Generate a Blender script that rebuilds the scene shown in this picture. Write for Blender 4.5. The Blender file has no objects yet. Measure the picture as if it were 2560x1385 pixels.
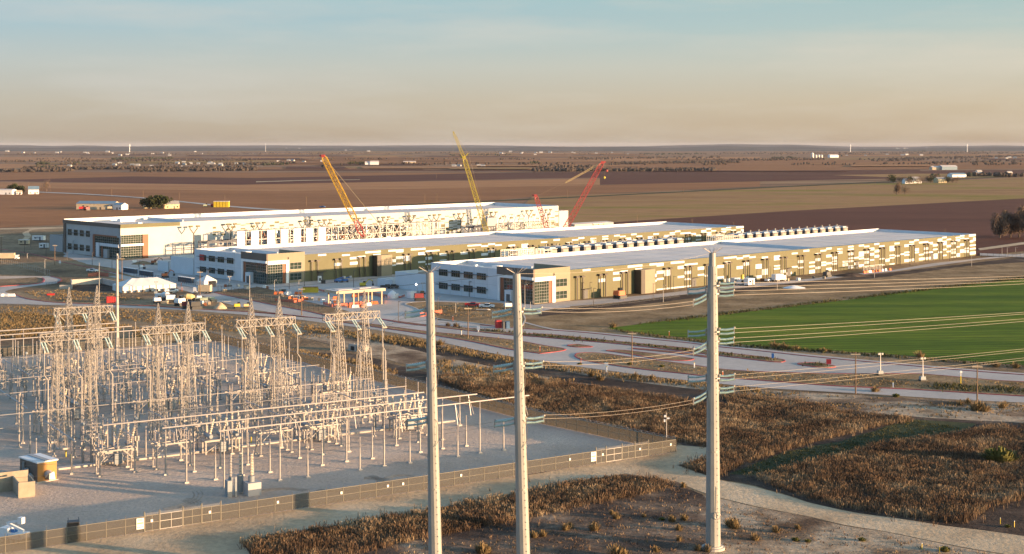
import bpy, bmesh, math, random
from mathutils import Vector, Matrix, noise as mnoise
R = math.radians
rnd = random.Random(7)
SC = bpy.context.scene
COL = SC.collection
# ------------------------------------------------------------------ camera
F, CX, HY, HC = 3470.0, 1280.0, 362.0, 60.0      # focal length, centre and horizon of the photograph (px), camera height (m)
cam = bpy.data.cameras.new("camera"); camo = bpy.data.objects.new("camera", cam); COL.objects.link(camo)
cam.sensor_width = 36.0; cam.lens = F / 2560 * 36; cam.shift_y = -(692.5 - HY) / 2560
cam.clip_start = 1.0; cam.clip_end = 80000
camo.location = (0, 0, HC); camo.rotation_euler = (R(90), 0, 0)
SC.camera = camo
# ------------------------------------------------------------------ sky, sun, exposure
SUN_EL, SUN_AZ = 5.3, 109.5                       # degrees; azimuth clockwise from +Y
w = bpy.data.worlds.new("World"); SC.world = w; w.use_nodes = True
wn, wl = w.node_tree.nodes, w.node_tree.links
bg = wn["Background"]
sky = wn.new("ShaderNodeTexSky"); sky.sky_type = 'NISHITA'; sky.sun_disc = False
sky.sun_elevation = R(SUN_EL); sky.sun_rotation = R(SUN_AZ)
sky.altitude = 0; sky.air_density = 1.0; sky.dust_density = 2.2; sky.ozone_density = 1.6
bg.inputs[1].default_value = 0.13
# the low band of air near the horizon, pale and warm, blends into the clear sky above; thin streaks of high cloud
tc = wn.new("ShaderNodeTexCoord"); sx = wn.new("ShaderNodeSeparateXYZ"); wl.new(tc.outputs['Generated'], sx.inputs[0])
rb = wn.new("ShaderNodeValToRGB"); re_ = rb.color_ramp.elements
SKY_STOPS = [(0.0, (0.86, 0.69, 0.52)), (0.010, (1.06, 0.87, 0.65)), (0.03, (1.16, 1.03, 0.82)), (0.056, (1.13, 1.17, 1.07)), (0.085, (0.87, 1.15, 1.22)), (0.15, (0.58, 0.95, 1.22))]
while len(re_) < len(SKY_STOPS): re_.new(0.5)
for i_, (p_, c_) in enumerate(SKY_STOPS): re_[i_].position = p_; re_[i_].color = (*c_, 1)
wl.new(sx.outputs[2], rb.inputs[0])
fr = wn.new("ShaderNodeMapRange"); fr.inputs[1].default_value = 0.09; fr.inputs[2].default_value = 0.2; fr.inputs[3].default_value = 1.0; fr.inputs[4].default_value = 0.0
wl.new(sx.outputs[2], fr.inputs[0])
mb_ = wn.new("ShaderNodeMix"); mb_.data_type = 'RGBA'; wl.new(fr.outputs[0], mb_.inputs[0]); tn = wn.new('ShaderNodeMix'); tn.data_type = 'RGBA'; tn.blend_type = 'MULTIPLY'; tn.inputs[0].default_value = 1.0; tn.inputs[7].default_value = (0.60, 0.88, 1.12, 1); wl.new(sky.outputs[0], tn.inputs[6]); wl.new(tn.outputs[2], mb_.inputs[6]); wl.new(rb.outputs[0], mb_.inputs[7])
mp = wn.new("ShaderNodeMapping"); mp.inputs['Scale'].default_value = (1.6, 1.6, 12); mp.inputs['Rotation'].default_value = (0.05, -0.34, 0.4)
cn = wn.new("ShaderNodeTexNoise"); cn.inputs['Scale'].default_value = 2.3; cn.inputs['Detail'].default_value = 10; cn.inputs['Roughness'].default_value = 0.55
cr = wn.new("ShaderNodeValToRGB"); cr.color_ramp.elements[0].position = 0.46; cr.color_ramp.elements[1].position = 0.68
cr.color_ramp.elements[1].color = (0.5, 0.5, 0.5, 1)
mx = wn.new("ShaderNodeMix"); mx.data_type = 'RGBA'; mx.blend_type = 'MIX'; mx.inputs[7].default_value = (1.40, 1.33, 1.21, 1)
wl.new(tc.outputs['Generated'], mp.inputs['Vector']); wl.new(mp.outputs[0], cn.inputs['Vector']); wl.new(cn.outputs[0], cr.inputs[0])
wl.new(cr.outputs[0], mx.inputs[0]); wl.new(mb_.outputs[2], mx.inputs[6]); wx = wn.new("ShaderNodeMapRange"); wx.inputs[1].default_value = -0.4; wx.inputs[2].default_value = 0.5; wl.new(sx.outputs[0], wx.inputs[0])
wc = wn.new("ShaderNodeMix"); wc.data_type = 'RGBA'; wc.inputs[6].default_value = (0.96, 1.0, 1.03, 1); wc.inputs[7].default_value = (1.14, 1.06, 0.92, 1); wl.new(wx.outputs[0], wc.inputs[0])
wm = wn.new("ShaderNodeMix"); wm.data_type = 'RGBA'; wm.blend_type = 'MULTIPLY'; wm.inputs[0].default_value = 1.0; wl.new(mx.outputs[2], wm.inputs[6]); wl.new(wc.outputs[2], wm.inputs[7]); wl.new(wm.outputs[2], bg.inputs[0])   # warmer towards the sun
sl = bpy.data.lights.new("sun", 'SUN'); so = bpy.data.objects.new("sun", sl); COL.objects.link(so)
sl.energy = 3.5; sl.angle = R(0.5); sl.color = (1.0, 0.64, 0.36)
SUND = Vector((math.sin(R(SUN_AZ)) * math.cos(R(SUN_EL)), math.cos(R(SUN_AZ)) * math.cos(R(SUN_EL)), math.sin(R(SUN_EL))))
so.rotation_euler = SUND.to_track_quat('Z', 'Y').to_euler(); so.location = (60, -40, 120)
SC.view_settings.view_transform = 'Standard'; SC.view_settings.look = 'None'; SC.view_settings.gamma = 1.0
SC.view_settings.exposure = 1.9
SC.render.engine = 'CYCLES'; SC.cycles.max_bounces = 5; SC.cycles.diffuse_bounces = 2; SC.cycles.glossy_bounces = 2
SC.cycles.transparent_max_bounces = 12; SC.cycles.volume_bounces = 0
# ------------------------------------------------------------------ helpers
def G(px, py, z=0.0):                             # the point of height z seen at that pixel of the photograph
    y = (HC - z) * F / (py - HY); return Vector(((px - CX) / F * y, y, z))
def P(px, py, y):
    return Vector(((px - CX) / F * y, y, HC - (py - HY) / F * y))
class MB:
    """collects boxes, bars, tubes ... and links them as ONE mesh"""
    def __init__(s): s.v = []; s.f = []
    def quad(s, *pts):
        n = len(s.v); s.v += [tuple(p) for p in pts]; s.f.append(tuple(range(n, n + len(pts)))); return s
    def box(s, c, d, ax=None, taper=1.0):
        """c = centre of the base, d = full sizes, ax = (x, y) axes"""
        x, y = ax if ax else (Vector((1, 0, 0)), Vector((0, 1, 0))); z = Vector((0, 0, 1)); c = Vector(c)
        n = len(s.v)
        for k, t in ((0, 1.0), (1, taper)):
            for a, b in ((-1, -1), (1, -1), (1, 1), (-1, 1)):
                s.v.append(tuple(c + x * (a * d[0] / 2 * t) + y * (b * d[1] / 2 * t) + z * (d[2] * k)))
        for q in ((3, 2, 1, 0), (4, 5, 6, 7), (0, 1, 5, 4), (1, 2, 6, 5), (2, 3, 7, 6), (3, 0, 4, 7)): s.f.append(tuple(n + i for i in q))
        return s
    def bar(s, a, b, w, h=None, up=Vector((0, 0, 1))):
        a, b = Vector(a), Vector(b); h = h or w; d = (b - a)
        if d.length < 1e-6: return s
        d.normalize()
        if abs(d.dot(up)) > 0.99: up = Vector((0, 1, 0))
        x = d.cross(up).normalized(); y = x.cross(d)
        n = len(s.v)
        for p in (a, b):
            for i, j in ((-1, -1), (1, -1), (1, 1), (-1, 1)): s.v.append(tuple(p + x * (i * w / 2) + y * (j * h / 2)))
        for q in ((3, 2, 1, 0), (4, 5, 6, 7), (0, 1, 5, 4), (1, 2, 6, 5), (2, 3, 7, 6), (3, 0, 4, 7)): s.f.append(tuple(n + i for i in q))
        return s
    def tube(s, pts, rs, n=8, caps=True, ph=0.5):
        pts = [Vector(p) for p in pts]
        if not hasattr(rs, '__len__'): rs = [rs] * len(pts)
        base = len(s.v); prev = None
        for i, p in enumerate(pts):
            d = (pts[min(i + 1, len(pts) - 1)] - pts[max(i - 1, 0)])
            d = d.normalized() if d.length > 1e-9 else Vector((0, 0, 1))
            if prev is None:
                up = Vector((0, 0, 1)) if abs(d.z) < 0.9 else Vector((1, 0, 0)); x = d.cross(up).normalized()
            else:
                x = prev - d * prev.dot(d); x = x.normalized() if x.length > 1e-6 else d.orthogonal().normalized()
            prev = x; y = d.cross(x)
            for k in range(n):
                t = 2 * math.pi * (k + ph) / n; s.v.append(tuple(p + (x * math.cos(t) + y * math.sin(t)) * rs[i]))
        for i in range(len(pts) - 1):
            for k in range(n):
                a = base + i * n + k; b = base + i * n + (k + 1) % n; s.f.append((a, b, b + n, a + n))
        if caps:
            s.f.append(tuple(base + k for k in reversed(range(n)))); e = base + (len(pts) - 1) * n; s.f.append(tuple(e + k for k in range(n)))
        return s
    def lathe(s, c, prof, n=12, ax=None):
        """prof: (radius, height) pairs above the point c"""
        base = len(s.v); c = Vector(c)
        for r, z in prof:
            for k in range(n):
                t = 2 * math.pi * k / n; s.v.append((c.x + r * math.cos(t), c.y + r * math.sin(t), c.z + z))
        for i in range(len(prof) - 1):
            for k in range(n):
                a = base + i * n + k; b = base + i * n + (k + 1) % n; s.f.append((a, b, b + n, a + n))
        s.f.append(tuple(base + k for k in reversed(range(n)))); e = base + (len(prof) - 1) * n; s.f.append(tuple(e + k for k in range(n)))
        return s
    def prism(s, pts, z0, z1, top=True, bottom=False):
        n = len(s.v); m = len(pts)
        for z in (z0, z1):
            for p in pts: s.v.append((p[0], p[1], z))
        for i in range(m):
            j = (i + 1) % m; s.f.append((n + i, n + j, n + m + j, n + m + i))
        if top: s.f.append(tuple(range(n + m, n + 2 * m)))
        if bottom: s.f.append(tuple(reversed(range(n, n + m))))
        return s
    def build(s, name, m, parent=None, smooth=False, loc=None):
        me = bpy.data.meshes.new(name); me.from_pydata(s.v, [], s.f); me.validate(); me.update()
        if m: me.materials.append(m)
        if smooth: me.polygons.foreach_set('use_smooth', [True] * len(me.polygons))
        o = bpy.data.objects.new(name, me); COL.objects.link(o)
        if parent: o.parent = parent
        if loc is not None: o.location = loc
        return o
def tag(o, label=None, cat=None, group=None, kind=None):
    if label: o['label'] = label
    if cat: o['category'] = cat
    if group: o['group'] = group
    if kind: o['kind'] = kind
    return o
def thing(name, label, cat, loc=(0, 0, 0), rz=0.0, group=None):
    o = bpy.data.objects.new(name, None); COL.objects.link(o); o.location = loc; o.rotation_euler = (0, 0, rz); o.empty_display_size = 0.5
    return tag(o, label, cat, group)
def dup(root, loc, rz=None, label=None, group=None, sc=None):
    r = root.copy(); COL.objects.link(r); r.location = loc
    if rz is not None: r.rotation_euler = (0, 0, rz)
    if sc is not None: r.scale = (sc, sc, sc) if not hasattr(sc, '__len__') else sc
    if label: r['label'] = label
    if group: r['group'] = group
    for ch in list(root.children):
        c = ch.copy(); COL.objects.link(c); c.parent = r
        for g in list(ch.children):
            d = g.copy(); COL.objects.link(d); d.parent = c
    return r
# ------------------------------------------------------------------ materials
def base_mat(name, rough, metal=0.0):
    m = bpy.data.materials.new(name); m.use_nodes = True
    b = m.node_tree.nodes['Principled BSDF']; b.inputs['Roughness'].default_value = rough; b.inputs['Metallic'].default_value = metal
    return m, m.node_tree.nodes, m.node_tree.links, b
def mat(name, col, rough=0.6, metal=0.0, var=0.12, scale=0.6, bump=0.0, bscale=8.0, spec=None):
    """plain paint, metal, concrete: one colour with uneven weathering"""
    m, n, l, b = base_mat(name, rough, metal)
    t = n.new("ShaderNodeTexCoord"); nz = n.new("ShaderNodeTexNoise"); nz.inputs['Scale'].default_value = scale; nz.inputs['Detail'].default_value = 6
    mr = n.new("ShaderNodeMapRange"); mr.inputs[1].default_value = 0.3; mr.inputs[2].default_value = 0.7
    mr.inputs[3].default_value = 1 - var; mr.inputs[4].default_value = 1 + var
    vm = n.new("ShaderNodeVectorMath"); vm.operation = 'SCALE'; vm.inputs[0].default_value = col[:3]
    l.new(t.outputs['Object'], nz.inputs['Vector']); l.new(nz.outputs[0], mr.inputs[0]); l.new(mr.outputs[0], vm.inputs['Scale']); l.new(vm.outputs[0], b.inputs['Base Color'])
    if spec is not None: b.inputs['Specular IOR Level'].default_value = spec
    if bump:
        n2 = n.new("ShaderNodeTexNoise"); n2.inputs['Scale'].default_value = bscale; n2.inputs['Detail'].default_value = 4
        bp = n.new("ShaderNodeBump"); bp.inputs['Strength'].default_value = bump; bp.inputs['Distance'].default_value = 0.1
        l.new(t.outputs['Object'], n2.inputs['Vector']); l.new(n2.outputs[0], bp.inputs['Height']); l.new(bp.outputs[0], b.inputs['Normal'])
    return m
def ground_mat(name, stops, scale=0.05, fine=0.8, fine_amt=0.35, bump=0.5, bscale=1.2, bdist=0.25, rows=None, aniso=(1, 1, 1), rot=0.0, rough=0.95, grain=None):
    """soil, gravel, turf, crops: large patches of the given colours, a finer mottle and a relief"""
    m, n, l, b = base_mat(name, rough); b.inputs['Specular IOR Level'].default_value = 0.15
    t = n.new("ShaderNodeTexCoord"); mp = n.new("ShaderNodeMapping"); mp.inputs['Scale'].default_value = aniso; mp.inputs['Rotation'].default_value = (0, 0, rot)
    l.new(t.outputs['Object'], mp.inputs['Vector'])
    a = n.new("ShaderNodeTexNoise"); a.inputs['Scale'].default_value = scale; a.inputs['Detail'].default_value = 8; a.inputs['Roughness'].default_value = 0.62
    l.new(mp.outputs[0], a.inputs['Vector'])
    r = n.new("ShaderNodeValToRGB"); e = r.color_ramp.elements
    while len(e) < len(stops): e.new(0.5)
    for i, (p, c) in enumerate(stops): e[i].position = p; e[i].color = (*c, 1)
    l.new(a.outputs[0], r.inputs[0])
    f = n.new("ShaderNodeTexNoise"); f.inputs['Scale'].default_value = fine; f.inputs['Detail'].default_value = 5; f.inputs['Roughness'].default_value = 0.7
    l.new(mp.outputs[0], f.inputs['Vector'])
    mr = n.new("ShaderNodeMapRange"); mr.inputs[1].default_value = 0.28; mr.inputs[2].default_value = 0.72; mr.inputs[3].default_value = 1 - fine_amt; mr.inputs[4].default_value = 1 + fine_amt
    l.new(f.outputs[0], mr.inputs[0])
    val = mr.outputs[0]
    vm = n.new("ShaderNodeVectorMath"); vm.operation = 'SCALE'; l.new(r.outputs[0], vm.inputs[0])
    h = f.outputs[0]
    if rows:                                       # (spacing of the rows in m, direction in radians, depth)
        sp, ang, amt = rows
        m2 = n.new("ShaderNodeMapping"); m2.inputs['Rotation'].default_value = (0, 0, -ang); l.new(t.outputs['Object'], m2.inputs['Vector'])
        wv = n.new("ShaderNodeTexWave"); wv.wave_type = 'BANDS'; wv.bands_direction = 'Y'; wv.inputs['Scale'].default_value = 0.314 / sp
        wv.inputs['Distortion'].default_value = 1.2; wv.inputs['Detail'].default_value = 2; wv.inputs['Detail Scale'].default_value = 0.6
        l.new(m2.outputs[0], wv.inputs['Vector'])
        m3 = n.new("ShaderNodeMapRange"); m3.inputs[3].default_value = 1 - amt; m3.inputs[4].default_value = 1 + amt; l.new(wv.outputs['Fac'], m3.inputs[0])
        mm = n.new("ShaderNodeMath"); mm.operation = 'MULTIPLY'; l.new(val, mm.inputs[0]); l.new(m3.outputs[0], mm.inputs[1]); val = mm.outputs[0]
    l.new(val, vm.inputs['Scale']); l.new(vm.outputs[0], b.inputs['Base Color'])
    if bump:
        g = n.new("ShaderNodeTexNoise"); g.inputs['Scale'].default_value = bscale; g.inputs['Detail'].default_value = 6; g.inputs['Roughness'].default_value = 0.65
        l.new(mp.outputs[0], g.inputs['Vector'])
        bp = n.new("ShaderNodeBump"); bp.inputs['Strength'].default_value = bump; bp.inputs['Distance'].default_value = bdist
        l.new(g.outputs[0], bp.inputs['Height']); l.new(bp.outputs[0], b.inputs['Normal'])
    return m
M = {}
# ------------------------------------------------------------------ ground, fields, roads (the setting)
M['earth'] = ground_mat("earth", [(0.30, (0.12, 0.075, 0.042)), (0.47, (0.235, 0.155, 0.085)), (0.60, (0.32, 0.22, 0.125)), (0.75, (0.18, 0.125, 0.06))], 0.022, 0.35, 0.4, 0.8, 0.6, 0.5)
M['plain'] = ground_mat("plain", [(0.34, (0.17, 0.085, 0.045)), (0.45, (0.31, 0.17, 0.09)), (0.55, (0.18, 0.095, 0.05)), (0.64, (0.40, 0.23, 0.115)), (0.72, (0.16, 0.09, 0.045))], 0.0016, 0.012, 0.3, 0, aniso=(0.55, 2.2, 1))
M['field_brown'] = ground_mat("field_brown", [(0.35, (0.27, 0.116, 0.045)), (0.65, (0.345, 0.152, 0.060))], 0.01, 0.12, 0.22, 0.9, 0.5, 0.5, rows=(6, R(43), 0.08), aniso=(0.3, 1, 1), rot=R(-43))
M['field_tan'] = ground_mat("field_tan", [(0.35, (0.36, 0.165, 0.068)), (0.65, (0.45, 0.215, 0.09))], 0.01, 0.12, 0.2, 0.8, 0.5, 0.4, rows=(7, R(43), 0.07), aniso=(0.3, 1, 1), rot=R(-43))
M['field_dark'] = ground_mat("field_dark", [(0.35, (0.105, 0.037, 0.021)), (0.65, (0.145, 0.053, 0.030))], 0.01, 0.15, 0.2, 0.9, 0.5, 0.5, rows=(6, R(43), 0.06), aniso=(0.3, 1, 1), rot=R(-43))
M['stubble'] = ground_mat("stubble", [(0.36, (0.30, 0.155, 0.058)), (0.50, (0.38, 0.20, 0.080)), (0.62, (0.25, 0.18, 0.032))], 0.012, 0.16, 0.25, 0.6, 0.6, 0.4, rows=(9, R(43), 0.09), aniso=(0.25, 1, 1), rot=R(-43))
M['crop'] = ground_mat("crop", [(0.36, (0.044, 0.088, 0.003)), (0.5, (0.084, 0.134, 0.005)), (0.63, (0.135, 0.172, 0.012))], 0.045, 0.6, 0.38, 1.0, 1.2, 0.5, rows=(3.8, R(-4), 0.3), aniso=(0.14, 1, 1))  # stretched bands in the colour imitate shadow bands across the crop
M['concrete'] = ground_mat("concrete", [(0.35, (0.43, 0.37, 0.32)), (0.65, (0.52, 0.45, 0.395))], 0.04, 0.5, 0.12, 0.12, 4, 0.05, rough=0.8)
M['lot'] = ground_mat("lot", [(0.33, (0.38, 0.34, 0.30)), (0.5, (0.48, 0.43, 0.385)), (0.67, (0.54, 0.49, 0.44))], 0.03, 0.4, 0.15, 0.15, 3, 0.06, rough=0.85)
M['gravel'] = ground_mat("gravel", [(0.33, (0.43, 0.335, 0.26)), (0.55, (0.54, 0.425, 0.335)), (0.7, (0.60, 0.485, 0.385))], 0.045, 1.5, 0.18, 0.9, 1.3, 0.42)
M['sand'] = ground_mat("sand", [(0.33, (0.40, 0.275, 0.165)), (0.5, (0.53, 0.385, 0.24)), (0.66, (0.61, 0.46, 0.30))], 0.06, 0.9, 0.2, 0.7, 1.1, 0.3)
M['dry_grass'] = ground_mat("dry_grass", [(0.32, (0.13, 0.085, 0.042)), (0.5, (0.26, 0.17, 0.085)), (0.62, (0.34, 0.235, 0.13)), (0.75, (0.15, 0.115, 0.045))], 0.07, 0.8, 0.35, 0.9, 1.5, 0.3)
M['dark_soil'] = ground_mat("dark_soil", [(0.34, (0.030, 0.022, 0.017)), (0.52, (0.075, 0.05, 0.036)), (0.62, (0.12, 0.085, 0.06)), (0.74, (0.24, 0.19, 0.14))], 0.07, 0.7, 0.4, 0.9, 1.6, 0.35)
M['foot_soil'] = ground_mat("foot_soil", [(0.34, (0.05, 0.034, 0.026)), (0.49, (0.115, 0.078, 0.055)), (0.59, (0.185, 0.13, 0.09)), (0.70, (0.36, 0.27, 0.185))], 0.09, 0.8, 0.42, 0.9, 1.6, 0.35)
M['pale_soil'] = ground_mat("pale_soil", [(0.36, (0.11, 0.068, 0.042)), (0.46, (0.24, 0.165, 0.105)), (0.56, (0.46, 0.35, 0.24)), (0.70, (0.22, 0.15, 0.09))], 0.06, 0.9, 0.32, 0.9, 1.4, 0.3)
M['turf'] = ground_mat("turf", [(0.35, (0.035, 0.042, 0.018)), (0.6, (0.075, 0.075, 0.032))], 0.05, 0.9, 0.4, 0.9, 1.6, 0.25)
M['red_kerb'] = mat("red_kerb", (0.36, 0.055, 0.05), 0.7, var=0.3, scale=0.4)
M['kerb'] = mat("kerb", (0.5, 0.47, 0.43), 0.8)
def smooth_line(pts, k=4, closed=False):
    n = len(pts); out = []
    rng = range(n if closed else n - 1)
    for i in rng:
        p = [Vector(pts[(i + d) % n]) if closed else Vector(pts[min(max(i + d, 0), n - 1)]) for d in (-1, 0, 1, 2)]
        for j in range(k):
            t = j / k
            out.append(0.5 * ((2 * p[1]) + (p[2] - p[0]) * t + (2 * p[0] - 5 * p[1] + 4 * p[2] - p[3]) * t * t + (3 * p[1] - p[0] - 3 * p[2] + p[3]) * t ** 3))
    if not closed: out.append(Vector(pts[-1]))
    return out
def gpts(px): return [G(x, y) for x, y in px]
def rough_edge(pts, amp, step=3.0):
    out = []
    for i, a in enumerate(pts):
        b = pts[(i + 1) % len(pts)]; n = max(1, int((b - a).length / step))
        for j in range(n):
            p = a.lerp(b, j / n); q = p * 0.11
            out.append(p + Vector((mnoise.noise(q), mnoise.noise(q + Vector((31, 7, 0))), 0)) * amp)
    return out
def sheet(name, pts, z, m, kind='structure'):
    mb = MB(); mb.quad(*[(p[0], p[1], z) for p in pts])
    return tag(mb.build(name, m), kind=kind)
def ribbon(name, line, wd, z, h, m, side=0.0):
    """a low kerb that follows a line on the ground"""
    mb = MB(); n = len(line)
    for i, p in enumerate(line):
        d = (line[min(i + 1, n - 1)] - line[max(i - 1, 0)]).normalized(); q = Vector((-d.y, d.x, 0)); c = p + q * side
        for a, zz in ((-wd / 2, z), (-wd / 2, z + h), (wd / 2, z + h), (wd / 2, z)): mb.v.append(tuple(c + q * a + Vector((0, 0, zz))))
    for i in range(n - 1):
        for k in range(3): a = i * 4 + k; mb.f.append((a, a + 1, a + 5, a + 4))
    mb.f.append((0, 1, 2, 3)); e = (n - 1) * 4; mb.f.append((e + 3, e + 2, e + 1, e))
    return tag(mb.build(name, m), kind='structure')
def island(px, m='dry_grass', kerb='red_kerb'):
    ln = smooth_line(gpts(px), 4, True)
    mb = MB(); mb.prism(ln, 0.03, 0.14); tag(mb.build("traffic_island", M[m]), kind='structure')
    ribbon("kerb", ln + [ln[0]], 0.45, 0.02, 0.16, M[kerb])
# the whole ground as one sheet out to the horizon
gm = MB(); gm.quad((-30000, -300, -0.05), (30000, -300, -0.05), (30000, 60000, -0.05), (-30000, 60000, -0.05)); tag(gm.build("ground", M['plain']), kind='structure')
sheet("ground_near", [(-700, 60), (700, 60), (700, 900), (300, 900), (-700, 900)], -0.03, M['earth'])
FIELDS = [  # (material, outline in the photograph)
 ('field_brown', [(-60, 430), (1300, 432), (1300, 447), (640, 462), (-60, 452)]),
 ('field_dark', [(-60, 452), (330, 441), (640, 445), (1300, 431), (2300, 424), (2300, 432), (1300, 447), (600, 462)]),
 ('field_tan', [(-60, 455), (600, 462), (1500, 446), (1500, 463), (700, 478), (400, 474), (-60, 468)]),
 ('field_brown', [(-60, 468), (400, 474), (700, 478), (1500, 463), (1900, 450), (1900, 466), (1330, 492), (900, 530), (760, 545), (420, 500), (95, 478), (-60, 478)]),
 ('field_brown', [(-60, 478), (95, 480), (420, 502), (700, 522), (1000, 545), (700, 556), (180, 560), (-60, 572)]),
 ('field_dark', [(1500, 432), (2660, 424), (2660, 437), (1960, 452), (1500, 462)]),
 ('field_tan', [(1000, 398), (1900, 392), (1900, 398), (1300, 408), (1000, 409)]),
 ('field_brown', [(1250, 410), (2000, 398), (2650, 408), (2650, 421), (1900, 427), (1250, 430)]),
 ('stubble', [(1330, 492), (1700, 479), (2100, 462), (2660, 440), (2660, 491), (2000, 526), (1640, 549), (1440, 562), (1250, 570)]),
 ('field_dark', [(1440, 562), (1640, 549), (2000, 526), (2660, 491), (2660, 618), (2440, 640), (1900, 640), (1500, 600)]),
 ('field_tan', [(-60, 392), (200, 394), (450, 398), (420, 403), (-60, 402)]),
 ('field_tan', [(-60, 410), (90, 410), (300, 419), (-60, 421)]),
 ('field_tan', [(560, 391), (980, 388), (1000, 393), (600, 398)]),
 ('field_brown', [(600, 399), (1000, 394), (1500, 398), (1250, 409), (700, 414)]),
 ('stubble', [(2080, 438), (2300, 434), (2660, 436), (2660, 440), (2300, 446)]),
]
for i, (m, px) in enumerate(FIELDS):
    sheet("field", gpts(px), 0.0 + 0.015 * i, M[m])
sheet("bare_verge", rough_edge(gpts([(-60, 573), (180, 563), (160, 600), (160, 640), (300, 690), (-60, 690)]), 2), 0.01, M['earth'])
fr_ = random.Random(17)
for k in range(70):                                # the patchwork of small fields towards the horizon
    y = 372 + 58 * fr_.random() ** 1.6; x = fr_.uniform(-40, 2560); wd_ = fr_.uniform(120, 520); th = (y - 362) * fr_.uniform(0.03, 0.11); sl = fr_.uniform(-0.006, 0.003)
    if y > 428: continue
    sheet("field", gpts([(x, y), (x + wd_, y + wd_ * sl), (x + wd_ + fr_.uniform(-20, 30), y + wd_ * sl + th), (x + fr_.uniform(-30, 20), y + th)]), 0.32 + 0.03 * k, M[fr_.choice(['field_tan', 'field_dark', 'field_brown', 'stubble', 'field_tan', 'field_dark'])])
# far low hills along the horizon
M['far_hill'] = ground_mat("far_hill", [(0.38, (0.045, 0.045, 0.045)), (0.5, (0.09, 0.08, 0.07)), (0.62, (0.13, 0.105, 0.085))], 0.0011, 0.006, 0.3, 0, aniso=(1, 3, 1))
hm = MB(); NH = 120
for k, (yy, amp, sd) in enumerate(((15000, 52, 3.0), (24000, 74, 9.0))):
    n0 = len(hm.v)
    for i in range(NH + 1):
        x = -yy * 0.55 + yy * 1.1 * i / NH
        h = amp * max(0.12, 0.62 + 0.55 * mnoise.noise(Vector((x / yy * 9 + sd, sd, 0))) + 0.22 * mnoise.noise(Vector((x / yy * 31 + sd, sd, 2))))
        hm.v += [(x, yy - 1900, -1), (x, yy, h), (x, yy + 2600, -1)]
    for i in range(NH):
        a = n0 + i * 3; hm.f += [(a, a + 3, a + 4, a + 1), (a + 1, a + 4, a + 5, a + 2)]
tag(hm.build("hills", M['far_hill'], smooth=True), kind='structure')
# --- concrete road network by the substation
RA_TOP = [(-40, 735), (0, 737), (43, 738), (63, 747), (102, 753), (159, 758), (300, 763), (378, 765), (440, 770), (519, 775), (628, 781), (700, 786), (813, 798), (900, 812), (958, 822), (1066, 836), (1095, 841.6), (1173, 853), (1271, 873), (1330, 882.6), (1400, 878), (1438, 890), (1476, 905), (1593, 922.6), (1690, 933), (1798, 945), (1876, 950), (1993, 959), (2100, 966.5), (2280, 975), (2640, 994)]
RA_BOT = [(-40, 760), (0, 759), (135, 763), (300, 769), (394, 772), (472, 776), (550, 782), (700, 794), (814, 807.6), (945, 825.6), (1061, 846), (1173, 871), (1271, 890), (1437, 915), (1515, 925.5), (1593, 936), (1690, 948), (1798, 959), (1915, 970), (2032, 977), (2200, 986.5), (2423, 1000.6), (2640, 1009)]
R3_TOP = [(905, 786), (939, 795), (1090, 804), (1200, 813), (1310, 822), (1384, 826), (1476, 833), (1579, 843.5), (1716, 857), (1794, 867), (1895, 877), (2032, 892), (2200, 907.5), (2405, 926), (2640, 943)]
big = smooth_line(gpts(RA_BOT), 3) + list(reversed(smooth_line(gpts([(-40, 735), (0, 737), (43, 738), (63, 747), (102, 753), (159, 758), (300, 763), (440, 770), (628, 781), (813, 797)] + R3_TOP[0:]), 3)))
sheet("road", big, 0.012, M['concrete'])
RB = [(294, 685), (330, 693), (400, 703), (470, 717), (526, 729), (565, 739), (644, 755), (700, 766), (774, 780), (830, 793), (890, 800), (850, 806), (813, 800), (740, 789), (640, 775), (560, 757), (500, 738), (440, 722), (294, 696)]
sheet("road", smooth_line(gpts(RB), 3, True), 0.008, M['concrete'])
RD = [(-40, 618), (0, 623.5), (79, 636), (151, 655), (238, 672.7), (300, 686), (340, 696), (300, 697), (238, 682), (198, 676), (143, 663), (68, 648), (0, 636), (-40, 630)]
sheet("road", smooth_line(gpts(RD), 3, True), 0.009, M['concrete'])
RE = [(108, 690), (127, 691), (150, 697), (153, 702), (143, 708), (117, 711), (48, 720), (16, 727), (17, 731.5), (36, 737), (0, 742), (-40, 742), (-40, 719), (0, 717), (71, 712), (102, 708), (110, 701), (106, 695)]
sheet("road", smooth_line(gpts(RE), 3, True), 0.010, M['concrete'])
sheet("gravel_yard", gpts([(-40, 658), (0, 665), (48, 674), (89, 685), (127, 691), (110, 697), (89, 693), (40, 696), (-40, 699)]), 0.006, M['gravel'])
LOT = [(-40, 612), (6, 613), (98, 611), (160, 630), (299, 652), (425, 640), (425, 668), (491, 690), (668, 712), (760, 700), (1000, 712), (1077, 730), (1335, 762), (1425, 752), (1425, 768), (1335, 775), (1290, 768), (1235, 757), (1164, 757), (1066, 755), (1013, 760), (1040, 770), (1066, 786), (1095, 800), (1200, 809), (1200, 812), (1091, 808), (939, 796), (905, 789), (860, 775), (730, 745), (690, 726), (640, 716), (560, 724), (530, 730), (440, 707), (329, 680), (270, 668), (175, 654), (111, 639), (0, 619), (-40, 614)]
sheet("concrete_lot", gpts(LOT), 0.004, M['lot'])
sheet("concrete_lot", gpts([(299, 655), (425, 650), (491, 690), (640, 708), (640, 718), (560, 726), (526, 728), (470, 716), (400, 702), (340, 692), (299, 680)]), 0.0035, M['lot'])
sheet("concrete_lot", gpts([(440, 640), (1430, 575), (1500, 600), (1640, 640), (1077, 728), (1000, 712), (700, 700)]), -0.012, M['lot'])
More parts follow.
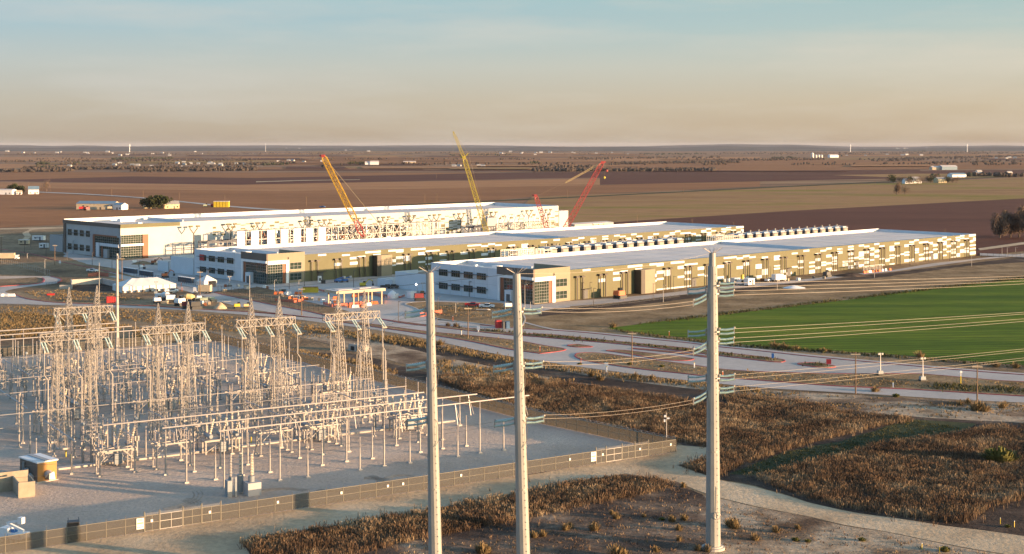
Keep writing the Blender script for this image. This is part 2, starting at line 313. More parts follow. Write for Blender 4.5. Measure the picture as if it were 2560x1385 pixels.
R_C = [(1335, 768), (1400, 754), (1536, 745), (1652, 734.3), (1842, 711.6), (2000, 699), (2240, 674), (2328, 658.5), (2455, 645), (2560, 634), (2560, 640), (2455, 648), (2240, 678), (2153, 687), (2000, 705.5), (1829, 722), (1728, 734), (1551, 755), (1400, 768), (1345, 780)]
sheet("road", gpts(R_C), 0.010, M['concrete'])
sheet("service_road", gpts([(2445, 622), (2560, 606), (2640, 602), (2640, 608), (2560, 612), (2450, 627)]), 0.26, M['sand'])
sheet("service_road", gpts([(2450, 634), (2640, 642), (2640, 648), (2450, 640)]), 0.26, M['concrete'])
sheet("farm_lane", smooth_line(gpts([(-40, 571), (60, 570), (160, 567), (160, 571), (90, 574), (72, 580), (78, 590), (66, 600), (50, 602), (62, 592), (56, 582), (70, 573), (-40, 575)]), 3, True), 0.03, M['sand'])
sheet("ditch_bank", rough_edge(gpts([(1345, 782), (1551, 757), (1829, 724), (2000, 707), (2240, 680), (2560, 642), (2640, 640), (2640, 650), (2420, 665), (2200, 694), (2000, 712), (1840, 732), (1600, 762), (1350, 792)]), 1.5), 0.007, M['dark_soil'])
sheet("crop_field", rough_edge(gpts([(1515, 820), (1573, 829), (1671, 840), (1749, 848), (1837, 859), (1934, 869), (2090, 877), (2200, 885), (2280, 890), (2387, 900), (2640, 919), (2640, 686), (2437, 711), (2262, 728.5), (2131, 748), (2000, 763), (1769, 792), (1632, 805), (1564, 815)]), 1.0), 0.02, M['crop'])
sheet("dirt_yard", rough_edge(gpts([(1300, 795), (1350, 792), (1600, 762), (1840, 732), (2000, 712), (2200, 694), (2420, 665), (2640, 650), (2640, 684), (2437, 709), (2131, 746), (1769, 790), (1540, 818), (1600, 836), (1716, 852), (1579, 838), (1476, 828), (1384, 821), (1310, 806)]), 0.8), 0.005, M['dry_grass'])
SW = [(1310, 804), (1384, 822), (1476, 829), (1579, 839), (1716, 853), (1794, 862.5), (1895, 872), (2032, 887), (2200, 903), (2405, 921.5), (2640, 939)]
sheet("sidewalk", smooth_line(gpts(SW), 3) + list(reversed(smooth_line(gpts([(1310, 807), (1384, 825), (1476, 832.3), (1579, 842.8), (1716, 856.3), (1794, 866.2), (1895, 876.2), (2032, 891.2), (2200, 906.7), (2405, 925.3), (2640, 942.3)]), 3))), 0.05, M['concrete'])
island([(1013, 760), (1066, 755), (1164, 757), (1235, 757), (1290, 765), (1310, 790), (1310, 806), (1290, 820), (1200, 810), (1100, 798), (1066, 787), (1040, 771)], 'dry_grass', 'kerb')
island([(912, 790), (960, 799), (1061, 812), (1091, 814), (1200, 824), (1285, 834), (1368, 836), (1476, 847), (1573, 857), (1710, 870), (1794, 880), (1932, 896), (1961, 901.6), (1936, 905.5), (1794, 889), (1710, 879), (1573, 863), (1476, 854), (1310, 840), (1285, 839), (1091, 818), (1000, 807)])
island([(826, 802), (900, 807), (1066, 829), (1173, 839), (1285, 851), (1358, 864), (1414, 874.5), (1359, 883.5), (1339, 882.5), (1271, 873), (1173, 853), (1066, 836), (960, 821), (900, 812)])
island([(1419, 864), (1440, 861.5), (1457, 863), (1481, 867.5), (1450, 868.5), (1430, 867)])
island([(1516, 877), (1554, 876), (1593, 880), (1671, 889), (1710, 894), (1734, 898.5), (1710, 902), (1651, 899), (1593, 889), (1544, 881)])
island([(1592, 871.5), (1690, 880), (1768, 891.5), (1768, 894), (1690, 883), (1594, 873.5)])
island([(1438, 890), (1448, 883.5), (1495, 883), (1573, 893), (1612, 898), (1730, 913), (1798, 923), (1876, 929), (1964, 932), (2090, 935), (2280, 935), (2334, 938), (2405, 944), (2495, 952), (2640, 962), (2640, 993), (2280, 974), (2100, 966), (1993, 958.5), (1876, 949.5), (1798, 944), (1690, 932.5), (1593, 922), (1476, 904.5), (1448, 897)])
island([(1995, 910.5), (2005, 908), (2040, 907.5), (2075, 913), (2088, 917.5), (2070, 920), (2040, 918), (2010, 914)])
ribbon("kerb", smooth_line(gpts(R3_TOP[3:]), 3), 0.4, 0.01, 0.15, M['red_kerb'])
ribbon("kerb", smooth_line(gpts([(36, 736), (63, 746), (102, 752.5), (159, 757.5), (300, 762.5), (378, 764.5), (440, 769.5), (519, 774.5), (628, 780.5), (700, 785.5), (813, 797.5)]), 3), 0.5, 0.01, 0.16, M['red_kerb'])
ribbon("kerb", smooth_line(gpts([(526, 728.5), (565, 738.5), (644, 754.5), (700, 765.5), (774, 779.5), (830, 792.5)]), 3), 0.5, 0.01, 0.16, M['red_kerb'])
ribbon("kerb", smooth_line(gpts([(0, 716.5), (71, 711.5), (102, 707.5), (110, 700.5), (106, 695)]), 3), 0.7, 0.01, 0.2, M['red_kerb'])
ribbon("kerb", smooth_line(gpts([(-40, 617), (0, 622.5), (79, 635), (151, 654), (238, 671.7), (300, 685)]), 3), 0.6, 0.01, 0.16, M['red_kerb'])
ribbon("kerb", smooth_line(gpts([(127, 691), (150, 697), (153, 702), (143, 708)]), 3), 0.5, 0.01, 0.16, M['red_kerb'])
# --- foreground: substation pad, sandy track, dark soil, weedy ground
FENCE_FRONT = [G(-40, 1391), G(1690, 1130)]
FENCE_RIGHT = [G(1690, 1130), G(1343, 1057), G(960, 957), G(524, 850)]
FENCE_FAR = [G(524, 850), G(-40, 896)]
sheet("gravel_pad", [FENCE_FRONT[0], FENCE_FRONT[1], *FENCE_RIGHT[1:], FENCE_FAR[1], Vector((-150, 330, 0)), Vector((-120, 205, 0))], 0.012, M['gravel'])
M['rut'] = ground_mat("rut", [(0.4, (0.36, 0.28, 0.215)), (0.6, (0.47, 0.37, 0.285))], 0.3, 1.5, 0.3, 0.8, 2.0, 0.2)
def ruts(cx, cy, rad, a0, a1, k, gap=0.5):
    c = G(cx, cy)
    for i in range(k):
        r_ = rad + i * gap; n = 14; ribbon("tyre_rut", [c + Vector((r_ * math.cos(a0 + (a1 - a0) * j / n), r_ * math.sin(a0 + (a1 - a0) * j / n), 0)) for j in range(n + 1)], 0.22, 0.012, 0.05, M['rut'])
ruts(905, 1212, 4.2, -1.5, 1.6, 4); ruts(860, 1206, 6.0, -2.2, 0.9, 3); ruts(440, 1262, 2.4, -1.2, 1.4, 4, 0.6); ruts(700, 1245, 5.5, 0.9, 2.6, 4, 0.45); ruts(1000, 1150, 6.0, -0.2, 0.9, 3); ruts(350, 1245, 9.0, -0.9, 0.5, 3, 0.7); ruts(1010, 1200, 3.0, 1.0, 3.0, 3); ruts(1480, 1090, 8.0, 0.2, 1.4, 3)
sheet("dirt_track", rough_edge(gpts([(-60, 1391), (1690, 1130), (1700, 1112), (1770, 1118), (1790, 1150), (1690, 1162), (1790, 1200), (1880, 1216), (2100, 1275), (2350, 1312), (2660, 1352), (2660, 1440), (2560, 1395), (2050, 1300), (1800, 1245), (1690, 1203), (1560, 1185), (1431, 1206), (1226, 1244), (1068, 1277), (868, 1308), (696, 1338), (595, 1357), (680, 1420), (-60, 1450)]), 0.9, 1.5), 0.009, M['sand'])
sheet("soil_patch", rough_edge(gpts([(595, 1357), (696, 1338), (868, 1308), (1068, 1277), (1226, 1244), (1431, 1206), (1560, 1184), (1690, 1203), (1760, 1236), (1790, 1290), (1760, 1400), (1700, 1480), (700, 1480)]), 1.2, 1.5), 0.011, M['foot_soil'])
sheet("soil_patch", rough_edge(gpts([(1740, 1236), (1800, 1247), (2050, 1302), (2560, 1397), (2700, 1440), (2700, 1500), (1700, 1480), (1760, 1400), (1790, 1290)]), 1.2, 1.5), 0.010, M['pale_soil'])
sheet("weedy_ground", rough_edge(gpts([(1095, 862), (1271, 895), (1437, 920), (1690, 953), (1915, 975), (2200, 992), (2640, 1014), (2640, 1070), (2200, 1040), (1900, 1030), (1500, 1000), (1095, 930), (760, 845), (620, 800), (900, 828)]), 1.5), 0.006, M['pale_soil'])
sheet("dark_band", rough_edge(gpts([(960, 838), (1095, 866), (1300, 908), (1500, 945), (1760, 975), (2000, 1002), (1960, 1010), (1700, 990), (1430, 955), (1150, 900), (950, 855)]), 1.5), 0.009, M['dark_soil'])  # darker band of ground along the lower road
sheet("brush_floor", rough_edge(gpts([(1095, 940), (1430, 958), (1760, 985), (2085, 1030), (2640, 1062), (2640, 1350), (2350, 1310), (2100, 1273), (1880, 1214), (1790, 1198), (1690, 1160), (1790, 1150), (1690, 1100), (1343, 1040), (1000, 958), (760, 880), (900, 885)]), 1.5), 0.008, M['dark_soil'])
sheet("mown_path", rough_edge(gpts([(1820, 1185), (1900, 1190), (2010, 1160), (2200, 1110), (2290, 1095), (2420, 1075), (2440, 1060), (2290, 1048), (2230, 1062), (2100, 1105), (1960, 1130)]), 1.0, 1.5), 0.013, M['turf'])
# ------------------------------------------------------------------ the three data halls
M['olive'] = mat("olive_cladding", (0.135, 0.124, 0.060), 0.75, var=0.06, scale=0.25)
M['beige'] = mat("beige_cladding", (0.27, 0.225, 0.15), 0.75, var=0.05, scale=0.25)
M['white_wall'] = mat("white_cladding", (0.62, 0.64, 0.66), 0.7, var=0.04, scale=0.3)
M['white_wall2'] = mat("warm_white_cladding", (0.46, 0.455, 0.44), 0.7, var=0.05, scale=0.15)
M['white'] = mat("white_paint", (0.78, 0.77, 0.75), 0.5, var=0.05)
M['grey_wall'] = mat("grey_cladding", (0.36, 0.36, 0.36), 0.7, var=0.05, scale=0.3)
M['brown_panel'] = mat("brown_fascia", (0.135, 0.105, 0.082), 0.7, var=0.06)
M['rust'] = mat("rust_panel", (0.25, 0.085, 0.035), 0.6, var=0.1)
M['roof'] = mat("roof_membrane", (0.66, 0.575, 0.51), 0.8, var=0.10, scale=0.06)
M['dark'] = mat("dark_metal", (0.035, 0.032, 0.032), 0.5)
M['dark_brown'] = mat("dark_brown_metal", (0.055, 0.042, 0.032), 0.5)
M['glass'] = mat("green_glass", (0.030, 0.046, 0.036), 0.06, var=0.4, scale=0.25, spec=0.8)
M['mullion'] = mat("pale_mullion", (0.26, 0.25, 0.235), 0.45)
M['galv'] = mat("galvanised_steel", (0.52, 0.50, 0.475), 0.45, 0.55, var=0.12, scale=1.5)
M['steel_white'] = mat("pale_steel", (0.40, 0.37, 0.33), 0.5, 0.1)
M['navy'] = mat("navy_steel", (0.05, 0.06, 0.08), 0.5)
M['shade_grey'] = mat("grey_louvre", (0.085, 0.085, 0.085), 0.6)
M['chiller_beige'] = mat("chiller_casing", (0.30, 0.27, 0.22), 0.6); M['fan_grey'] = mat("fan_deck_grey", (0.40, 0.42, 0.44), 0.6)
M['red'] = mat("red_paint", (0.50, 0.03, 0.03), 0.5)
UV = Vector((0.7267, 0.6870, 0)); VV = Vector((-0.6870, 0.7267, 0)); BANG = math.atan2(UV.y, UV.x)
def wall_hit(K, d, px, py):
    """where the sight line of a pixel meets the vertical plane through K along d: (distance along d, height)"""
    t = (px - CX) / F; s = (t * K.y - K.x) / (d.x - t * d.y); Y = K.y + s * d.y
    return s, HC - (py - HY) / F * Y
def wall_rects(K, d, rects):
    """pixel rectangles (x0, y_top, x1, y_bottom, measured mid-way) -> (s0, s1, z0, z1)"""
    out = []
    for x0, yt, x1, yb in rects:
        xm = (x0 + x1) / 2; out.append((wall_hit(K, d, x0, yt)[0], wall_hit(K, d, x1, yt)[0], wall_hit(K, d, xm, yb)[1], wall_hit(K, d, xm, yt)[1]))
    return out
def zoomed(ox, oy, sc, rs): return [(ox + a / sc, oy + b / sc, ox + c / sc, oy + d / sc) for a, b, c, d in rs]
KC = Vector((8.2, 521.8, 0)); KB = Vector((-105.06, 595.5, 0)); KA = Vector((-205.7, 728.0, 0))
PANELS = wall_rects(KC, UV, zoomed(1420, 640, 7.111, [(260,232,398,266),(665,230,800,262),(800,282,932,328),(932,258,1062,280),(800,380,932,437),(532,403,665,462),(1060,160,1320,198),(1192,216,1318,246),(1320,230,1447,248),(1447,130,1575,166),(1575,122,1700,182),(1447,322,1575,380),(1575,262,1700,315),(1700,246,1825,352),(1575,390,1700,425),(1425,430,1575,460),(1425,460,1450,490),(1425,545,1450,598),(1575,552,2190,580),(1825,95,2068,132),(1948,175,2068,228),(1948,352,2068,388),(2068,265,2190,322),(2068,394,2190,425),(2072,130,2303,160),(2305,190,2420,245),(2305,320,2420,348),(2420,335,2490,365)])
  + zoomed(1780, 610, 7.529, [(220,240,462,272),(462,252,582,285),(582,212,702,245),(702,232,820,262),(100,395,225,450),(228,330,345,375),(462,415,582,470),(582,345,705,405),(820,378,935,465),(935,235,1053,270),(1165,215,1280,303),(935,470,1053,580),(820,590,935,645),(582,612,705,672),(100,608,225,668),(225,650,348,710),(1165,398,1280,425),(1165,448,1280,478),(1280,488,1390,543),(1393,528,1503,575),(1500,162,1612,192),(1718,110,1830,145),(1500,415,1612,445),(1612,305,1722,358),(1612,430,1722,458),(1828,332,1937,362),(1828,407,1937,437),(1828,485,1937,562),(1937,170,2045,185),(2040,110,2148,140),(2148,70,2252,103),(1937,268,2040,322),(1937,425,2040,470),(2040,333,2148,365),(2040,382,2148,412),(2148,200,2252,250),(2148,347,2252,380),(2148,448,2252,500),(2252,235,2357,290),(2252,310,2357,340),(2252,357,2357,388),(2252,485,2357,512),(2357,80,2457,110),(2357,130,2457,183),(2457,315,2560,345),(2457,365,2560,415)])
  + zoomed(2100, 570, 7.111, [(0,360,45,385),(0,405,45,450),(142,318,240,345),(142,367,240,390),(142,435,240,485),(142,520,333,548),(48,577,240,610),(48,632,142,678),(142,665,240,720),(240,612,333,655),(333,297,425,327),(427,315,520,340),(520,350,608,398),(333,418,425,508),(425,408,520,452),(333,527,425,555),(425,538,520,570),(425,590,520,635),(333,645,425,690),(425,670,608,698),(608,270,697,300),(608,387,697,433),(520,445,608,490),(520,557,608,580),(608,480,697,525),(697,308,790,335),(697,537,790,560),(697,650,790,675),(790,548,880,598),(880,318,970,410),(968,260,1057,290),(880,473,970,497),(880,520,970,543),(880,628,970,655),(970,480,1057,510),(1057,452,1143,478),(1143,420,1232,446),(1143,465,1232,493),(1143,290,1232,335),(1232,238,1317,263),(1317,205,1402,232),(1232,280,1317,295),(1143,550,1317,597),(1317,360,1402,408),(1317,420,1402,448),(1402,238,1567,268),(1567,250,1650,292),(1402,460,1487,485),(1487,420,1650,450),(1487,343,1567,388),(1402,515,1735,560),(1650,455,1735,510),(1650,282,1735,325),(1650,367,1735,393),(1735,190,1815,238),(1815,155,1895,182),(1815,228,1895,305),(1735,417,1815,445),(1815,370,1895,395),(1815,475,1895,500),(1895,192,1973,215),(1895,300,1973,342),(1895,405,1973,430),(2055,200,2133,238),(1973,225,2055,290),(1973,370,2055,400),(1973,415,2055,460),(1973,505,2055,525),(2055,157,2133,182),(2133,128,2210,152),(2133,172,2210,190),(2055,322,2133,347),(2133,275,2210,318),(2055,450,2133,510),(2133,380,2210,440),(2210,180,2290,195),(2210,350,2290,375),(2210,390,2290,440),(2290,110,2415,150),(2365,170,2415,230),(2290,215,2365,255),(2290,295,2415,320),(2290,355,2415,380),(2290,420,2415,470)]))
PIPES = [wall_hit(KC, UV, (1420 + a / 7.111), 700)[0] for a in (190, 598, 995, 1370, 1760, 2130, 2480)] + [wall_hit(KC, UV, 1780 + a / 7.529, 700)[0] for a in (281, 642, 993, 1332, 1665, 1988, 2302)] + [wall_hit(KC, UV, 2100 + a / 7.111, 640)[0] for a in (189, 471, 745, 1013, 1273, 1527, 1773, 2015, 2250)]
HL, HW, HH, HR = 334.0, 60.0, 11.8, 10.55        # length, width, parapet height, roof height of the two finished halls
def grid_glass(par, o, dx, w, z0, z1, nx, nz, depth, out, name="window", frame=0.09, lab=None):
    """glazing in the plane o + dx * s; 'out' points outside"""
    g = MB(); c = o + dx * (w / 2) + out * (depth / 2) + Vector((0, 0, z0)); g.box(c, (w, depth, z1 - z0), (dx, out)); gl = g.build(name, M['glass'], par)
    f = MB()
    for i in range(nx + 1): f.box(o + dx * (w * i / nx) + out * depth + Vector((0, 0, z0)), (frame, 0.16, z1 - z0), (dx, out))
    for k in range(nz + 1): f.box(o + dx * (w / 2) + out * (depth + 0.01) + Vector((0, 0, z0 + (z1 - z0) * k / nz - frame / 2)), (w + frame, 0.17, frame), (dx, out))
    f.build("frame", M['mullion'], gl); return gl
X, Yv, Z = Vector((1, 0, 0)), Vector((0, 1, 0)), Vector((0, 0, 1))
def data_hall(K, label, red_window, pipes=True):
    t = thing("data_hall", label, "building", K, BANG)
    OX = 19.5
    w = MB()
    for (c, d) in (((OX + (HL - OX) / 2, 0.2, 0), (HL - OX, 0.4, HH)), ((OX + (HL - OX) / 2, HW - 0.2, 0), (HL - OX, 0.4, HH)), ((HL - 0.2, HW / 2, 0), (0.4, HW - 0.8, HH))): w.box(c, d)
    w.build("wall", M['olive'], t)
    pl = MB()
    for (c, d) in (((OX + (HL - OX) / 2, 0.43, HR), (HL - OX - 0.9, 0.06, HH - HR - 0.05)), ((OX + (HL - OX) / 2, HW - 0.43, HR), (HL - OX - 0.9, 0.06, HH - HR + 0.30)), ((HL - 0.43, HW / 2, HR), (0.06, HW - 1, HH - HR + 0.02)), ((OX + (HL - OX) / 2, HW - 0.2, HH), (HL - OX, 0.5, 0.3))): pl.box(c, d)
    pl.build("parapet", M['white_wall'], t)
    r = MB(); r.box((OX + (HL - OX) / 2, HW / 2, HR - 0.4), (HL - OX - 0.8, HW - 0.8, 0.4)); rf = r.build("roof", M['roof'], t)
    sm = MB()
    for k in range(1, 19): sm.box((OX + (HL - OX) * k / 19, HW / 2, HR), (0.12, HW - 1.4, 0.03))
    for k in range(1, 4): sm.box((OX + (HL - OX) / 2, HW * k / 4, HR + 0.004), (HL - OX - 2, 0.12, 0.03))
    sm.build("roof_seam", M['grey_wall'], rf)
    v = MB()
    for k in range(42): v.tube([(OX + 4 + k * 7.4, 0.9, HR), (OX + 4 + k * 7.4, 0.9, HH + 0.45)], 0.09, 5)
    v.build("roof_vent", M['galv'], rf)
    d = MB(); d.box((188.5, HW / 2, HR), (0.5, HW - 1.2, 1.15)); d.build("roof_divider", M['white_wall'], t)
    pn = MB()
    for s0, s1, z0, z1 in PANELS:
        if s0 < HL - 0.2: pn.box(((s0 + min(s1, HL)) / 2, -0.03, max(z0, 0.2)), (min(s1, HL) - s0, 0.06, min(z1, HH) - max(z0, 0.2)))
    pn.build("cladding_panel", M['white_wall'], t)
    if pipes:
        pm = None
        for s in PIPES:
            if pm is None:
                q = MB()
                for e in (-1.55, 1.55):
                    q.box((e, -0.75, 0.1), (0.34, 0.34, 8.5)); q.box((e + 0.25, -0.6, 8.6), (1.7, 0.95, 0.5)); q.box((e - 0.72, -0.7, 8.5), (0.3, 1.1, 0.75))
                pm = q.build("drain_pipe", M['dark_brown'], t, loc=(s, 0, 0))
            else:
                c = pm.copy(); COL.objects.link(c); c.parent = t; c.location = (s, 0, 0)
    # stair tower with shade painted on its flank as dark sheets, doors and lamps of the long front
    s0, s1 = wall_hit(KC, UV, 1586, 737)[0], wall_hit(KC, UV, 1621, 733)[0]
    tw = MB(); tw.box(((s0 + s1) / 2, -1.9, 0), (s1 - s0, 3.6, 9.6)); tt = tw.build("stair_tower", M['beige'], t)
    dk = MB(); dk.box((s0 - 0.03, -1.9, 0.05), (0.06, 3.5, 9.4)); dk.box((s0 + 1.2, -3.73, 0.05), (2.2, 0.06, 9.5)); dk.build("flank_shade", M['dark_brown'], tt)
    for px in (1463, 1735, 1972, 2142, 2330):
        s = wall_hit(KC, UV, px, 720)[0]
        db = MB(); db.box((s, -0.08, 0.1), (2.6, 0.16, 3.6)); dd = db.build("service_door", M['shade_grey'], t)
        h = MB(); h.box((s, -0.9, 3.75), (4.0, 1.7, 0.18)); h.build("door_hood", M['dark'], dd)
    # office block: white end wall, beige front, dark fascia, glazed corner in a white portal
    o = MB(); o.box((OX / 2, 40, 0), (OX, 40, 12.1 - 1.6))
    for (c, dd) in (((0.2, 40.2, 10.5), (0.4, 39.6, 1.6)), ((OX / 2, HW - 0.2, 10.5), (OX, 0.4, 1.6)), ((OX - 0.2, 40.2, 10.5), (0.4, 38.8, 1.3))): o.box(c, dd)
    o.build("office_wall", M['white_wall'], t)
    jn = MB()
    for y in (26, 33.5, 41, 48, 54.5): jn.box((-0.012, y, 0.1), (0.03, 0.07, 11.9))
    for z in (5.6,): jn.box((-0.016, 40.2, z), (0.03, 39.4, 0.06))
    jn.build("panel_joint", M['grey_wall'], t)
    rb = MB(); rb.box((OX / 2, 40.2, 10.5), (OX - 0.9, 39, 0.08)); rb.build("office_roof", M['roof'], t)
    b = MB(); b.box((OX / 2 + 0.3, 10, 0), (OX - 0.6, 19.3, 11.2)); b.box((OX / 2, 0.2, 11.2), (OX, 0.4, 1.9)); b.box((OX - 0.2, 10, 11.2), (0.4, 19, 1.9)); b.box((15.25, 0.14, 0), (8.5, 0.5, 11.2)); b.build("office_front", M['beige'], t)
    fb = MB(); fb.box((-0.05, 10, 10.1), (0.7, 20.2, 3.0)); fb.build("fascia", M['brown_panel'], t)
    pf = MB(); pf.box((5.5, -0.22, 8.5), (11.0, 0.7, 1.55)); pf.box((10.2, -0.22, 0), (1.6, 0.7, 8.5)); pf.box((-0.22, 9.7, 9.0), (0.7, 19.4, 1.05)); pf.box((-0.22, 18.9, 0), (0.7, 1.2, 9.0)); pf.build("portal_frame", M['white'], t)
    MB().box((-0.05, 17.3, 0), (0.4, 1.9, 8.95)).build("jamb", M['rust'], t); MB().box((8.6, -0.05, 0), (1.5, 0.4, 8.45)).build("jamb", M['rust'], t)
    grid_glass(t, Vector((0.2, -0.05, 0)), X, 7.5, 0.3, 8.4, 6, 7, 0.12, -Yv, "glass_wall")
    grid_glass(t, Vector((-0.05, 0.2, 0)), Yv, 16.0, 0.3, 8.9, 10, 7, 0.12, -X, "glass_wall")
    vb = MB(); vb.box((-1.0, 12.2, 0), (2.0, 3.6, 4.6)); ve = vb.build("vestibule", M['white_wall'], t)
    vd = MB(); vd.box((-2.03, 12.0, 0.05), (0.06, 2.0, 3.0)); vd.build("door", M['shade_grey'], ve)
    for z0 in (1.1, 5.8): grid_glass(t, Vector((11.6, -0.12, 0)), X, 6.0, z0, z0 + 2.9, 3, 2, 0.08, -Yv)
    ys = [(wall_hit(KC, VV, b, 700)[0], wall_hit(KC, VV, a, 700)[0]) for a, b in ((1098, 1119), (1129, 1150), (1160, 1182), (1192.6, 1215))]
    for k, (y0, y1) in enumerate(ys):
        for z0, z1 in ((1.9, 4.4), (7.25, 9.75)):
            g = grid_glass(t, Vector((-0.02, y0, 0)), Yv, y1 - y0, z0, z1, 4, 1, 0.06, -X)
            sh = MB(); sh.box((-0.75, (y0 + y1) / 2, z0 + 1.75), (1.4, y1 - y0 + 2.2, 0.14)); sh.build("sun_shade", M['shade_grey'], g)
            if red_window and k == 0 and z0 > 5:
                rd = MB(); rd.box((-0.35, y0 + (y1 - y0) * 0.62, z0 - 0.1), (0.12, (y1 - y0) * 0.76, z1 - z0 + 0.3)); tag(rd.build("window_cover", M['red'], g), "bright red sheet over the upper end window")
    for (x, y, a, c, h) in ((9, 30, 3, 3, 1.6), (12, 46, 1.2, 1.2, 0.8), (7, 38, 1.6, 2.4, 1.0), (10, 24, 5, 1.4, 0.8)): MB().box((x, y, 10.58), (a, c, h)).build("roof_unit", M['white'], t)
    return t
hall_c = data_hall(KC, "long olive hall with white patches, nearest of the three, beside the green crop", False)
hall_b = data_hall(KB, "long olive hall in the middle, a red window cover on its end wall", True)
# low white screen walls at the end of the halls
def screen_wall(K, y0, y1, h, label):
    m = MB(); m.box(K + VV * ((y0 + y1) / 2), (0.5, y1 - y0, h), (UV, VV)); m.box(K + VV * y1 + UV * 6, (12, 0.5, h), (UV, VV))
    o = m.build("screen_wall", M['white_wall']); tag(o, label, "wall", "white screen walls by the halls")
screen_wall(KC, 60.5, 83, 6.9, "tall white screen wall left of the nearest hall end")
screen_wall(KC, 85, 95, 3.2, "low white enclosure wall left of the nearest hall")
screen_wall(KB, 60.5, 81, 7.6, "tall white screen wall left of the middle hall end")
screen_wall(KB, 83, 93, 4.6, "low white enclosure wall left of the middle hall")
screen_wall(KA, 66, 82, 9.0, "dark grey-green screen wall left of the white hall"); bpy.data.objects[COL.objects[-1].name].data.materials[0] = M['grey_wall']
# --- the white hall behind, still being finished
AL, AW, AH, AR = 327.0, 65.0, 18.2, 16.6
A_PANELS = wall_rects(KA, UV, zoomed(520, 520, 7.111, [(85,333,142,368),(85,412,228,427),(85,455,142,488),(230,290,315,305),(230,450,312,480),(320,368,400,400),(405,322,492,355),(495,280,580,295),(580,297,665,311),(670,274,752,290),(755,310,838,345),(580,357,665,380),(1098,297,1180,330),(1185,237,1265,268),(1270,272,1350,286),(1355,248,1435,262),(1437,285,1518,317),(1270,330,1352,345),(1595,240,1682,254),(1785,272,1868,303),(1870,230,1952,243),(1955,247,2038,262),(1957,303,2040,317),(2125,260,2205,290),(2207,218,2288,231),(2287,290,2365,318),(2370,250,2445,282)])
  + zoomed(860, 500, 7.111, [(30,350,105,362),(110,368,185,378),(110,425,185,450),(270,380,347,410),(430,335,503,348),(510,408,580,432),(585,367,660,400),(740,340,815,353),(745,400,818,425),(820,320,892,333),(895,355,970,387),(975,314,1045,327),(1045,385,1118,415),(1122,347,1195,377),(1197,306,1270,318),(1275,320,1345,333),(1275,378,1347,407),(1348,298,1420,311),(1425,334,1497,365),(1425,430,1497,472),(1655,362,1718,388),(1722,320,1792,353),(1795,283,1865,295),(1870,298,1938,311),(1870,352,1938,383),(1942,276,2010,288),(1795,393,1865,403),(1870,404,2010,417),(2015,315,2085,343),(2015,378,2155,390),(2015,415,2085,445),(2160,266,2225,278),(2160,410,2227,440),(2232,338,2297,368),(2232,390,2297,403),(1942,457,2010,470),(1795,485,1865,530),(1870,480,1935,495),(2080,468,2225,478),(1725,430,1790,482),(1870,520,1940,560),(1940,500,2020,530),(2015,555,2090,600),(1795,560,1870,600)])
  + zoomed(1180, 500, 9.846, [(40,412,128,453),(130,358,232,376),(240,377,330,393),(340,345,428,365),(435,395,530,440),(635,435,722,470),(730,383,822,427),(920,348,1010,366),(920,420,1010,458),(1110,363,1200,410),(1135,460,1295,475),(1390,400,1478,432),(1485,345,1572,390),(1575,440,1660,460),(1675,395,1755,430),(1850,330,1938,372),(1680,460,1760,478),(1850,425,2030,445),(2040,275,2125,292),(2040,375,2125,410),(1950,505,2030,610),(2030,565,2125,650),(1950,650,2030,720),(1580,540,1665,555),(1500,595,1590,630),(1590,575,1755,622),(1770,555,1945,568),(1620,683,1760,718),(1500,760,1620,790),(1620,755,1830,785),(730,625,830,665),(830,600,910,665),(1115,615,1180,660),(830,570,912,585),(1260,590,1330,640)]))
ha = thing("data_hall", "tall white hall at the back with small olive rectangles, yellow cranes in front", "building", KA, BANG)
w = MB()
for (c, d) in (((AL / 2, 0.2, 0), (AL, 0.4, AH)), ((AL / 2, AW - 0.2, 0), (AL, 0.4, AH)), ((AL - 0.2, AW / 2, 0), (0.4, AW - 0.8, AH)), ((0.2, AW / 2, 0), (0.4, AW - 0.8, AH)), ((18, -0.35, 0), (36, 0.7, AH)), ((AL + 5, 3, 0), (9, 6, 14.6))): w.box(c, d)
w.build("wall", M['white_wall2'], ha)
ip = MB(); ip.box((AL / 2, AW - 0.45, AR), (AL - 1, 0.07, AH - AR + 0.5)); ip.box((AL - 0.45, AW / 2, AR), (0.07, AW - 1, AH - AR + 0.3)); ip.box((AL / 2, AW - 0.2, AH), (AL, 0.5, 0.5)); ip.box((50, 42, AR), (0.5, 40, 1.4)); ip.build("parapet", M['white_wall'], ha)
rr = MB(); rr.box((AL / 2, AW / 2, AR - 0.4), (AL - 0.8, AW - 0.8, 0.4)); rfa = rr.build("roof", M['roof'], ha)
for (x, y, a, c, h) in ((16, 9, 2.4, 2.4, 1.7), (30, 50, 9, 4, 1.8)): MB().box((x, y, AR + 0.002), (a, c, h)).build("roof_unit", M['white'], rfa)
pn = MB()
for s0, s1, z0, z1 in A_PANELS:
    if s1 < AL and z0 > 0.2: pn.box(((s0 + s1) / 2, -0.03, z0), (s1 - s0, 0.06, z1 - z0))
pn.build("cladding_panel", M['olive'], ha)
bf = MB()
ye = lambda px: wall_hit(KA, VV, px, 600)[0]
bf.box((-0.25, AW / 2, AH - 1.9), (0.5, AW + 0.6, 2.0)); bf.box((-0.25, ye(163), 0), (0.5, 2.6, AH - 1.9)); bf.build("fascia", M['brown_panel'], ha)
bg2 = MB(); s1 = wall_hit(KA, UV, 447, 560)[0]; bg2.box((s1 / 2 - 0.1, -0.95, AH - 1.9), (s1 + 0.3, 0.5, 1.95)); bg2.build("fascia", M['olive'], ha)
gw = MB(); gw.box((-0.12, ye(262) + 0.2, 0), (0.24, ye(225) - ye(299) - 0.4, AH - 1.9)); gw.build("grey_wall_panel", M['grey_wall'], ha)
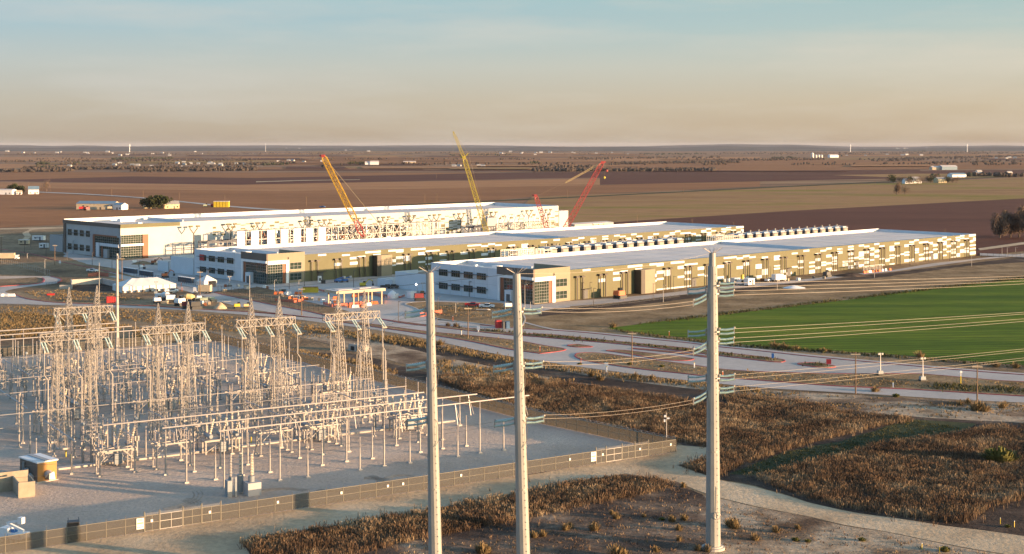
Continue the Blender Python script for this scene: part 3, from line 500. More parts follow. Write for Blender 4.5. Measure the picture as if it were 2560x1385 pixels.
for c, d in (((-0.32, ye(236), 0), (0.3, ye(233.5) - ye(238.5), 11.6)), ((-0.33, ye(264), 11.2), (0.3, ye(235) - ye(293), 0.7)), ((wall_hit(KA, UV, 361, 600)[0], -0.95, 0), (3.2, 0.5, 12.4)), ((-0.36, ye(257), 0), (0.3, 1.4, 6.2))): MB().box(c, d).build("jamb", M['rust'], ha)
grid_glass(ha, Vector((-0.2, 0.3, 0)), Yv, ye(238.5) - 0.6, 0.3, 11.3, 12, 8, 0.14, -X, "glass_wall")
lf = MB(); lf.box((-0.62, ye(247), 0), (0.5, ye(245) - ye(253), 7.6)); lf.box((-0.63, (ye(253) + 0.2) / 2, 6.1), (0.5, ye(253) + 0.2, 1.5)); lf.build("portal_frame", M['white_wall'], ha)
vb = MB(); vb.box((-1.1, ye(271), 0), (1.4, 4.2, 4.6)); vb.build("vestibule", M['grey_wall'], ha)
sg = wall_hit(KA, UV, 356, 600)[0]
for z0, z1, nz in ((0.3, 6.6, 5), (7.8, 12.4, 4)): grid_glass(ha, Vector((0.2, -0.74, 0)), X, sg - 0.4, z0, z1, 9, nz, 0.14, -Yv, "glass_wall")
wb = MB(); wb.box((sg / 2, -1.05, 6.65), (sg, 0.7, 1.1)); wb.build("spandrel", M['white'], ha)
for a, b in ((170, 179.4), (185, 194.5), (200, 209.7), (215.5, 225)):
    for z0, z1 in ((2.1, 5.4), (10.0, 13.3)):
        y0, y1 = ye(b), ye(a)
        g = grid_glass(ha, Vector((-0.02, y0, 0)), Yv, y1 - y0, z0, z1, 3, 2, 0.06, -X)
        sh = MB(); sh.box((-0.6, (y0 + y1) / 2, z0 + 1.5), (1.1, y1 - y0 + 1.6, 0.14)); sh.build("sun_shade", M['shade_grey'], g)
dm = MB(); dm.box((wall_hit(KA, UV, 411, 640)[0], -0.75, 0), (1.6, 0.12, 4.2)); dm.build("service_door", M['grey_wall'], ha)
# forked duct posts in front of the white hall
yp = thing("forked_duct", "olive forked duct post with two hooded outlets by the white hall front", "duct", (0, 0, 0), BANG, "forked ducts along the white hall")
m = MB(); m.tube([(0, 0, 0), (0, 0, 12.2)], 0.33, 8); m.build("post", M['dark_brown'], yp)
for e in (-1, 1):
    m = MB(); m.tube([(0, 0, 12.0), (e * 2.2, 0, 14.7), (e * 2.2, 0, 15.6)], 0.26, 8); m.build("fork_arm", M['dark_brown'], yp)
    m = MB(); m.box((e * 2.2 + 0.4, 0, 15.5), (2.2, 0.9, 0.85)); m.build("outlet", M['olive'], yp)
fx = [474.5] + [520 + a / 7.111 for a in (408, 922, 1770, 2110)] + [860 + a / 7.111 for a in (300, 735, 1192, 1642, 2080)] + [1180 + a / 9.846 for a in (520, 1400, 1870)]
for i, px in enumerate(fx):
    s = wall_hit(KA - VV * 3.0, UV, px, 600)[0]; q = KA - VV * (3.0 if i else 7.0) + UV * s
    if i == 0: yp.location = q
    else: dup(yp, q, BANG)
# steel yards with pipework between the halls
def frame_yard(K, y, x0, x1, h, n, name, label, deep=9.0, brace=True, m='steel_white', low=5.0):
    t = thing(name, label, "steel frame", K + UV * x0 + VV * y, BANG); L = x1 - x0
    cm = None; b = MB(); d = MB()
    for j in (0, 1):
        for i in range(n + 1):
            if cm is None: cm = MB().box((0, 0, 0), (0.42, 0.42, h)).build("column", M[m], t)
            else: q = cm.copy(); COL.objects.link(q); q.parent = t; q.location = (L * i / n, j * deep, 0)
        for z in (low, h * 0.62, h - 0.25): b.box((L / 2, j * deep, z), (L, 0.3, 0.36))
        if brace:
            for i in range(n):
                if i % 3 == 2: continue
                xa, xb = L * i / n, L * (i + 1) / n
                d.bar((xa, j * deep, low), (xb, j * deep, h - 0.3), 0.26); d.bar((xb, j * deep, low), (xa, j * deep, h - 0.3), 0.26)
    for i in range(n + 1):
        for z in (low, h - 0.25): b.box((L * i / n, deep / 2, z + 0.03), (0.28, deep, 0.32))
    b.build("beam", M[m], t)
    if brace: d.build("brace", M[m], t)
    return t
fy = frame_yard(KA, -24, 38, 62, 8.5, 4, "pipe_rack", "dark navy steel frame at the left end of the yard by the white hall", 9, False, 'navy', 7.6)
fy = frame_yard(KA, -24, 62, 128, 13.2, 14, "pipe_rack", "pale steel frame hung with white screens in front of the white hall", 9, False)
scr = [593, 628, 668, 702, 734, 765, 797]
m0 = None
for px in scr:
    s = wall_hit(KA - VV * 24, UV, px, 600)[0]; loc = Vector((s - 62 + 2.2, -0.35, 0))
    if m0 is None:
        q = MB(); q.box((0, 0, 0.3), (4.9, 0.14, 12.9)); m0 = q.build("white_screen", M['white'], fy, loc=loc)
        g = MB(); g.bar((-2.3, -0.12, 5.2), (2.3, -0.12, 1.0), 0.12); g.bar((-2.3, -0.12, 8.0), (2.3, -0.12, 12.6), 0.12); g.build("brace", M['galv'], m0)
    else:
        c = m0.copy(); COL.objects.link(c); c.parent = fy; c.location = loc
        e = m0.children[0].copy(); COL.objects.link(e); e.parent = c
def clutter(t, L, z0, z1, n, deep, cols, sd):
    r2 = random.Random(sd); ms = {k: MB() for k in cols}
    for i in range(n):
        k = r2.choice(cols); x = r2.uniform(0.5, L - 0.5); y = r2.uniform(0.6, deep - 0.6); z = r2.uniform(z0, z1 - 1.2)
        if r2.random() < 0.5: ms[k].tube([(x, y, z), (x, y, z + r2.uniform(1, 3))], r2.uniform(0.15, 0.4), 6)
        elif r2.random() < 0.5: ms[k].tube([(x, y, z), (x + r2.uniform(1, 4), y, z)], r2.uniform(0.15, 0.4), 6)
        else: ms[k].box((x, y, z), (r2.uniform(0.6, 1.8), r2.uniform(0.6, 1.6), r2.uniform(0.6, 2)))
    for k in cols: ms[k].build("pipework", M[k], t)
clutter(fy, 66, 5.2, 13, 260, 9, ['dark', 'galv', 'rust', 'shade_grey'], 3)
fy = frame_yard(KA, -24, 128, 204, 13.0, 15, "pipe_rack", "pale cross-braced steel frame crammed with pipework before the white hall", 9)
clutter(fy, 50, 5.2, 12.6, 240, 9, ['dark', 'galv', 'chiller_beige', 'shade_grey'], 4)
fy = frame_yard(KA, -24, 228, 246, 8.6, 5, "pipe_rack", "small dark navy steel frame between the pale braced frames", 9, False, 'navy', 7.8)
fy = frame_yard(KA, -24, 247, 300, 9.6, 10, "pipe_rack", "pale steel frame with slanted pipe stubs near the red cranes", 9)
m = MB()
for i in range(11): m.bar((2 + i * 4.7, 2, 11.2), (4.4 + i * 4.7, 2, 15.2), 0.3); m.bar((2 + i * 4.7, 2, 11.2), (2.9 + i * 4.7, 2, 9.4), 0.3)
m.build("pipe_stub", M['galv'], fy); m = MB(); m.box((-3.5, 3, 8.7), (8, 5, 5.2)); m.build("cabin", M['grey_wall'], fy)
# chillers on a raised steel deck between the two olive halls
def chiller_bank(y, x0, x1, n, lab_deck, lab_unit, grp, cage):
    t = thing("steel_deck", lab_deck, "steel deck", KC + UV * (x0 - cage) + VV * y, BANG); L = x1 - x0 + cage + 2
    d = MB(); d.box((L / 2, 7.5, 9.2), (L, 15, 0.5)); d.build("deck", M['galv'], t)
    cm = MB().box((0, 0, 0), (0.4, 0.4, 9.2)).build("column", M['galv'], t, loc=(0.4, 0.5, 0))
    for i in range(int(L / 7) + 1):
        for j in (0.5, 14.5):
            if i or j > 1: c = cm.copy(); COL.objects.link(c); c.parent = t; c.location = (min(i * 7.0 + 0.4, L - 0.4), j, 0)
    r = MB(); nn = int(L / 2.4)
    for j in (0.15,):
        for i in range(nn + 1): r.box((L * i / nn, j, 9.7), (0.09, 0.09, 1.5))
        for z in (10.3, 11.1): r.box((L / 2, j, z), (L, 0.08, 0.09))
    r.build("railing", M['steel_white'], t)
    if cage:
        g = MB()
        for i in range(10):
            for j in (1.0, 6.0, 12.0): g.box((0.6 + (cage - 3) * i / 9, j, 9.7), (0.16, 0.16, 3.6))
        for z in (10.5, 11.6, 12.7, 13.2):
            for j in (1.0, 6.0, 12.0): g.box((cage / 2 - 0.9, j, z), (cage - 3, 0.12, 0.14))
        g.build("pipe_cage", M['galv'], t)
    u = thing("cooling_unit", lab_unit, "cooling unit", KC + UV * x0 + VV * (y + 6), BANG, grp)
    b = MB(); b.box((2.4, 2.5, 9.7), (4.6, 7.5, 3.1)); b.build("casing", M['shade_grey'], u)
    b = MB(); b.box((2.9, -1.32, 9.75), (3.4, 0.12, 2.6)); b.build("front_panel", M['chiller_beige'], u)
    b = MB(); b.box((2.4, 2.5, 12.8), (5.0, 7.9, 0.28)); b.box((2.4, 0.6, 13.08), (3.6, 2.8, 0.5)); b.box((2.4, 4.4, 13.08), (3.6, 2.8, 0.5)); b.build("fan_deck", M['fan_grey'], u)
    b = MB(); b.box((5.3, 6.4, 9.7), (0.5, 0.5, 4.4)); b.box((5.3, 6.4, 14.1), (0.75, 0.75, 0.25)); b.build("stack", M['chiller_beige'], u)
    for i in range(1, n): dup(u, KC + UV * (x0 + (x1 - x0) * i / n) + VV * (y + 6), BANG)
chiller_bank(66, 79, 176, 13, "raised galvanised deck carrying the left bank of cooling units", "grey cooling unit with grey fan top in the left bank between the olive halls", "left bank of cooling units", 24)
chiller_bank(66, 218, 322, 14, "raised galvanised deck carrying the right bank of cooling units", "grey cooling unit with grey fan top in the right bank behind the nearest hall", "right bank of cooling units", 18)
# ------------------------------------------------------------------ the substation
SO = Vector((-75.1, 203.5, 0)); SD = Vector((0.846, 0.533, 0)).normalized(); TD = Vector((-SD.y, SD.x, 0)); SANG = math.atan2(SD.y, SD.x)
def S(s, t, z=0.0): return SO + SD * s + TD * t + Vector((0, 0, z))
def st_of(px, py):
    p = G(px, py) - SO; return p.dot(SD), p.dot(TD)
M['gal_post'] = mat("galvanised_post", (0.34, 0.315, 0.285), 0.5, 0.15, var=0.10, scale=0.8)
M['lattice'] = mat("lattice_steel", (0.29, 0.265, 0.235), 0.55, 0.15, var=0.10, scale=0.5)
M['alu'] = mat("aluminium_bus", (0.35, 0.33, 0.32), 0.4, 0.3, var=0.05)
M['insul_brown'] = mat("brown_insulator", (0.30, 0.27, 0.25), 0.35, var=0.1)
M['insul_tan'] = mat("tan_bushing", (0.52, 0.43, 0.33), 0.4, var=0.1)
M['insul_teal'] = mat("teal_glass_insulator", (0.42, 0.54, 0.50), 0.15, var=0.15, scale=2, spec=0.8)
M['footing'] = mat("concrete_footing", (0.45, 0.41, 0.36), 0.9, var=0.1)
M['tank'] = mat("tank_grey", (0.24, 0.265, 0.275), 0.4)
M['wire'] = mat("conductor", (0.21, 0.185, 0.155), 0.45, 0.3, var=0.05)
M['yellow'] = mat("yellow_paint", (0.62, 0.45, 0.03), 0.5)
M['block'] = mat("concrete_block", (0.33, 0.275, 0.20), 0.9, var=0.12, scale=0.9, bump=0.3)
M['orange_wall'] = mat("ochre_cladding", (0.42, 0.20, 0.055), 0.7, var=0.05)
def ribbed(mb, a, b, r0, r1, n, sides=7):
    a, b = Vector(a), Vector(b); pts, rs = [], []
    for i in range(n):
        for f, r in ((0.1, r0), (0.5, r1), (0.9, r0)): pts.append(a.lerp(b, (i + f) / n)); rs.append(r)
    mb.tube(pts, rs, sides)
GRP_T = "tall bus posts of the substation"; GRP_S = "short bus posts of the substation"
def post(name, label, h, ins, grp):
    t = thing(name, label, "bus post", (0, 0, 0), SANG, grp)
    m = MB(); m.tube([(0, 0, 0.3), (0, 0, h * 0.5), (0, 0, h * 0.5 + 0.01), (0, 0, h - ins)], [0.165, 0.165, 0.12, 0.12], 8); m.build("post", M['gal_post'], t)
    m = MB(); ribbed(m, (0, 0, h - ins), (0, 0, h), 0.09, 0.16, 5); m.build("insulator", M['insul_brown'], t)
    m = MB(); m.box((0, 0, 0), (0.8, 0.8, 0.3), taper=0.9); m.build("footing", M['footing'], t)
    return t
tall = post("bus_post", "tall slim galvanised post with a brown insulator tip carrying the bus pipes", 10.0, 2.2, GRP_T)
short = post("bus_post", "short galvanised post with a brown insulator tip among the switch frames", 6.2, 2.0, GRP_S)
mid = post("bus_post", "mid height galvanised post with a brown insulator tip behind the lattice gantries", 8.0, 2.2, "mid height bus posts of the substation")
used = set()
def put(pr, s, t):
    if not (0.21 * t - 14 < s < 112 - 0.1 * t) or t > 192: return
    if pr in used: dup(pr, S(s, t), SANG)
    else: pr.location = S(s, t); used.add(pr)
for t, off in ((19.6, 41.7), (26.8, 37.4), (34.6, 36.2)):
    for k in (0, 1, 3, 5, 6):
        if t < 22 or k < 6: put(tall, off + k * 10.4 - (0 if k else 0.0), t)
    for k in range(6): put(short, off + 5.2 + k * 10.4, t - 0.4)
for k in range(9):
    s = 19 + k * 10.2
    put(short, s + 3, 44.5); put(short, s + 7, 58); put(mid, s, 63.5); put(short, s + 4.5, 66); put(tall, s + 1.5, 76)
    put(short, s + 6, 80); put(mid, s + 3.5, 88); put(short, s + 0.5, 93); put(short, s + 6.5, 99); put(mid, s + 2, 108); put(tall, s + 5, 117)
    put(short, s + 1, 124); put(short, s + 6, 130); put(mid, s + 3, 139); put(short, s + 7, 146); put(tall, s + 2, 157); put(short, s + 5, 163); put(tall, s + 6, 166); put(mid, s + 1, 172); put(tall, s + 4, 176)
for k in range(10):
    s = 15 + k * 10.2
    for t, d in ((50, 2), (61, 8), (72.5, 4), (84, 1), (97, 9), (103, 5), (112, 7), (121, 9), (127, 4), (134, 6), (143, 1), (150, 8), (154, 3), (160, 9), (169, 5), (179, 2), (184, 7)):
        put(short if (k + int(t)) % 3 else mid, s + d, t)
# pipe buses
def bus(a, b, r, label, name="bus_pipe", m='alu'):
    mb = MB(); mb.tube([a, b], r, 7); tag(mb.build(name, M[m]), label, "pipe", None)
bus(S(25.0, 35, 10.2), S(89, 33.6, 10.2), 0.14, "long pale bus pipe, farthest of the three at the front of the substation")
bus(S(33.1, 27, 10.2), S(97, 26.2, 10.2), 0.14, "long pale bus pipe, middle of the three at the front of the substation")
bus(S(40.6, 19.2, 10.2), S(105, 19.4, 10.2), 0.14, "long pale bus pipe, nearest of the three at the front of the substation")
for i, (t, s1) in enumerate(((157, 72), (166, 70), (175, 69))):
    bus(S(20, t, 10.2), S(s1, t, 10.2), 0.15, ("nearest", "middle", "farthest")[i] + " of three bus pipes at the back left of the substation")
q = 0
for k in range(9):
    s = 22 + k * 10.2
    for t0, t1, z in ((42, 64, 6.4), (78, 104, 6.5), (120, 150, 6.5)):
        if s < 0.21 * t1 - 8 or s > 106 - 0.1 * t1: continue
        mb = MB(); mb.tube([S(s, t0, z), S(s, t1, z)], 0.11, 6)
        tag(mb.build("riser_bus", M['alu']), ("thin pipe running away from the front bus pipes between switch frames", "thin pipe running away behind the lattice gantries", "thin pipe running away in the back half of the substation")[(t0 > 60) + (t0 > 110)], "pipe", ("thin bus pipes, front rows", "thin bus pipes, middle rows", "thin bus pipes, back rows")[(t0 > 60) + (t0 > 110)])
for i, (t, z) in enumerate(((52, 8.2), (66, 8.0), (89, 8.1), (108, 8.0), (124, 6.3), (139, 8.0))):
    bus(S(0.21 * t - 12, t, z), S(100 - 0.1 * t, t, z), 0.07, ("first", "second", "third", "fourth", "fifth", "sixth")[i] + " thin cross bus from the front, over the switch frames")
# slanted droppers from the front buses
dr = thing("bus_dropper", "thin slanted rod hanging from a front bus pipe to a short post", "rod", S(52, 19.3, 10.1), SANG, "slanted droppers of the front buses")
mb = MB(); mb.tube([(0, 0, 0), (1.4, 0.3, -3.9)], 0.07, 5); mb.build("rod", M['alu'], dr); mb = MB(); mb.tube([(0, 0, 0), (0.3, -0.5, -3.9)], 0.07, 5); mb.build("rod", M['alu'], dr)
for s, t in ((63, 19.3), (76, 19.3), (88, 19.3), (103.5, 19.4), (45, 26.9), (58, 26.8), (70, 26.6), (84, 26.4), (95, 26.2), (38, 34.8), (50, 34.5), (64, 34.2), (77, 34), (87.5, 33.7)): dup(dr, S(s, t, 10.1), SANG)
# disconnect switches on table frames
sw = thing("switch_frame", "disconnect switch on a braced steel table in the substation", "switch", (0, 0, 0), SANG, "disconnect switches of the substation")
for x in (-3.2, 3.2):
    for y in (-1.2, 1.2):
        mb = MB(); mb.tube([(x, y, 0.2), (x, y, 4.3)], 0.14, 7); mb.box((x, y, 0), (0.7, 0.7, 0.25)); mb.build("leg", M['gal_post'], sw)
mb = MB()
for y in (-1.2, 1.2): mb.box((0, y, 4.3), (7.2, 0.22, 0.26))
for x in (-3.2, 0, 3.2): mb.box((x, 0, 4.57), (0.24, 3.2, 0.22))
mb.build("table", M['gal_post'], sw)
mb = MB()
for y in (-1.2, 1.2): mb.bar((-3.2, y, 2.4), (-1.2, y, 4.3), 0.12); mb.bar((3.2, y, 2.4), (1.2, y, 4.3), 0.12)
for x in (-3.2, 3.2): mb.bar((x, -1.2, 1.2), (x, 1.2, 4.0), 0.1); mb.bar((x, 1.2, 1.2), (x, -1.2, 4.0), 0.1)
mb.build("brace", M['gal_post'], sw)
for x in (-2.8, 0, 2.8):
    for y in (-1.2, 1.2): mb = MB(); ribbed(mb, (x, y, 4.8), (x, y, 6.5), 0.1, 0.19, 5); mb.build("insulator", M['insul_brown'], sw)
    mb = MB(); mb.tube([(x, -1.6, 6.6), (x, 1.2, 6.65), (x + 0.2, 1.6, 7.2)], 0.07, 5); mb.build("blade", M['alu'], sw)
SWS = [(s, t) for s in (29, 39.4, 49.6, 60, 70.2, 80.4, 90.6) for t in (41, 55, 85, 104, 126, 143)]
first = True
for s, t in SWS:
    if s < 0.21 * t - 6 or s > 104 - 0.12 * t: continue
    if (s * 7 + t * 3) % 5 < 1.0: continue
    if first: sw.location = S(s, t); first = False
    else: dup(sw, S(s + rnd.uniform(-1, 1), t), SANG + (math.pi / 2 if t in (55, 104) else 0))
# circuit breakers with splayed bushings
cb = thing("circuit_breaker", "circuit breaker with grey tanks and splayed tan bushings in the substation", "circuit breaker", (0, 0, 0), SANG, "circuit breakers of the substation")
mb = MB(); mb.box((0, 0, 2.4), (7.6, 2.4, 0.35))
for x in (-3.4, 0, 3.4):
    for y in (-0.9, 0.9): mb.box((x, y, 0), (0.26, 0.26, 2.4))
mb.bar((-3.4, -0.9, 0.4), (0, -0.9, 2.3), 0.14); mb.bar((3.4, -0.9, 0.4), (0, -0.9, 2.3), 0.14); mb.build("stand", M['gal_post'], cb)
for x in (-2.6, 0, 2.6):
    mb = MB(); mb.tube([(x, -1.6, 3.5), (x, -1.4, 3.5), (x, 1.4, 3.5), (x, 1.6, 3.5)], [0.35, 0.5, 0.5, 0.35], 10); tk = mb.build("tank", M['tank'], cb)
    for e in (-1, 1):
        mb = MB(); ribbed(mb, (x, e * 0.9, 3.9), (x + 0.35, e * 2.0, 7.1), 0.2, 0.3, 7, 8); mb.build("bushing", M['insul_tan'], tk)
mb = MB(); mb.box((0, -1.75, 0.5), (1.5, 0.8, 1.9)); mb.build("control_cabinet", M['tank'], cb)
first = True
for s, t in ((31, 48), (51.5, 47.5), (72, 47.5), (92, 47), (36, 96), (57, 95), (77, 94), (46, 136), (66, 135), (86, 118), (40, 112), (93, 84)):
    if first: cb.location = S(s, t); first = False
    else: dup(cb, S(s, t), SANG)
cv = thing("instrument_transformer", "slim instrument transformer with a dark ribbed column on a steel pedestal", "transformer", (0, 0, 0), SANG, "instrument transformers of the substation")
mb = MB(); mb.box((0, 0, 0), (0.45, 0.45, 3.2)); mb.box((0, 0, 3.2), (0.9, 0.9, 0.9)); mb.build("pedestal", M['gal_post'], cv)
mb = MB(); ribbed(mb, (0, 0, 4.1), (0, 0, 7.0), 0.16, 0.26, 9); mb.build("column", M['insul_brown'], cv); mb = MB(); mb.lathe((0, 0, 7.0), [(0.2, 0), (0.38, 0.15), (0.38, 0.5), (0.15, 0.7)], 8); mb.build("cap", M['tank'], cv)
first = True
for k in range(8):
    for t in (52, 73, 112, 150):
        s = 26 + k * 10.2 + (2 if t > 60 else 0)
        if s < 0.21 * t - 4 or s > 102 - 0.1 * t or (k + int(t)) % 3 == 0: continue
        if first: cv.location = S(s, t); first = False
        else: dup(cv, S(s, t), SANG)
# lattice dead-end gantries
def lattice_leg(mb, a, b, w0, w1, n, ax, ay, r=0.05):
    a, b = Vector(a), Vector(b); prev = None
    for i in range(n + 1):
        f = i / n; c = a.lerp(b, f); w = w0 + (w1 - w0) * f
        q = [c + ax * (e * w / 2) + ay * (g * w / 2) for e, g in ((-1, -1), (1, -1), (1, 1), (-1, 1))]
        if prev:
            for k in range(4):
                mb.bar(prev[k], q[k], 0.11); j = (k + 1) % 4
                mb.bar(prev[k], q[j], r); mb.bar(prev[j], q[k], r)
        prev = q
def gantry(label, s, t):
    g = thing("dead_end_gantry", label, "gantry", S(s, t), SANG, None); ax, ay = X, Yv
    for x in (-3.2, 3.2):
        m = MB(); lattice_leg(m, (x, -3.7, 0.3), (x, -0.45, 21), 1.5, 1.05, 14, ax, ay); lt = m.build("lattice_leg", M['lattice'], g)
        m = MB(); lattice_leg(m, (x, 3.7, 0.3), (x, 0.45, 21), 1.5, 1.05, 14, ax, ay); m.build("lattice_leg", M['lattice'], g)
        m = MB(); lattice_leg(m, (x, 0, 21), (x, 0, 22.6), 1.35, 1.25, 1, ax, ay); lattice_leg(m, (x, 0, 22.6), (x, 0, 27.2), 1.25, 0.12, 5, ax, ay, 0.07); m.build("peak", M['lattice'], g)
        for y in (-3.7, 3.7): MB().box((x, y, 0), (2.2, 2.2, 0.35)).build("footing", M['footing'], g)
    m = MB(); n = 12; prev = None
    for i in range(n + 1):
        x = -6.7 + 13.4 * i / n; qv = [Vector((x, y, z)) for y, z in ((-0.75, 21), (0.75, 21), (0.75, 22.5), (-0.75, 22.5))]
        for k in range(4): m.bar(qv[k], qv[(k + 1) % 4], 0.10)
        if prev:
            for k in range(4): m.bar(prev[k], qv[k], 0.13); j = (k + 1) % 4; m.bar(prev[k] if i % 2 else prev[j], qv[j] if i % 2 else qv[k], 0.10)
        prev = qv
    for x, e in ((-3.2, -1), (3.2, 1)): m.bar((x + e * 0.6, -0.7, 19.0), (x + e * 2.4, -0.7, 21), 0.13)
    m.build("lattice_beam", M['lattice'], g)
    for x in (-6.3, 0, 6.3):
        m = MB()
        for e in (-0.3, 0.3): ribbed(m, (x + e, -0.9, 20.9), (x + e, -4.0, 19.2), 0.1, 0.2, 9)
        st = m.build("insulator_string", M['insul_teal'], g)
        m = MB(); m.box((x, -4.15, 19.0), (1.0, 0.12, 0.3)); m.tube([(x, -4.2, 19.1), (x, -3.4, 16.5), (x + 0.1, -2.6, 13.5), (x, -2.6, 9.6)], 0.07, 5); m.build("jumper", M['wire'], st)
    return g
gantry("lattice gantry at the far left front of the substation, below and left of another", 29.2, 70.5)
gantry("lattice gantry, second from the left in the row across the substation", 49.5, 70.2)
gantry("lattice gantry, third from the left in the row across the substation", 69.8, 70)
gantry("lattice gantry at the right end of the row across the substation", 90.2, 69.7)
gantry("lattice gantry standing farther back, beside the tall grey mast", 42.4, 113)
# tall insulated risers with an offset joint near the gantries
rs = thing("riser_pipe", "tall thin pipe with a kink halfway, rising beside the lattice gantries", "pipe", (0, 0, 0), SANG, "kinked riser pipes by the gantries")
mb = MB(); mb.tube([(0, 0, 0.2), (0, 0, 14.0), (-0.7, 0, 15.0), (-0.7, 0, 20.6)], [0.17, 0.15, 0.11, 0.09], 7); mb.box((0, 0, 0), (0.8, 0.8, 0.3)); mb.build("pipe", M['gal_post'], rs)
first = True
for s in (29.2, 49.5, 69.8, 90.2):
    for e in (-6.3, 0.2, 6.3):
        if first: rs.location = S(s + e, 65.5); first = False
        else: dup(rs, S(s + e, 65.5), SANG)
# lightning mast, rods
def mast(px, py, ptop, r, label, name="lightning_mast", m='gal_post'):
    p = G(px, py); h = HC - (ptop - HY) / F * p.y
    t = thing(name, label, "mast", p); mb = MB(); mb.tube([(0, 0, 0.2), (0, 0, h * 0.5), (0, 0, h)], [r, r * 0.75, r * 0.45], 10); mb.build("shaft", M[m], t)
    mb = MB(); mb.box((0, 0, 0), (r * 4, r * 4, 0.25)); mb.build("footing", M['footing'], t)
    return t, h
t_, h_ = mast(293, 905, 634, 0.62, "tall thick grey mast in the back left of the substation")
mb = MB(); mb.box((0.3, -0.2, h_ - 1.5), (0.35, 0.4, 1.0)); mb.build("junction_box", M['gal_post'], t_)
mast(248, 796, 657, 0.16, "thin pale rod left of the big white tent")
mast(624, 820, 688, 0.17, "thin grey rod behind the third lattice gantry peak")
mast(958, 1015, 832, 0.15, "thin kinked rod right of the right lattice gantry")
# control house, block enclosure, small transformer, bollards
def local_house():
    t = thing("control_house", "small ochre control house with a white roof in the gravel yard", "shed", S(28.5, 26.5), SANG)
    p0 = G(94, 1208); t.location = p0
    p1 = G(142, 1199); ax = (p1 - p0).normalized(); t.rotation_euler = (0, 0, math.atan2(ax.y, ax.x)); L = (p1 - p0).length; D = 6.5
    m = MB(); m.box((L / 2, D / 2, 0.2), (L, D, 3.3)); m.build("wall", M['orange_wall'], t)
    m = MB(); m.box((L / 2, D / 2, 0), (L + 0.6, D + 0.6, 0.2)); m.build("slab", M['footing'], t)
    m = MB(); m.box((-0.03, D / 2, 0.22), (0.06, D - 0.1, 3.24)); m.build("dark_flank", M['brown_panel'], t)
    m = MB(); m.box((L / 2, D / 2, 3.5), (L + 0.4, D + 0.4, 0.22)); rf = m.build("roof", M['white'], t)
    m = MB(); m.box((L / 2, D / 2, 3.72), (0.9, D + 0.45, 0.14)); m.build("ridge_vent", M['grey_wall'], rf)
    m = MB(); m.tube([(L * 0.52, -0.55, 1.1), (L * 0.52, 0.0, 1.5)], [0.75, 0.75], 10); m.box((L * 0.62, -0.5, 0.4), (1.2, 0.9, 1.3), taper=0.75); m.build("vent_hood", M['alu'], t)
    m = MB(); m.tube([(-0.5, D * 0.3, 0.6), (0, D * 0.3, 0.9)], [0.8, 0.8], 10); m.tube([(-0.35, D * 0.7, 0.2), (-0.35, D * 0.7, 3.2)], 0.2, 8); m.box((-0.4, D * 0.5, 1.3), (0.5, 0.8, 0.9)); m.build("wall_unit", M['tank'], t)
local_house()
def enclosure():
    a, b = G(46, 1246), G(88, 1241); ax = (b - a).normalized(); t = thing("block_enclosure", "roofless tan block enclosure in front of the ochre control house", "enclosure", a, math.atan2(ax.y, ax.x)); L = (b - a).length
    for c, d in (((L / 2, 0.1, 0), (L, 0.2, 2.6)), ((0.1, 3.0, 0), (0.2, 5.6, 2.6)), ((L - 0.1, 3.0, 0), (0.2, 5.6, 2.6)), ((-2.2, 5.9, 0), (4.6, 0.2, 2.6)), ((L / 2 - 3.0, 9.4, 0), (L + 7, 0.2, 2.6)), ((-4.5, 7.6, 0), (0.2, 3.4, 2.6))):
        m = MB(); m.box(c, d); m.build("wall", M['block'], t)
enclosure()
def station_transformer():
    p = G(600, 1238); t = thing("station_transformer", "grey transformer with three upright tan bushings near the front fence", "transformer", p, SANG)
    for i, (x, y) in enumerate(((-1.5, 0.6), (0.6, 1.4), (1.9, -0.4))):
        m = MB(); m.tube([(x, y, 0.3), (x, y, 3.2)], 0.55 if i else 0.35, 10); m.build("tank", M['tank'], t)
        m = MB(); ribbed(m, (x, y, 3.2), (x, y, 7.0), 0.2, 0.32, 8); m.build("bushing", M['insul_tan'] if i else M['gal_post'], t)
    m = MB(); m.box((2.0, -0.6, 0), (2.4, 2.2, 2.2)); m.build("cabinet", M['grey_wall'], t); m = MB(); m.box((-2.0, 0.2, 0), (0.8, 1.4, 2.8)); m.box((-1.0, -0.6, 0), (0.3, 0.3, 3.4)); m.build("switch_box", M['tank'], t)
station_transformer()
bl = thing("bollard", "short yellow bollard standing between the substation frames", "bollard", G(165, 1143), 0, "yellow bollards in the substation"); m = MB(); m.tube([(0, 0, 0), (0, 0, 1.25), (0, 0, 1.35)], [0.13, 0.13, 0.06], 8); m.build("tube", M['yellow'], bl)
for px, py in ((178, 1153), (628, 1108), (372, 1017), (432, 1016), (448, 1013), (243, 950), (188, 952), (900, 985)): dup(bl, G(px, py))
tr = MB(); tr.box(S(60, 49.6, 0.0), (90, 1.6, 0.35), (SD, TD)); tag(tr.build("cable_trench", M['footing']), "long low concrete cable trench across the gravel under the breakers", "trench")
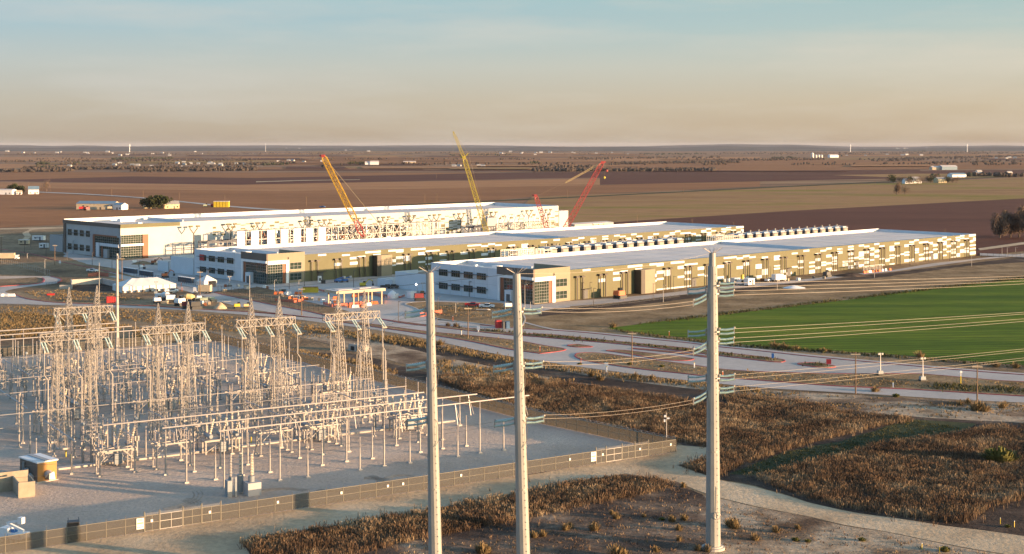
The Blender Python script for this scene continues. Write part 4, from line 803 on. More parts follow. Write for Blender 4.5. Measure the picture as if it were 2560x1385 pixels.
# perimeter fence
m, n_, l_, b_ = base_mat("slatted_mesh", 0.85); b_.inputs['Base Color'].default_value = (0.15, 0.135, 0.11, 1)
tx = n_.new("ShaderNodeBsdfTransparent"); ms = n_.new("ShaderNodeMixShader"); ms.inputs[0].default_value = 0.62
tl = n_.new("ShaderNodeBsdfTranslucent"); tl.inputs[0].default_value = (0.26, 0.215, 0.15, 1); m2_ = n_.new("ShaderNodeMixShader"); m2_.inputs[0].default_value = 0.4   # thin plastic slats let the low sun through
l_.new(b_.outputs[0], m2_.inputs[1]); l_.new(tl.outputs[0], m2_.inputs[2])
l_.new(tx.outputs[0], ms.inputs[1]); l_.new(m2_.outputs[0], ms.inputs[2]); l_.new(ms.outputs[0], n_['Material Output'].inputs['Surface']); M['mesh'] = m
M['fence_post'] = mat("fence_post", (0.19, 0.17, 0.13), 0.6)
def fence_run(label, pts, h, step, coil=True, name="mesh_fence", panel='mesh', cat="fence"):
    t = thing(name, label, cat, pts[0]); o = Vector(pts[0]); pm = None
    mb = MB(); cz = MB(); rl = MB()
    for a, b in zip(pts[:-1], pts[1:]):
        L = (b - a).length; d = (b - a) / L; nrm = Vector((-d.y, d.x, 0)); n = max(1, round(L / step))
        mb.box((a + b) / 2 - o + Vector((0, 0, 0.08)), (L, 0.03, h - 0.1), (d, nrm))
        rl.bar(a - o + Vector((0, 0, h)), b - o + Vector((0, 0, h)), 0.07); rl.bar(a - o + Vector((0, 0, h * 0.52)), b - o + Vector((0, 0, h * 0.52)), 0.05)
        for i in range(n + (1 if b is pts[-1] else 0)):
            p = a + d * (L * i / n) - o
            if pm is None:
                q = MB(); q.tube([(0, 0, 0), (0, 0, h + 0.05)], 0.06, 6); q.bar((0, 0, h), (0, 0, h + 0.45), 0.05); pm = q.build("post", M['fence_post'], t, loc=p)
            else:
                c = pm.copy(); COL.objects.link(c); c.parent = t; c.location = p
        if coil:
            k = int(L / 0.25); pp = []
            for i in range(k + 1):
                an = i * 0.9; pp.append(a + d * (L * i / k) - o + nrm * (0.22 * math.cos(an)) + Vector((0, 0, h + 0.28 + 0.22 * math.sin(an))))
            cz.tube(pp, 0.022, 3, False)
            for zz in (0.12, 0.42): cz.bar(a - o + Vector((0, 0, h + zz)), b - o + Vector((0, 0, h + zz)), 0.03)
    mb.build("mesh_panel", M[panel], t); rl.build("rail", M['fence_post'], t)
    if coil: cz.build("razor_wire", M['galv'], t)
    return t
A0, A1 = G(-40, 1391), G(1690, 1130)
def onf(px):
    t = (px - CX) / F; d = A1 - A0; s = (t * A0.y - A0.x) / (d.x - t * d.y); return A0 + d * s
FH = 2.45
fence_run("tan mesh fence at the bottom left with two trucks behind it", [A0, onf(361)], FH, 3.0, False)
fence_run("long tan mesh fence between the two white gates", [onf(552), onf(1490)], FH, 3.05, False)
fence_run("short tan mesh fence between the right gate and the yard corner", [onf(1621), A1], FH, 3.0, False)
fence_run("mesh fence topped with razor coil along the right edge of the gravel yard", FENCE_RIGHT, FH, 3.05, True)
fence_run("mesh fence along the far back edge of the gravel yard", FENCE_FAR, FH, 3.05, False)
def gate(label, px0, px1, cuts):
    p0, p1 = onf(px0), onf(px1); d = (p1 - p0).normalized(); t = thing("yard_gate", label, "gate", p0, math.atan2(d.y, d.x)); L = (p1 - p0).length
    def leaf(a, b, nm, m):
        w = b - a - 0.16; q = MB(); q.box(((a + b) / 2, 0, 0.12), (w, 0.03, FH - 0.15)); lf = q.build(nm, M['mesh'], t)
        f = MB()
        for z in (0.1, FH * 0.55, FH): f.box(((a + b) / 2, 0, z), (w, 0.09, 0.09))
        k = max(2, int(w / 1.3))
        for i in range(k + 1): f.box((a + 0.08 + w * i / k, 0, 0.1), (0.07, 0.085, FH - 0.02))
        f.build("frame", M[m], lf)
        z = MB(); n = int(w / 0.3)
        for i in range(n): z.bar((a + 0.1 + w * i / n, 0, FH + 0.05), (a + 0.1 + w * (i + 0.5) / n, 0.05, FH + 0.45), 0.03); z.bar((a + 0.1 + w * (i + 0.5) / n, 0.05, FH + 0.45), (a + 0.1 + w * (i + 1) / n, 0, FH + 0.05), 0.03)
        z.build("razor_wire", M['steel_white'], lf)
    cs = [0] + [(onf(c) - p0).length for c in cuts] + [L]
    for i in range(len(cs) - 1): leaf(cs[i], cs[i + 1], "walk_gate" if cs[i + 1] - cs[i] < 3.6 else "gate_leaf", 'steel_white' if cs[i + 1] - cs[i] > 3.6 else 'fence_post')
    for c in cs:
        q = MB(); q.tube([(c, 0, 0), (c, 0, FH + 0.75)], 0.1, 8); q.build("gate_post", M['fence_post'], t)
gate("double leaf gate with white razor wire at the bottom left of the fence", 361, 552, (399, 457, 504))
gate("double leaf gate with white razor wire near the right corner of the yard", 1490, 1621, (1515, 1555, 1587))
M['sign'] = mat("sign_white", (0.75, 0.72, 0.66), 0.5, var=0.03); M['sign_ink'] = mat("sign_ink", (0.06, 0.10, 0.22), 0.5); M['sign_yellow'] = mat("sign_band", (0.62, 0.48, 0.12), 0.5)
def fence_sign(px, z, w, h, label, big=False):
    p = onf(px) - TD * 0.12; t = thing("fence_sign", label, "sign", p, SANG, None if big else "small plates on the front fence")
    q = MB(); q.box((0, 0, z - h / 2), (w, 0.03, h)); q.build("plate", M['sign'], t)
    if big:
        q = MB()
        for zz, ww in ((0.36, 0.6), (0.27, 0.75)): q.box((0, -0.025, z + h * zz), (w * ww, 0.012, h * 0.05))
        for i in range(4): q.box((-w * 0.33 + w * 0.22 * i, -0.025, z - h * 0.36), (w * 0.13, 0.012, h * 0.1))
        q.build("print", M['sign_ink'], t); q = MB(); q.box((0, -0.024, z - h * 0.02), (w * 0.8, 0.01, h * 0.12)); q.build("print", M['sign_yellow'], t)
fence_sign(350, 1.45, 1.15, 1.7, "large white notice board left of the bottom left gate", True)
fence_sign(1483, 1.5, 1.15, 1.75, "large white notice board left of the right hand gate", True)
for px in (379, 524, 694, 853, 969, 1007, 1152, 1424, 1506, 1599, 1676): fence_sign(px, 1.65, 0.36, 0.42, "small white plate fixed to the tan front fence")
cp, ch = mast(1666, 1115, 1031, 0.13, "pale camera pole at the right corner of the gravel yard", "camera_pole")
mb = MB(); mb.box((-0.3, -0.2, ch - 0.9), (0.35, 0.35, 0.4)); mb.box((0.35, 0, ch - 1.3), (0.5, 0.25, 0.25)); mb.box((-0.35, 0.1, ch - 1.9), (0.3, 0.3, 0.5)); mb.build("camera", M['white'], cp)
# ------------------------------------------------------------------ the three tall steel poles and their lines
M['pole'] = mat("weathered_steel_pole", (0.30, 0.295, 0.265), 0.55, 0.15, var=0.10, scale=0.35)
M['clamp'] = mat("clamp_steel", (0.36, 0.32, 0.28), 0.45, 0.4)
def strings(par, a, d, L, gap, droop, name="insulator_string"):
    """two parallel glass strings from the point a along d, with end plates; returns the far end"""
    a = Vector(a); e = a + d * L + Vector((0, 0, droop)); up = Vector((0, 0, gap / 2)); m = MB()
    for s in (-1, 1):
        k = a.lerp(e, 0.5) + up * s + Vector((0, 0, -0.10))
        for p, q in ((a + up * s, k), (k, e + up * s)): ribbed(m, p, q, 0.10, 0.19, 8, 7)
    o = m.build(name, M['insul_teal'], par)
    y = MB()
    for p in (a, e): y.box(p - Vector((0, 0, gap / 2 + 0.22)), (0.16, 0.16, gap + 0.44)); y.bar(p + up * 1.4, p + up * 1.4 + Vector((0.1, 0.1, 0.1)), 0.2)
    y.bar(a, a - d * 0.5, 0.16); y.build("yoke", M['clamp'], o); return e
def pole(label, base, top, r0, r1, cap=None):
    t = thing("steel_pole", label, "utility pole", base); v = top - base; n = 12
    m = MB(); m.tube([(0, 0, 0.4), v * 0.33, v * 0.66, v * 0.955 if cap else v], [r0, r0 + (r1 - r0) * 0.33, r0 + (r1 - r0) * 0.66, r1], n, True, 0.08); m.build("shaft", M['pole'], t)
    if cap: m = MB(); m.tube([v * 0.955, v], [cap, cap * 0.95], n); m.build("pole_cap", M['pole'], t)
    m = MB(); m.lathe((0, 0, 0), [(r0 * 1.55, 0), (r0 * 1.55, 0.35), (r0 * 1.25, 0.36), (r0 * 1.25, 0.55)], 20); m.build("footing", M['footing'], t)
    m = MB()
    for f in (0.33, 0.66):
        c = v * f; rr = r0 + (r1 - r0) * f; m.tube([c, c + v.normalized() * 0.12], rr * 1.02 + 0.015, n)
    m.build("seam_band", M['clamp'], t)
    sp = MB()
    for i in range(14):
        an = i * 2.4; sp.bar(v + Vector((0.4 * r1 * math.cos(an), 0.4 * r1 * math.sin(an), 0)), v + Vector((1.5 * math.cos(an), 1.5 * math.sin(an), 0.75)), 0.035)
    sp.build("bird_spike", M['clamp'], t)
    cl = MB()
    for i in range(40):
        c = v * (0.05 + 0.9 * i / 40); rr = r0 + (r1 - r0) * (i / 40); cl.box(c + Vector((0.45 * rr + 0.08, -0.9 * rr, 0)), (0.07, 0.07, 0.10))
    cl.build("step_clip", M['pole'], t)
    return t, v
RB0 = G(1783, 1372); RT = P(1781, 632, RB0.y)
LY = 185.0
LB0, LT = P(1090, 1487, LY), P(1074, 681, LY); MB0, MT = P(1310.5, 1487, LY), P(1291.5, 684, LY)
for v_ in (RB0, LB0, MB0): v_.z = 0
polR, vR = pole("tall grey steel pole on a round footing, right of the other two poles", RB0, RT, 1.12, 0.72, 0.52)
polL, vL = pole("tall grey steel pole, left of its two neighbours, in front of the yard fence", LB0, LT, 0.95, 0.50)
polM, vM = pole("tall grey steel pole between the other two steel poles", MB0, MT, 0.97, 0.51)
def wires(label, pairs, sag, r=0.028, grp="power line conductors"):
    for a, b in pairs:
        m = MB(); n = 18; pts = []
        for i in range(n + 1):
            f = i / n; pts.append(Vector(a).lerp(Vector(b), f) - Vector((0, 0, sag * 4 * f * (1 - f))))
        m.tube(pts, r, 4); tag(m.build("conductor", M['wire']), label, "wire", grp)
def at_level(base, top, py, Y):
    z = HC - (py - HY) / F * Y; f = (z - base.z) / (top.z - base.z); return base + (top - base) * f
def sub(v, base): return v - base
# right pole: six sets to the right, six to the left
for lv, (yr, yl, ends) in enumerate((((713, 734), (725, 741), ((690, 695.6), (702, 709))), ((828, 853), (832, 862), ((779, 783), (795, 801))), ((944, 976), (946, 985), ((869, 874), (891, 896))))):
    for k in range(2):
        c = at_level(RB0, RT, yr[k], RB0.y) - RB0; side = Vector((0.78, -0.5 + 0.35 * k, 0)); a = c + side * 1.15
        e = strings(polR, a, SD, 2.9, 0.62, -0.05) + RB0
        y0, y1 = ends[k]
        for s, ye_ in ((0.31, y0), (-0.31, y1)):
            yb = 247.0; b = P(2610, ye_ - 2, yb)
            wires("pair of pale conductors running right from the rightmost steel pole", [(e + Vector((0, 0, s)), b)], 0.15, 0.022, "conductors right of the rightmost pole")
        c = at_level(RB0, RT, yl[k], RB0.y) - RB0; dl = (MB0 - RB0).normalized() if k else Vector((-0.94, 0.34, 0))
        e = strings(polR, c + Vector((-0.95, -0.3 if k else 0.3, 0)), dl, 2.7, 0.62, -0.75 if k else -0.35) + RB0
        if k == 1:
            tgt = at_level(MB0, MT, (778, 914, 1049)[lv], LY) + SD * 3.6
            for s in (0.25, -0.25): wires("pale conductor between the right and the middle steel pole", [(e + Vector((0, 0, s)), tgt + Vector((0, 0, s)))], 0.5, 0.022, "conductors between the right and middle poles")
# middle pole: right sets already met by those conductors; left sets run across the substation
left_end = {'L': ((812, 818), (992, 1008), (1157, 1168)), 'M': ((870, 878), (1029, 1042), (1199, 1210))}
for nm, pol, b0, tp, ys in (('M', polM, MB0, MT, (779, 915, 1052)), ('L', polL, LB0, LT, (779, 912, 1050))):
    for lv, yy in enumerate(ys):
        c = at_level(b0, tp, yy, LY) - b0
        if nm == 'M':
            strings(pol, c + Vector((0.75, 0.1, 0)), SD, 2.9, 0.55, -0.05)
        dl = Vector((-0.96, 0.25, 0)); e = strings(pol, c + Vector((-0.7, 0, 0)), dl, 2.8, 0.6, -0.55) + b0
        m = MB(); ribbed(m, c + Vector((-0.6, 0.5, 0.3)), c + Vector((-3.3, 1.3, -0.3)), 0.09, 0.17, 9); m.build("insulator_string", M['insul_teal'], pol)
        for s, y_ in zip((0.28, -0.28), left_end[nm][lv]):
            if nm == 'L' and lv == 0: b = S(90.2 + 6.3, 66, 19.6 + s)
            else: b = P(-50, y_ + 1, 205)
            wires("pale conductor running left over the substation from a steel pole", [(e + Vector((0, 0, s)), b)], 0.9 if lv or nm == 'M' else 0.1, 0.022, "conductors over the substation")
        j = MB(); rr = 0.62; j.tube([c + Vector((rr * 0.7, -0.55, 0.2)), c + Vector((rr + 0.35, -0.6, -0.9)), c + Vector((rr + 0.2, -0.6, -2.6)), c + Vector((rr * 0.6, -0.8, -3.4))], 0.035, 5); j.build("jumper", M['wire'], pol)
wires("thin shield wire from the left steel pole top to the left", [(LT, P(-40, 741, 300))], 1.4, 0.04, None); wires("thin shield wire from the middle steel pole top to the left", [(MT, P(-40, 760, 300))], 1.6, 0.04, None)
wires("thin shield wire between the middle and right steel pole tops", [(MT, RT)], 0.9, 0.016, None)
wires("upper thin shield wire right of the rightmost steel pole", [(RT, P(2620, 628, 300))], 2.0, 0.02, None)
lp = MB(); lp.tube([Vector((0.45, -1.15, 5.2)) + Vector((0.42 * math.cos(i * 0.7), 0, 0.55 * math.sin(i * 0.7))) for i in range(10)], 0.04, 5); lp.tube([(0.3, -1.1, 5.8), (0.45, -1.05, 9.5)], 0.04, 5); lp.build("cable_loop", M['clamp'], polR)
# ------------------------------------------------------------------ lamps, poles, tents, vehicles and building-site gear
M['wood'] = mat("timber_pole", (0.17, 0.11, 0.065), 0.85, var=0.15)
M['lamp_dark'] = mat("bronze_pole", (0.05, 0.045, 0.04), 0.5)
M['tent'] = mat("tent_canvas", (0.70, 0.67, 0.63), 0.75, var=0.04)
M['orange'] = mat("orange_plastic", (0.62, 0.16, 0.05), 0.6, var=0.08)
M['tyre'] = mat("tyre", (0.025, 0.024, 0.024), 0.9)
M['car_glass'] = mat("car_glass", (0.02, 0.025, 0.03), 0.1)
M['blue'] = mat("blue_paint", (0.04, 0.16, 0.42), 0.45); M['toilet_blue'] = mat("toilet_blue", (0.05, 0.12, 0.22), 0.6)
M['tan'] = mat("tan_paint", (0.52, 0.42, 0.28), 0.7); M['black'] = mat("black_paint", (0.03, 0.03, 0.03), 0.5); M['dark_red'] = mat("dark_red_paint", (0.22, 0.03, 0.03), 0.6)
M['drum'] = mat("drum_yellow", (0.60, 0.44, 0.20), 0.6); M['green_tank'] = mat("tank_green", (0.42, 0.45, 0.30), 0.6)
m, n_, l_, b_ = base_mat("orange_net", 0.8); b_.inputs['Base Color'].default_value = (0.62, 0.17, 0.10, 1)
tx = n_.new("ShaderNodeBsdfTransparent"); ms = n_.new("ShaderNodeMixShader"); ms.inputs[0].default_value = 0.55
l_.new(tx.outputs[0], ms.inputs[1]); l_.new(b_.outputs[0], ms.inputs[2]); l_.new(ms.outputs[0], n_['Material Output'].inputs['Surface']); M['net'] = m
def kit(name, label, cat, loc, rz, parts, group=None):
    """a thing from (part name, material, boxes [(centre, size, taper)], tubes [(points, radius)])"""
    t = thing(name, label, cat, loc, rz, group)
    for p in parts:
        q = MB()
        for bx in p[2]: q.box(bx[0], bx[1], None, bx[2] if len(bx) > 2 else 1.0)
        for tb in (p[3] if len(p) > 3 else []): q.tube(tb[0], tb[1], 8)
        q.build(p[0], M[p[1]], t)
    return t
# timber poles with cross arms
wp = kit("timber_pole", "timber pole with a cross arm beside the concrete road", "utility pole", (0, 0, 0), 0, [("shaft", 'wood', [], [([(0, 0, 0), (0, 0, 10)], [0.19, 0.13])]), ("cross_arm", 'tan', [((0, -0.12, 9.3), (2.3, 0.14, 0.28))])])
WPL = [(137, 662, 611, "timber pole with a cross arm in front of the white hall end"), (305, 700, 644, "timber pole with a cross arm left of the white marquee"), (500, 738, 677, "timber pole with a cross arm by the small white tent"), (754, 788, 719, "timber pole with a cross arm by the orange barriers"), (1170, 847, 767, "timber pole with a cross arm between the left and middle steel poles"), (1580, 914, 829, "timber pole with a cross arm standing on the large traffic island"), (2139, 985, 880, "timber pole with a cross arm and an orange marker right of the tall steel pole"), (2443, 1014, 911, "timber pole with a cross arm growing brown brush at its foot"), (3, 635, 588, "timber pole with a cross arm at the left picture edge")]
for i, (px, pb, pt, lb) in enumerate(WPL):
    p = G(px, pb); h = (pb - pt) / F * p.y
    if i == 0: wp.location = p; wp.scale = (1, 1, h / 10); wp['label'] = lb
    else: dup(wp, p, rnd.uniform(-0.2, 0.2), lb, None, (1, 1, h / 10))
# lamp posts
lampo = kit("lamp_post", "dark slim lamp post", "lamp post", (0, 0, 0), BANG, [("pole", 'lamp_dark', [], [([(0, 0, 0), (0, 0, 10)], [0.13, 0.08])]), ("lamp_head", 'lamp_dark', [((0, -0.6, 9.85), (0.35, 1.3, 0.16))])], "lamp posts")
LG = [("dark slim lamp post on the concrete lots at the hall ends", "lamp posts at the hall ends", [(61, 632, 600), (77, 618, 596), (115.5, 642, 592), (167.5, 651, 630), (182.6, 634, 602), (230.6, 663, 630), (280, 670, 650), (348, 681, 652), (422, 695, 654), (482, 685, 649), (520, 713, 675), (761, 715, 678), (723, 723, 677), (884, 721, 676), (1037, 718, 690), (996, 803, 753), (1095, 782, 740), (1173, 742, 703)]),
      ("dark slim lamp post along the front of the nearest hall", "lamp posts along the nearest hall", [(1455, 748, 706), (1475, 748, 705), (1484, 764, 720), (1633, 751, 709), (1637, 731, 693), (1684, 731, 690), (1834, 703, 675), (1892, 703, 672), (1934, 696, 666), (2080, 687, 666), (2251, 663, 632), (2275, 664, 644), (2374, 652, 618)]),
      ("pale light pole beyond the drive along the nearest hall", "pale poles by the ditch", [(1658, 755, 712), (1943, 724, 690), (2186, 694, 626), (2429, 666, 640), (2505, 638, 617), (2518, 639, 618), (2539, 630, 618), (1312, 773, 711), (1139, 783, 757), (1263, 776, 754), (1326, 771, 754), (112, 687, 648), (68, 646, 633), (686, 735, 699), (747, 737, 699)])]
for gi, (lb, gr, ls) in enumerate(LG):
    for i, (px, pb, pt) in enumerate(ls):
        p = G(px, pb); h = (pb - pt) / F * p.y
        if gi == 0 and i == 0: o = lampo; o.location = p; o['label'] = lb; o['group'] = gr
        else: o = dup(lampo, p, BANG, lb, gr)
        o.scale = (1, 1, h / 10)
        if gi == 2:
            for c in o.children: c.data = c.data.copy(); c.data.materials[0] = M['gal_post']
# tents
def marquee():
    a, b = G(306, 732.5), G(441, 724.5); d = (b - a).normalized(); L = (b - a).length; D = 13.0; H, RZ = 2.5, 5.1
    t = thing("marquee", "large white marquee with a hipped roof and pale tied walls", "tent", a, math.atan2(d.y, d.x))
    m = MB()
    for i in range(8):
        x0, x1 = L * i / 8, L * (i + 1) / 8; m.quad((x0, 0, 0), (x1, 0, 0), (x1, 0, H), (x0, 0, H)); m.quad((x1, D, 0), (x0, D, 0), (x0, D, H), (x1, D, H))
    m.quad((0, D, 0), (0, 0, 0), (0, 0, H), (0, D, H)); m.quad((L, 0, 0), (L, D, 0), (L, D, H), (L, 0, H)); m.build("canvas_wall", M['tent'], t)
    m = MB(); n = 6; r0, r1 = 6.0, L - 6.0
    rid = [Vector((r0 + (r1 - r0) * i / n, D / 2, RZ - (0.12 if i % 2 else 0))) for i in range(n + 1)]
    for i in range(n):
        e0, e1 = L * i / n, L * (i + 1) / n
        m.quad((e0, -0.2, H), (e1, -0.2, H), rid[i + 1], rid[i]); m.quad((e1, D + 0.2, H), (e0, D + 0.2, H), rid[i], rid[i + 1])
    m.quad((0, D + 0.2, H), (0, -0.2, H), rid[0]); m.quad((L, -0.2, H), (L, D + 0.2, H), rid[n]); m.build("canvas_roof", M['tent'], t)
    m = MB()
    for i in range(9): m.tube([(L * i / 8, -0.12, 0), (L * i / 8, -0.12, H)], 0.08, 6); m.box((L * i / 8, -0.9, 0), (0.7, 0.7, 0.9))
    m.build("pole_and_weight", M['black'], t)
marquee()
tp = kit("canopy_tent", "small white peaked tent in front of the middle hall", "tent", G(517, 716), BANG, [("canvas_wall", 'tent', [((0, 2.9, 0), (6.0, 0.06, 2.5)), ((-3, 0, 0), (0.06, 5.8, 2.5)), ((3, 0, 0), (0.06, 5.8, 2.5)), ((-2, -2.9, 0), (1.9, 0.06, 2.5))]), ("canvas_roof", 'tent', [((0, 0, 2.51), (6.4, 6.4, 2.3), 0.04)]), ("pole", 'galv', [((2.9, -2.9, 0), (0.1, 0.1, 2.5)), ((-2.9, -2.9, 0), (0.1, 0.1, 2.5))])])
# portable toilets in rows
pt0 = kit("portable_toilet", "dark blue portable toilet with a white roof", "toilet", (0, 0, 0), BANG, [("cabin", 'toilet_blue', [((0, 0, 0), (1.15, 1.15, 2.1))]), ("roof", 'white', [((0, 0, 2.1), (1.25, 1.25, 0.22), 0.8)]), ("door", 'shade_grey', [((-0.6, 0, 0.1), (0.06, 0.8, 1.9))])])
first = True
for (x0, y0, x1, y1, n, lb, gr) in ((312, 680, 341, 684, 10, "dark blue portable toilet in the row near the white hall", "toilets near the white hall"), (448, 703, 482, 708, 9, "dark blue portable toilet in the row beside the small white tent", "toilets beside the small white tent"), (352, 687, 380, 691, 8, "dark portable toilet in the row behind the white marquee", "toilets behind the white marquee")):
    for i in range(n):
        p = G(x0, y0).lerp(G(x1, y1), i / (n - 1))
        if first: pt0.location = p; pt0['label'] = lb; pt0['group'] = gr; first = False
        else: dup(pt0, p, BANG + 0.9, lb, gr)
red_t = dup(pt0, G(1246, 819.5), 0.3, "red portable toilet beside the road by the middle steel pole"); red_t['group'] = ''; del red_t['group']
for c in red_t.children: c.data = c.data.copy(); c.data.materials[0] = M['red'] if c.name.startswith(('cabin', 'door')) else M['dark_red']
red_t.scale = (1.6, 1.6, 1.15)
for px, lb in ((1261, "narrow dark portable toilet between a red toilet and a grey one"), (1269, "wide grey portable toilet right of the red toilet")):
    o = dup(pt0, G(px, 821), 0.3, lb); del o['group']
    for c in o.children: c.data = c.data.copy(); c.data.materials[0] = M['shade_grey'] if px < 1265 else M['toilet_blue']
# plastic barriers
br = thing("road_barrier", "orange plastic barrier", "barrier", (0, 0, 0), 0, "orange barriers by the canopy")
m = MB(); m.box((0, 0, 0), (2.0, 0.65, 0.35)); m.box((0, 0, 0.35), (2.0, 0.5, 0.75), None, 0.75); m.build("barrier_body", M['orange'], br)
def barriers(pts, mt, lb, gr, rz=0.4):
    global BRF
    for px, py in pts:
        if BRF: o = br; o.location = G(px, py); BRF = False
        else: o = dup(br, G(px, py), rz + rnd.uniform(-0.4, 0.4))
        o['label'] = lb; o['group'] = gr
        if mt != 'orange':
            for c in o.children: c.data = MWH
BRF = True; MWH = br.children[0].data.copy(); MWH.materials[0] = M['white']
barriers([(691, 736), (703, 736), (742, 736), (748, 736), (727, 747), (738, 752), (758, 750), (765, 750), (875, 769), (879, 769), (903, 768), (907, 768), (933, 760), (939, 760), (884, 743), (892, 743), (838, 748)], 'orange', "orange plastic barrier on the concrete near the flat canopy", "orange barriers by the canopy")
barriers([(722, 736), (719, 736), (886, 769), (891, 769), (917, 765), (922, 764)], 'white', "white plastic barrier on the concrete near the flat canopy", "white barriers by the canopy")
barriers([(3, 741), (9, 741), (15, 741), (26, 741), (32, 741)], 'white', "white barrier across the road at the left edge", "white barriers across the left road", 0.0)
barriers([(2161, 683), (2168, 682), (2182, 681), (2190, 680), (2199, 679), (2225, 676)], 'orange', "orange barrier on the drive far along the nearest hall", "orange barriers along the nearest hall", BANG)
barriers([(2175, 681.5), (2206, 678), (2214, 677)], 'white', "white barrier on the drive far along the nearest hall", "white barriers along the nearest hall", BANG)
def net(label, px, h=1.1):
    t = thing("net_fence", label, "net fence", G(*px[0])); o = G(*px[0]); m = MB(); q = MB()
    for a, b in zip(px[:-1], px[1:]):
        a, b = G(*a), G(*b); d = (b - a).normalized(); nn = Vector((-d.y, d.x, 0)); L = (b - a).length; m.box((a + b) / 2 - o + Vector((0, 0, 0.05)), (L, 0.03, h), (d, nn))
        for i in range(int(L / 3) + 1): q.bar(a + d * (3 * i) - o, a + d * (3 * i) - o + Vector((0, 0, h + 0.2)), 0.06)
    m.build("netting", M['net'], t); q.build("stake", M['rust'], t)
net("orange safety net around the dug pit left of the marquee", [(220, 693), (246, 689), (271, 692)], 1.6)
net("orange safety net in front of the canopy legs", [(808, 762), (830, 768), (880, 764), (925, 758)])
net("orange safety net behind the flat canopy", [(880, 741), (930, 738), (962, 745), (962, 760)], 1.4)
net("orange safety net around the dome tank", [(962, 741), (1000, 746), (1012, 741)], 0.8)
net("orange safety net on the dirt heap by the left steel pole", [(1050, 792), (1075, 789), (1105, 784)], 1.4)
net("orange safety net left of the timber pole by the barriers", [(688, 752), (735, 757), (760, 752)], 0.9)
net("orange safety net beyond the yellow formwork", [(796, 727), (810, 730), (855, 728)], 0.8)
# flat canopy, dome tank, container, stacks
p0, p1 = G(843, 768.5), G(957, 760); d = (p1 - p0).normalized(); L = (p1 - p0).length
ct = thing("flat_canopy", "unfinished flat white canopy roof on thin columns by the orange barriers", "canopy", p0, math.atan2(d.y, d.x))
m = MB(); m.box((L / 2, 4, 5.0), (L + 1.5, 9.5, 0.95)); m.build("roof_deck", M['tan'], ct); m = MB(); m.box((L / 2, 4, 5.96), (L + 1.3, 9.3, 0.05)); m.box((L * 0.22, 4, 6.02), (L * 0.3, 5, 0.16)); m.box((L * 0.7, 5, 6.02), (L * 0.25, 4, 0.16)); m.build("roof_sheet", M['roof'], ct)
for x in (0.4, L * 0.36, L * 0.68, L - 0.4):
    for y in (0.2, 7.8): m = MB(); m.box((x, y, 0), (0.45, 0.45, 5.0)); m.build("column", M['tan'], ct)
dt = thing("dome_tank", "white dome shaped tank with a bright hatch on the concrete", "tank", G(981, 745), 0.6)
m = MB(); m.lathe((0, 0, 0), [(2.0, 0), (2.0, 0.8), (1.8, 1.6), (1.2, 2.3), (0.5, 2.7), (0.35, 3.0)], 14); m.build("shell", M['white'], dt); m = MB(); m.box((0.9, -1.6, 0.2), (1.3, 0.9, 1.7)); m.build("hatch", M['tent'], dt)
kit("storage_container", "pale blue-white storage box near the left steel pole top", "container", G(1029, 745), BANG, [("body", 'white', [((0, 0, 0.1), (3.0, 2.4, 2.4))]), ("lid", 'tent', [((0, 0, 2.5), (3.1, 2.5, 0.25))])])
kit("formwork_rack", "long ochre stack of formwork panels by the timber pole", "stack", G(776, 731), 0.10, [("panel_stack", 'yellow', [((-2.9 + 0.42 * i, 0, 0), (0.34, 2.2, 2.1 + 0.1 * (i % 2))) for i in range(15)]), ("base", 'rust', [((0, 0, 2.22), (6.2, 2.3, 0.08))])])
kit("pipe_stack", "stack of dark and white pipes on the verge between the steel poles", "stack", G(1198, 778), 0.1, [("pipe", 'black', [], [([(-3.2, 0.4 * i, 0.25), (3.0, 0.4 * i, 0.25)], 0.22) for i in range(5)]), ("pipe", 'white', [], [([(-1, 2.2, 0.25), (4.2, 2.2, 0.25)], 0.22)])])
kit("skip", "open red metal skip left of the pale light rods", "skip", G(278, 756), 0.35, [("bin", 'red', [((0, -1.2, 0), (3.4, 0.12, 2.2)), ((0, 1.2, 0), (3.4, 0.12, 2.2)), ((-1.7, 0, 0), (0.12, 2.4, 2.2)), ((1.7, 0, 0), (0.12, 2.4, 2.2)), ((0, 0, 0), (3.3, 2.3, 0.3))]), ("rib", 'dark_red', [((x, -1.3, 0), (0.12, 0.12, 2.25)) for x in (-1.2, -0.4, 0.4, 1.2)])])
kit("small_skip", "small red heap bin lying on the grass left of the skip", "bin", G(127, 738), 0.2, [("bin", 'red', [((0, 0, 0), (2.6, 1.4, 0.7), 1.15)]), ("flap", 'dark_red', [((0, 0, 0.7), (2.4, 1.2, 0.06))])])
def heap(px, py, r, h, m, label, sx=1.3):
    c = G(px, py); mb = MB(); n = 18
    for k in range(7):
        f = k / 6
        for j in range(n):
            a = 2 * math.pi * j / n; rr = r * (1 - f) * (1 + 0.22 * mnoise.noise(Vector((math.cos(a) * 2, math.sin(a) * 2, f * 3 + px)))); mb.v.append((rr * math.cos(a) * sx, rr * math.sin(a), h * (f ** 0.8) * (1 + 0.1 * mnoise.noise(Vector((a, f * 4, px))))))
    for k in range(6):
        for j in range(n): a = k * n + j; b2 = k * n + (j + 1) % n; mb.f.append((a, b2, b2 + n, a + n))
    o = mb.build("heap", M[m], None, True, c); tag(o, label, "heap")
heap(551, 771, 2.6, 2.4, 'sand', "pale cone of sand beside the concrete road", 1.0); heap(357, 660, 4.5, 1.6, 'earth', "low grey earth heap on the lot by the white hall")
heap(1085, 787, 2.6, 1.0, 'dark_soil', "low dark soil heap beside the left steel pole"); heap(1985, 720, 3.0, 1.2, 'white', "small pale rubble heap on the dirt beyond the ditch", 1.6)
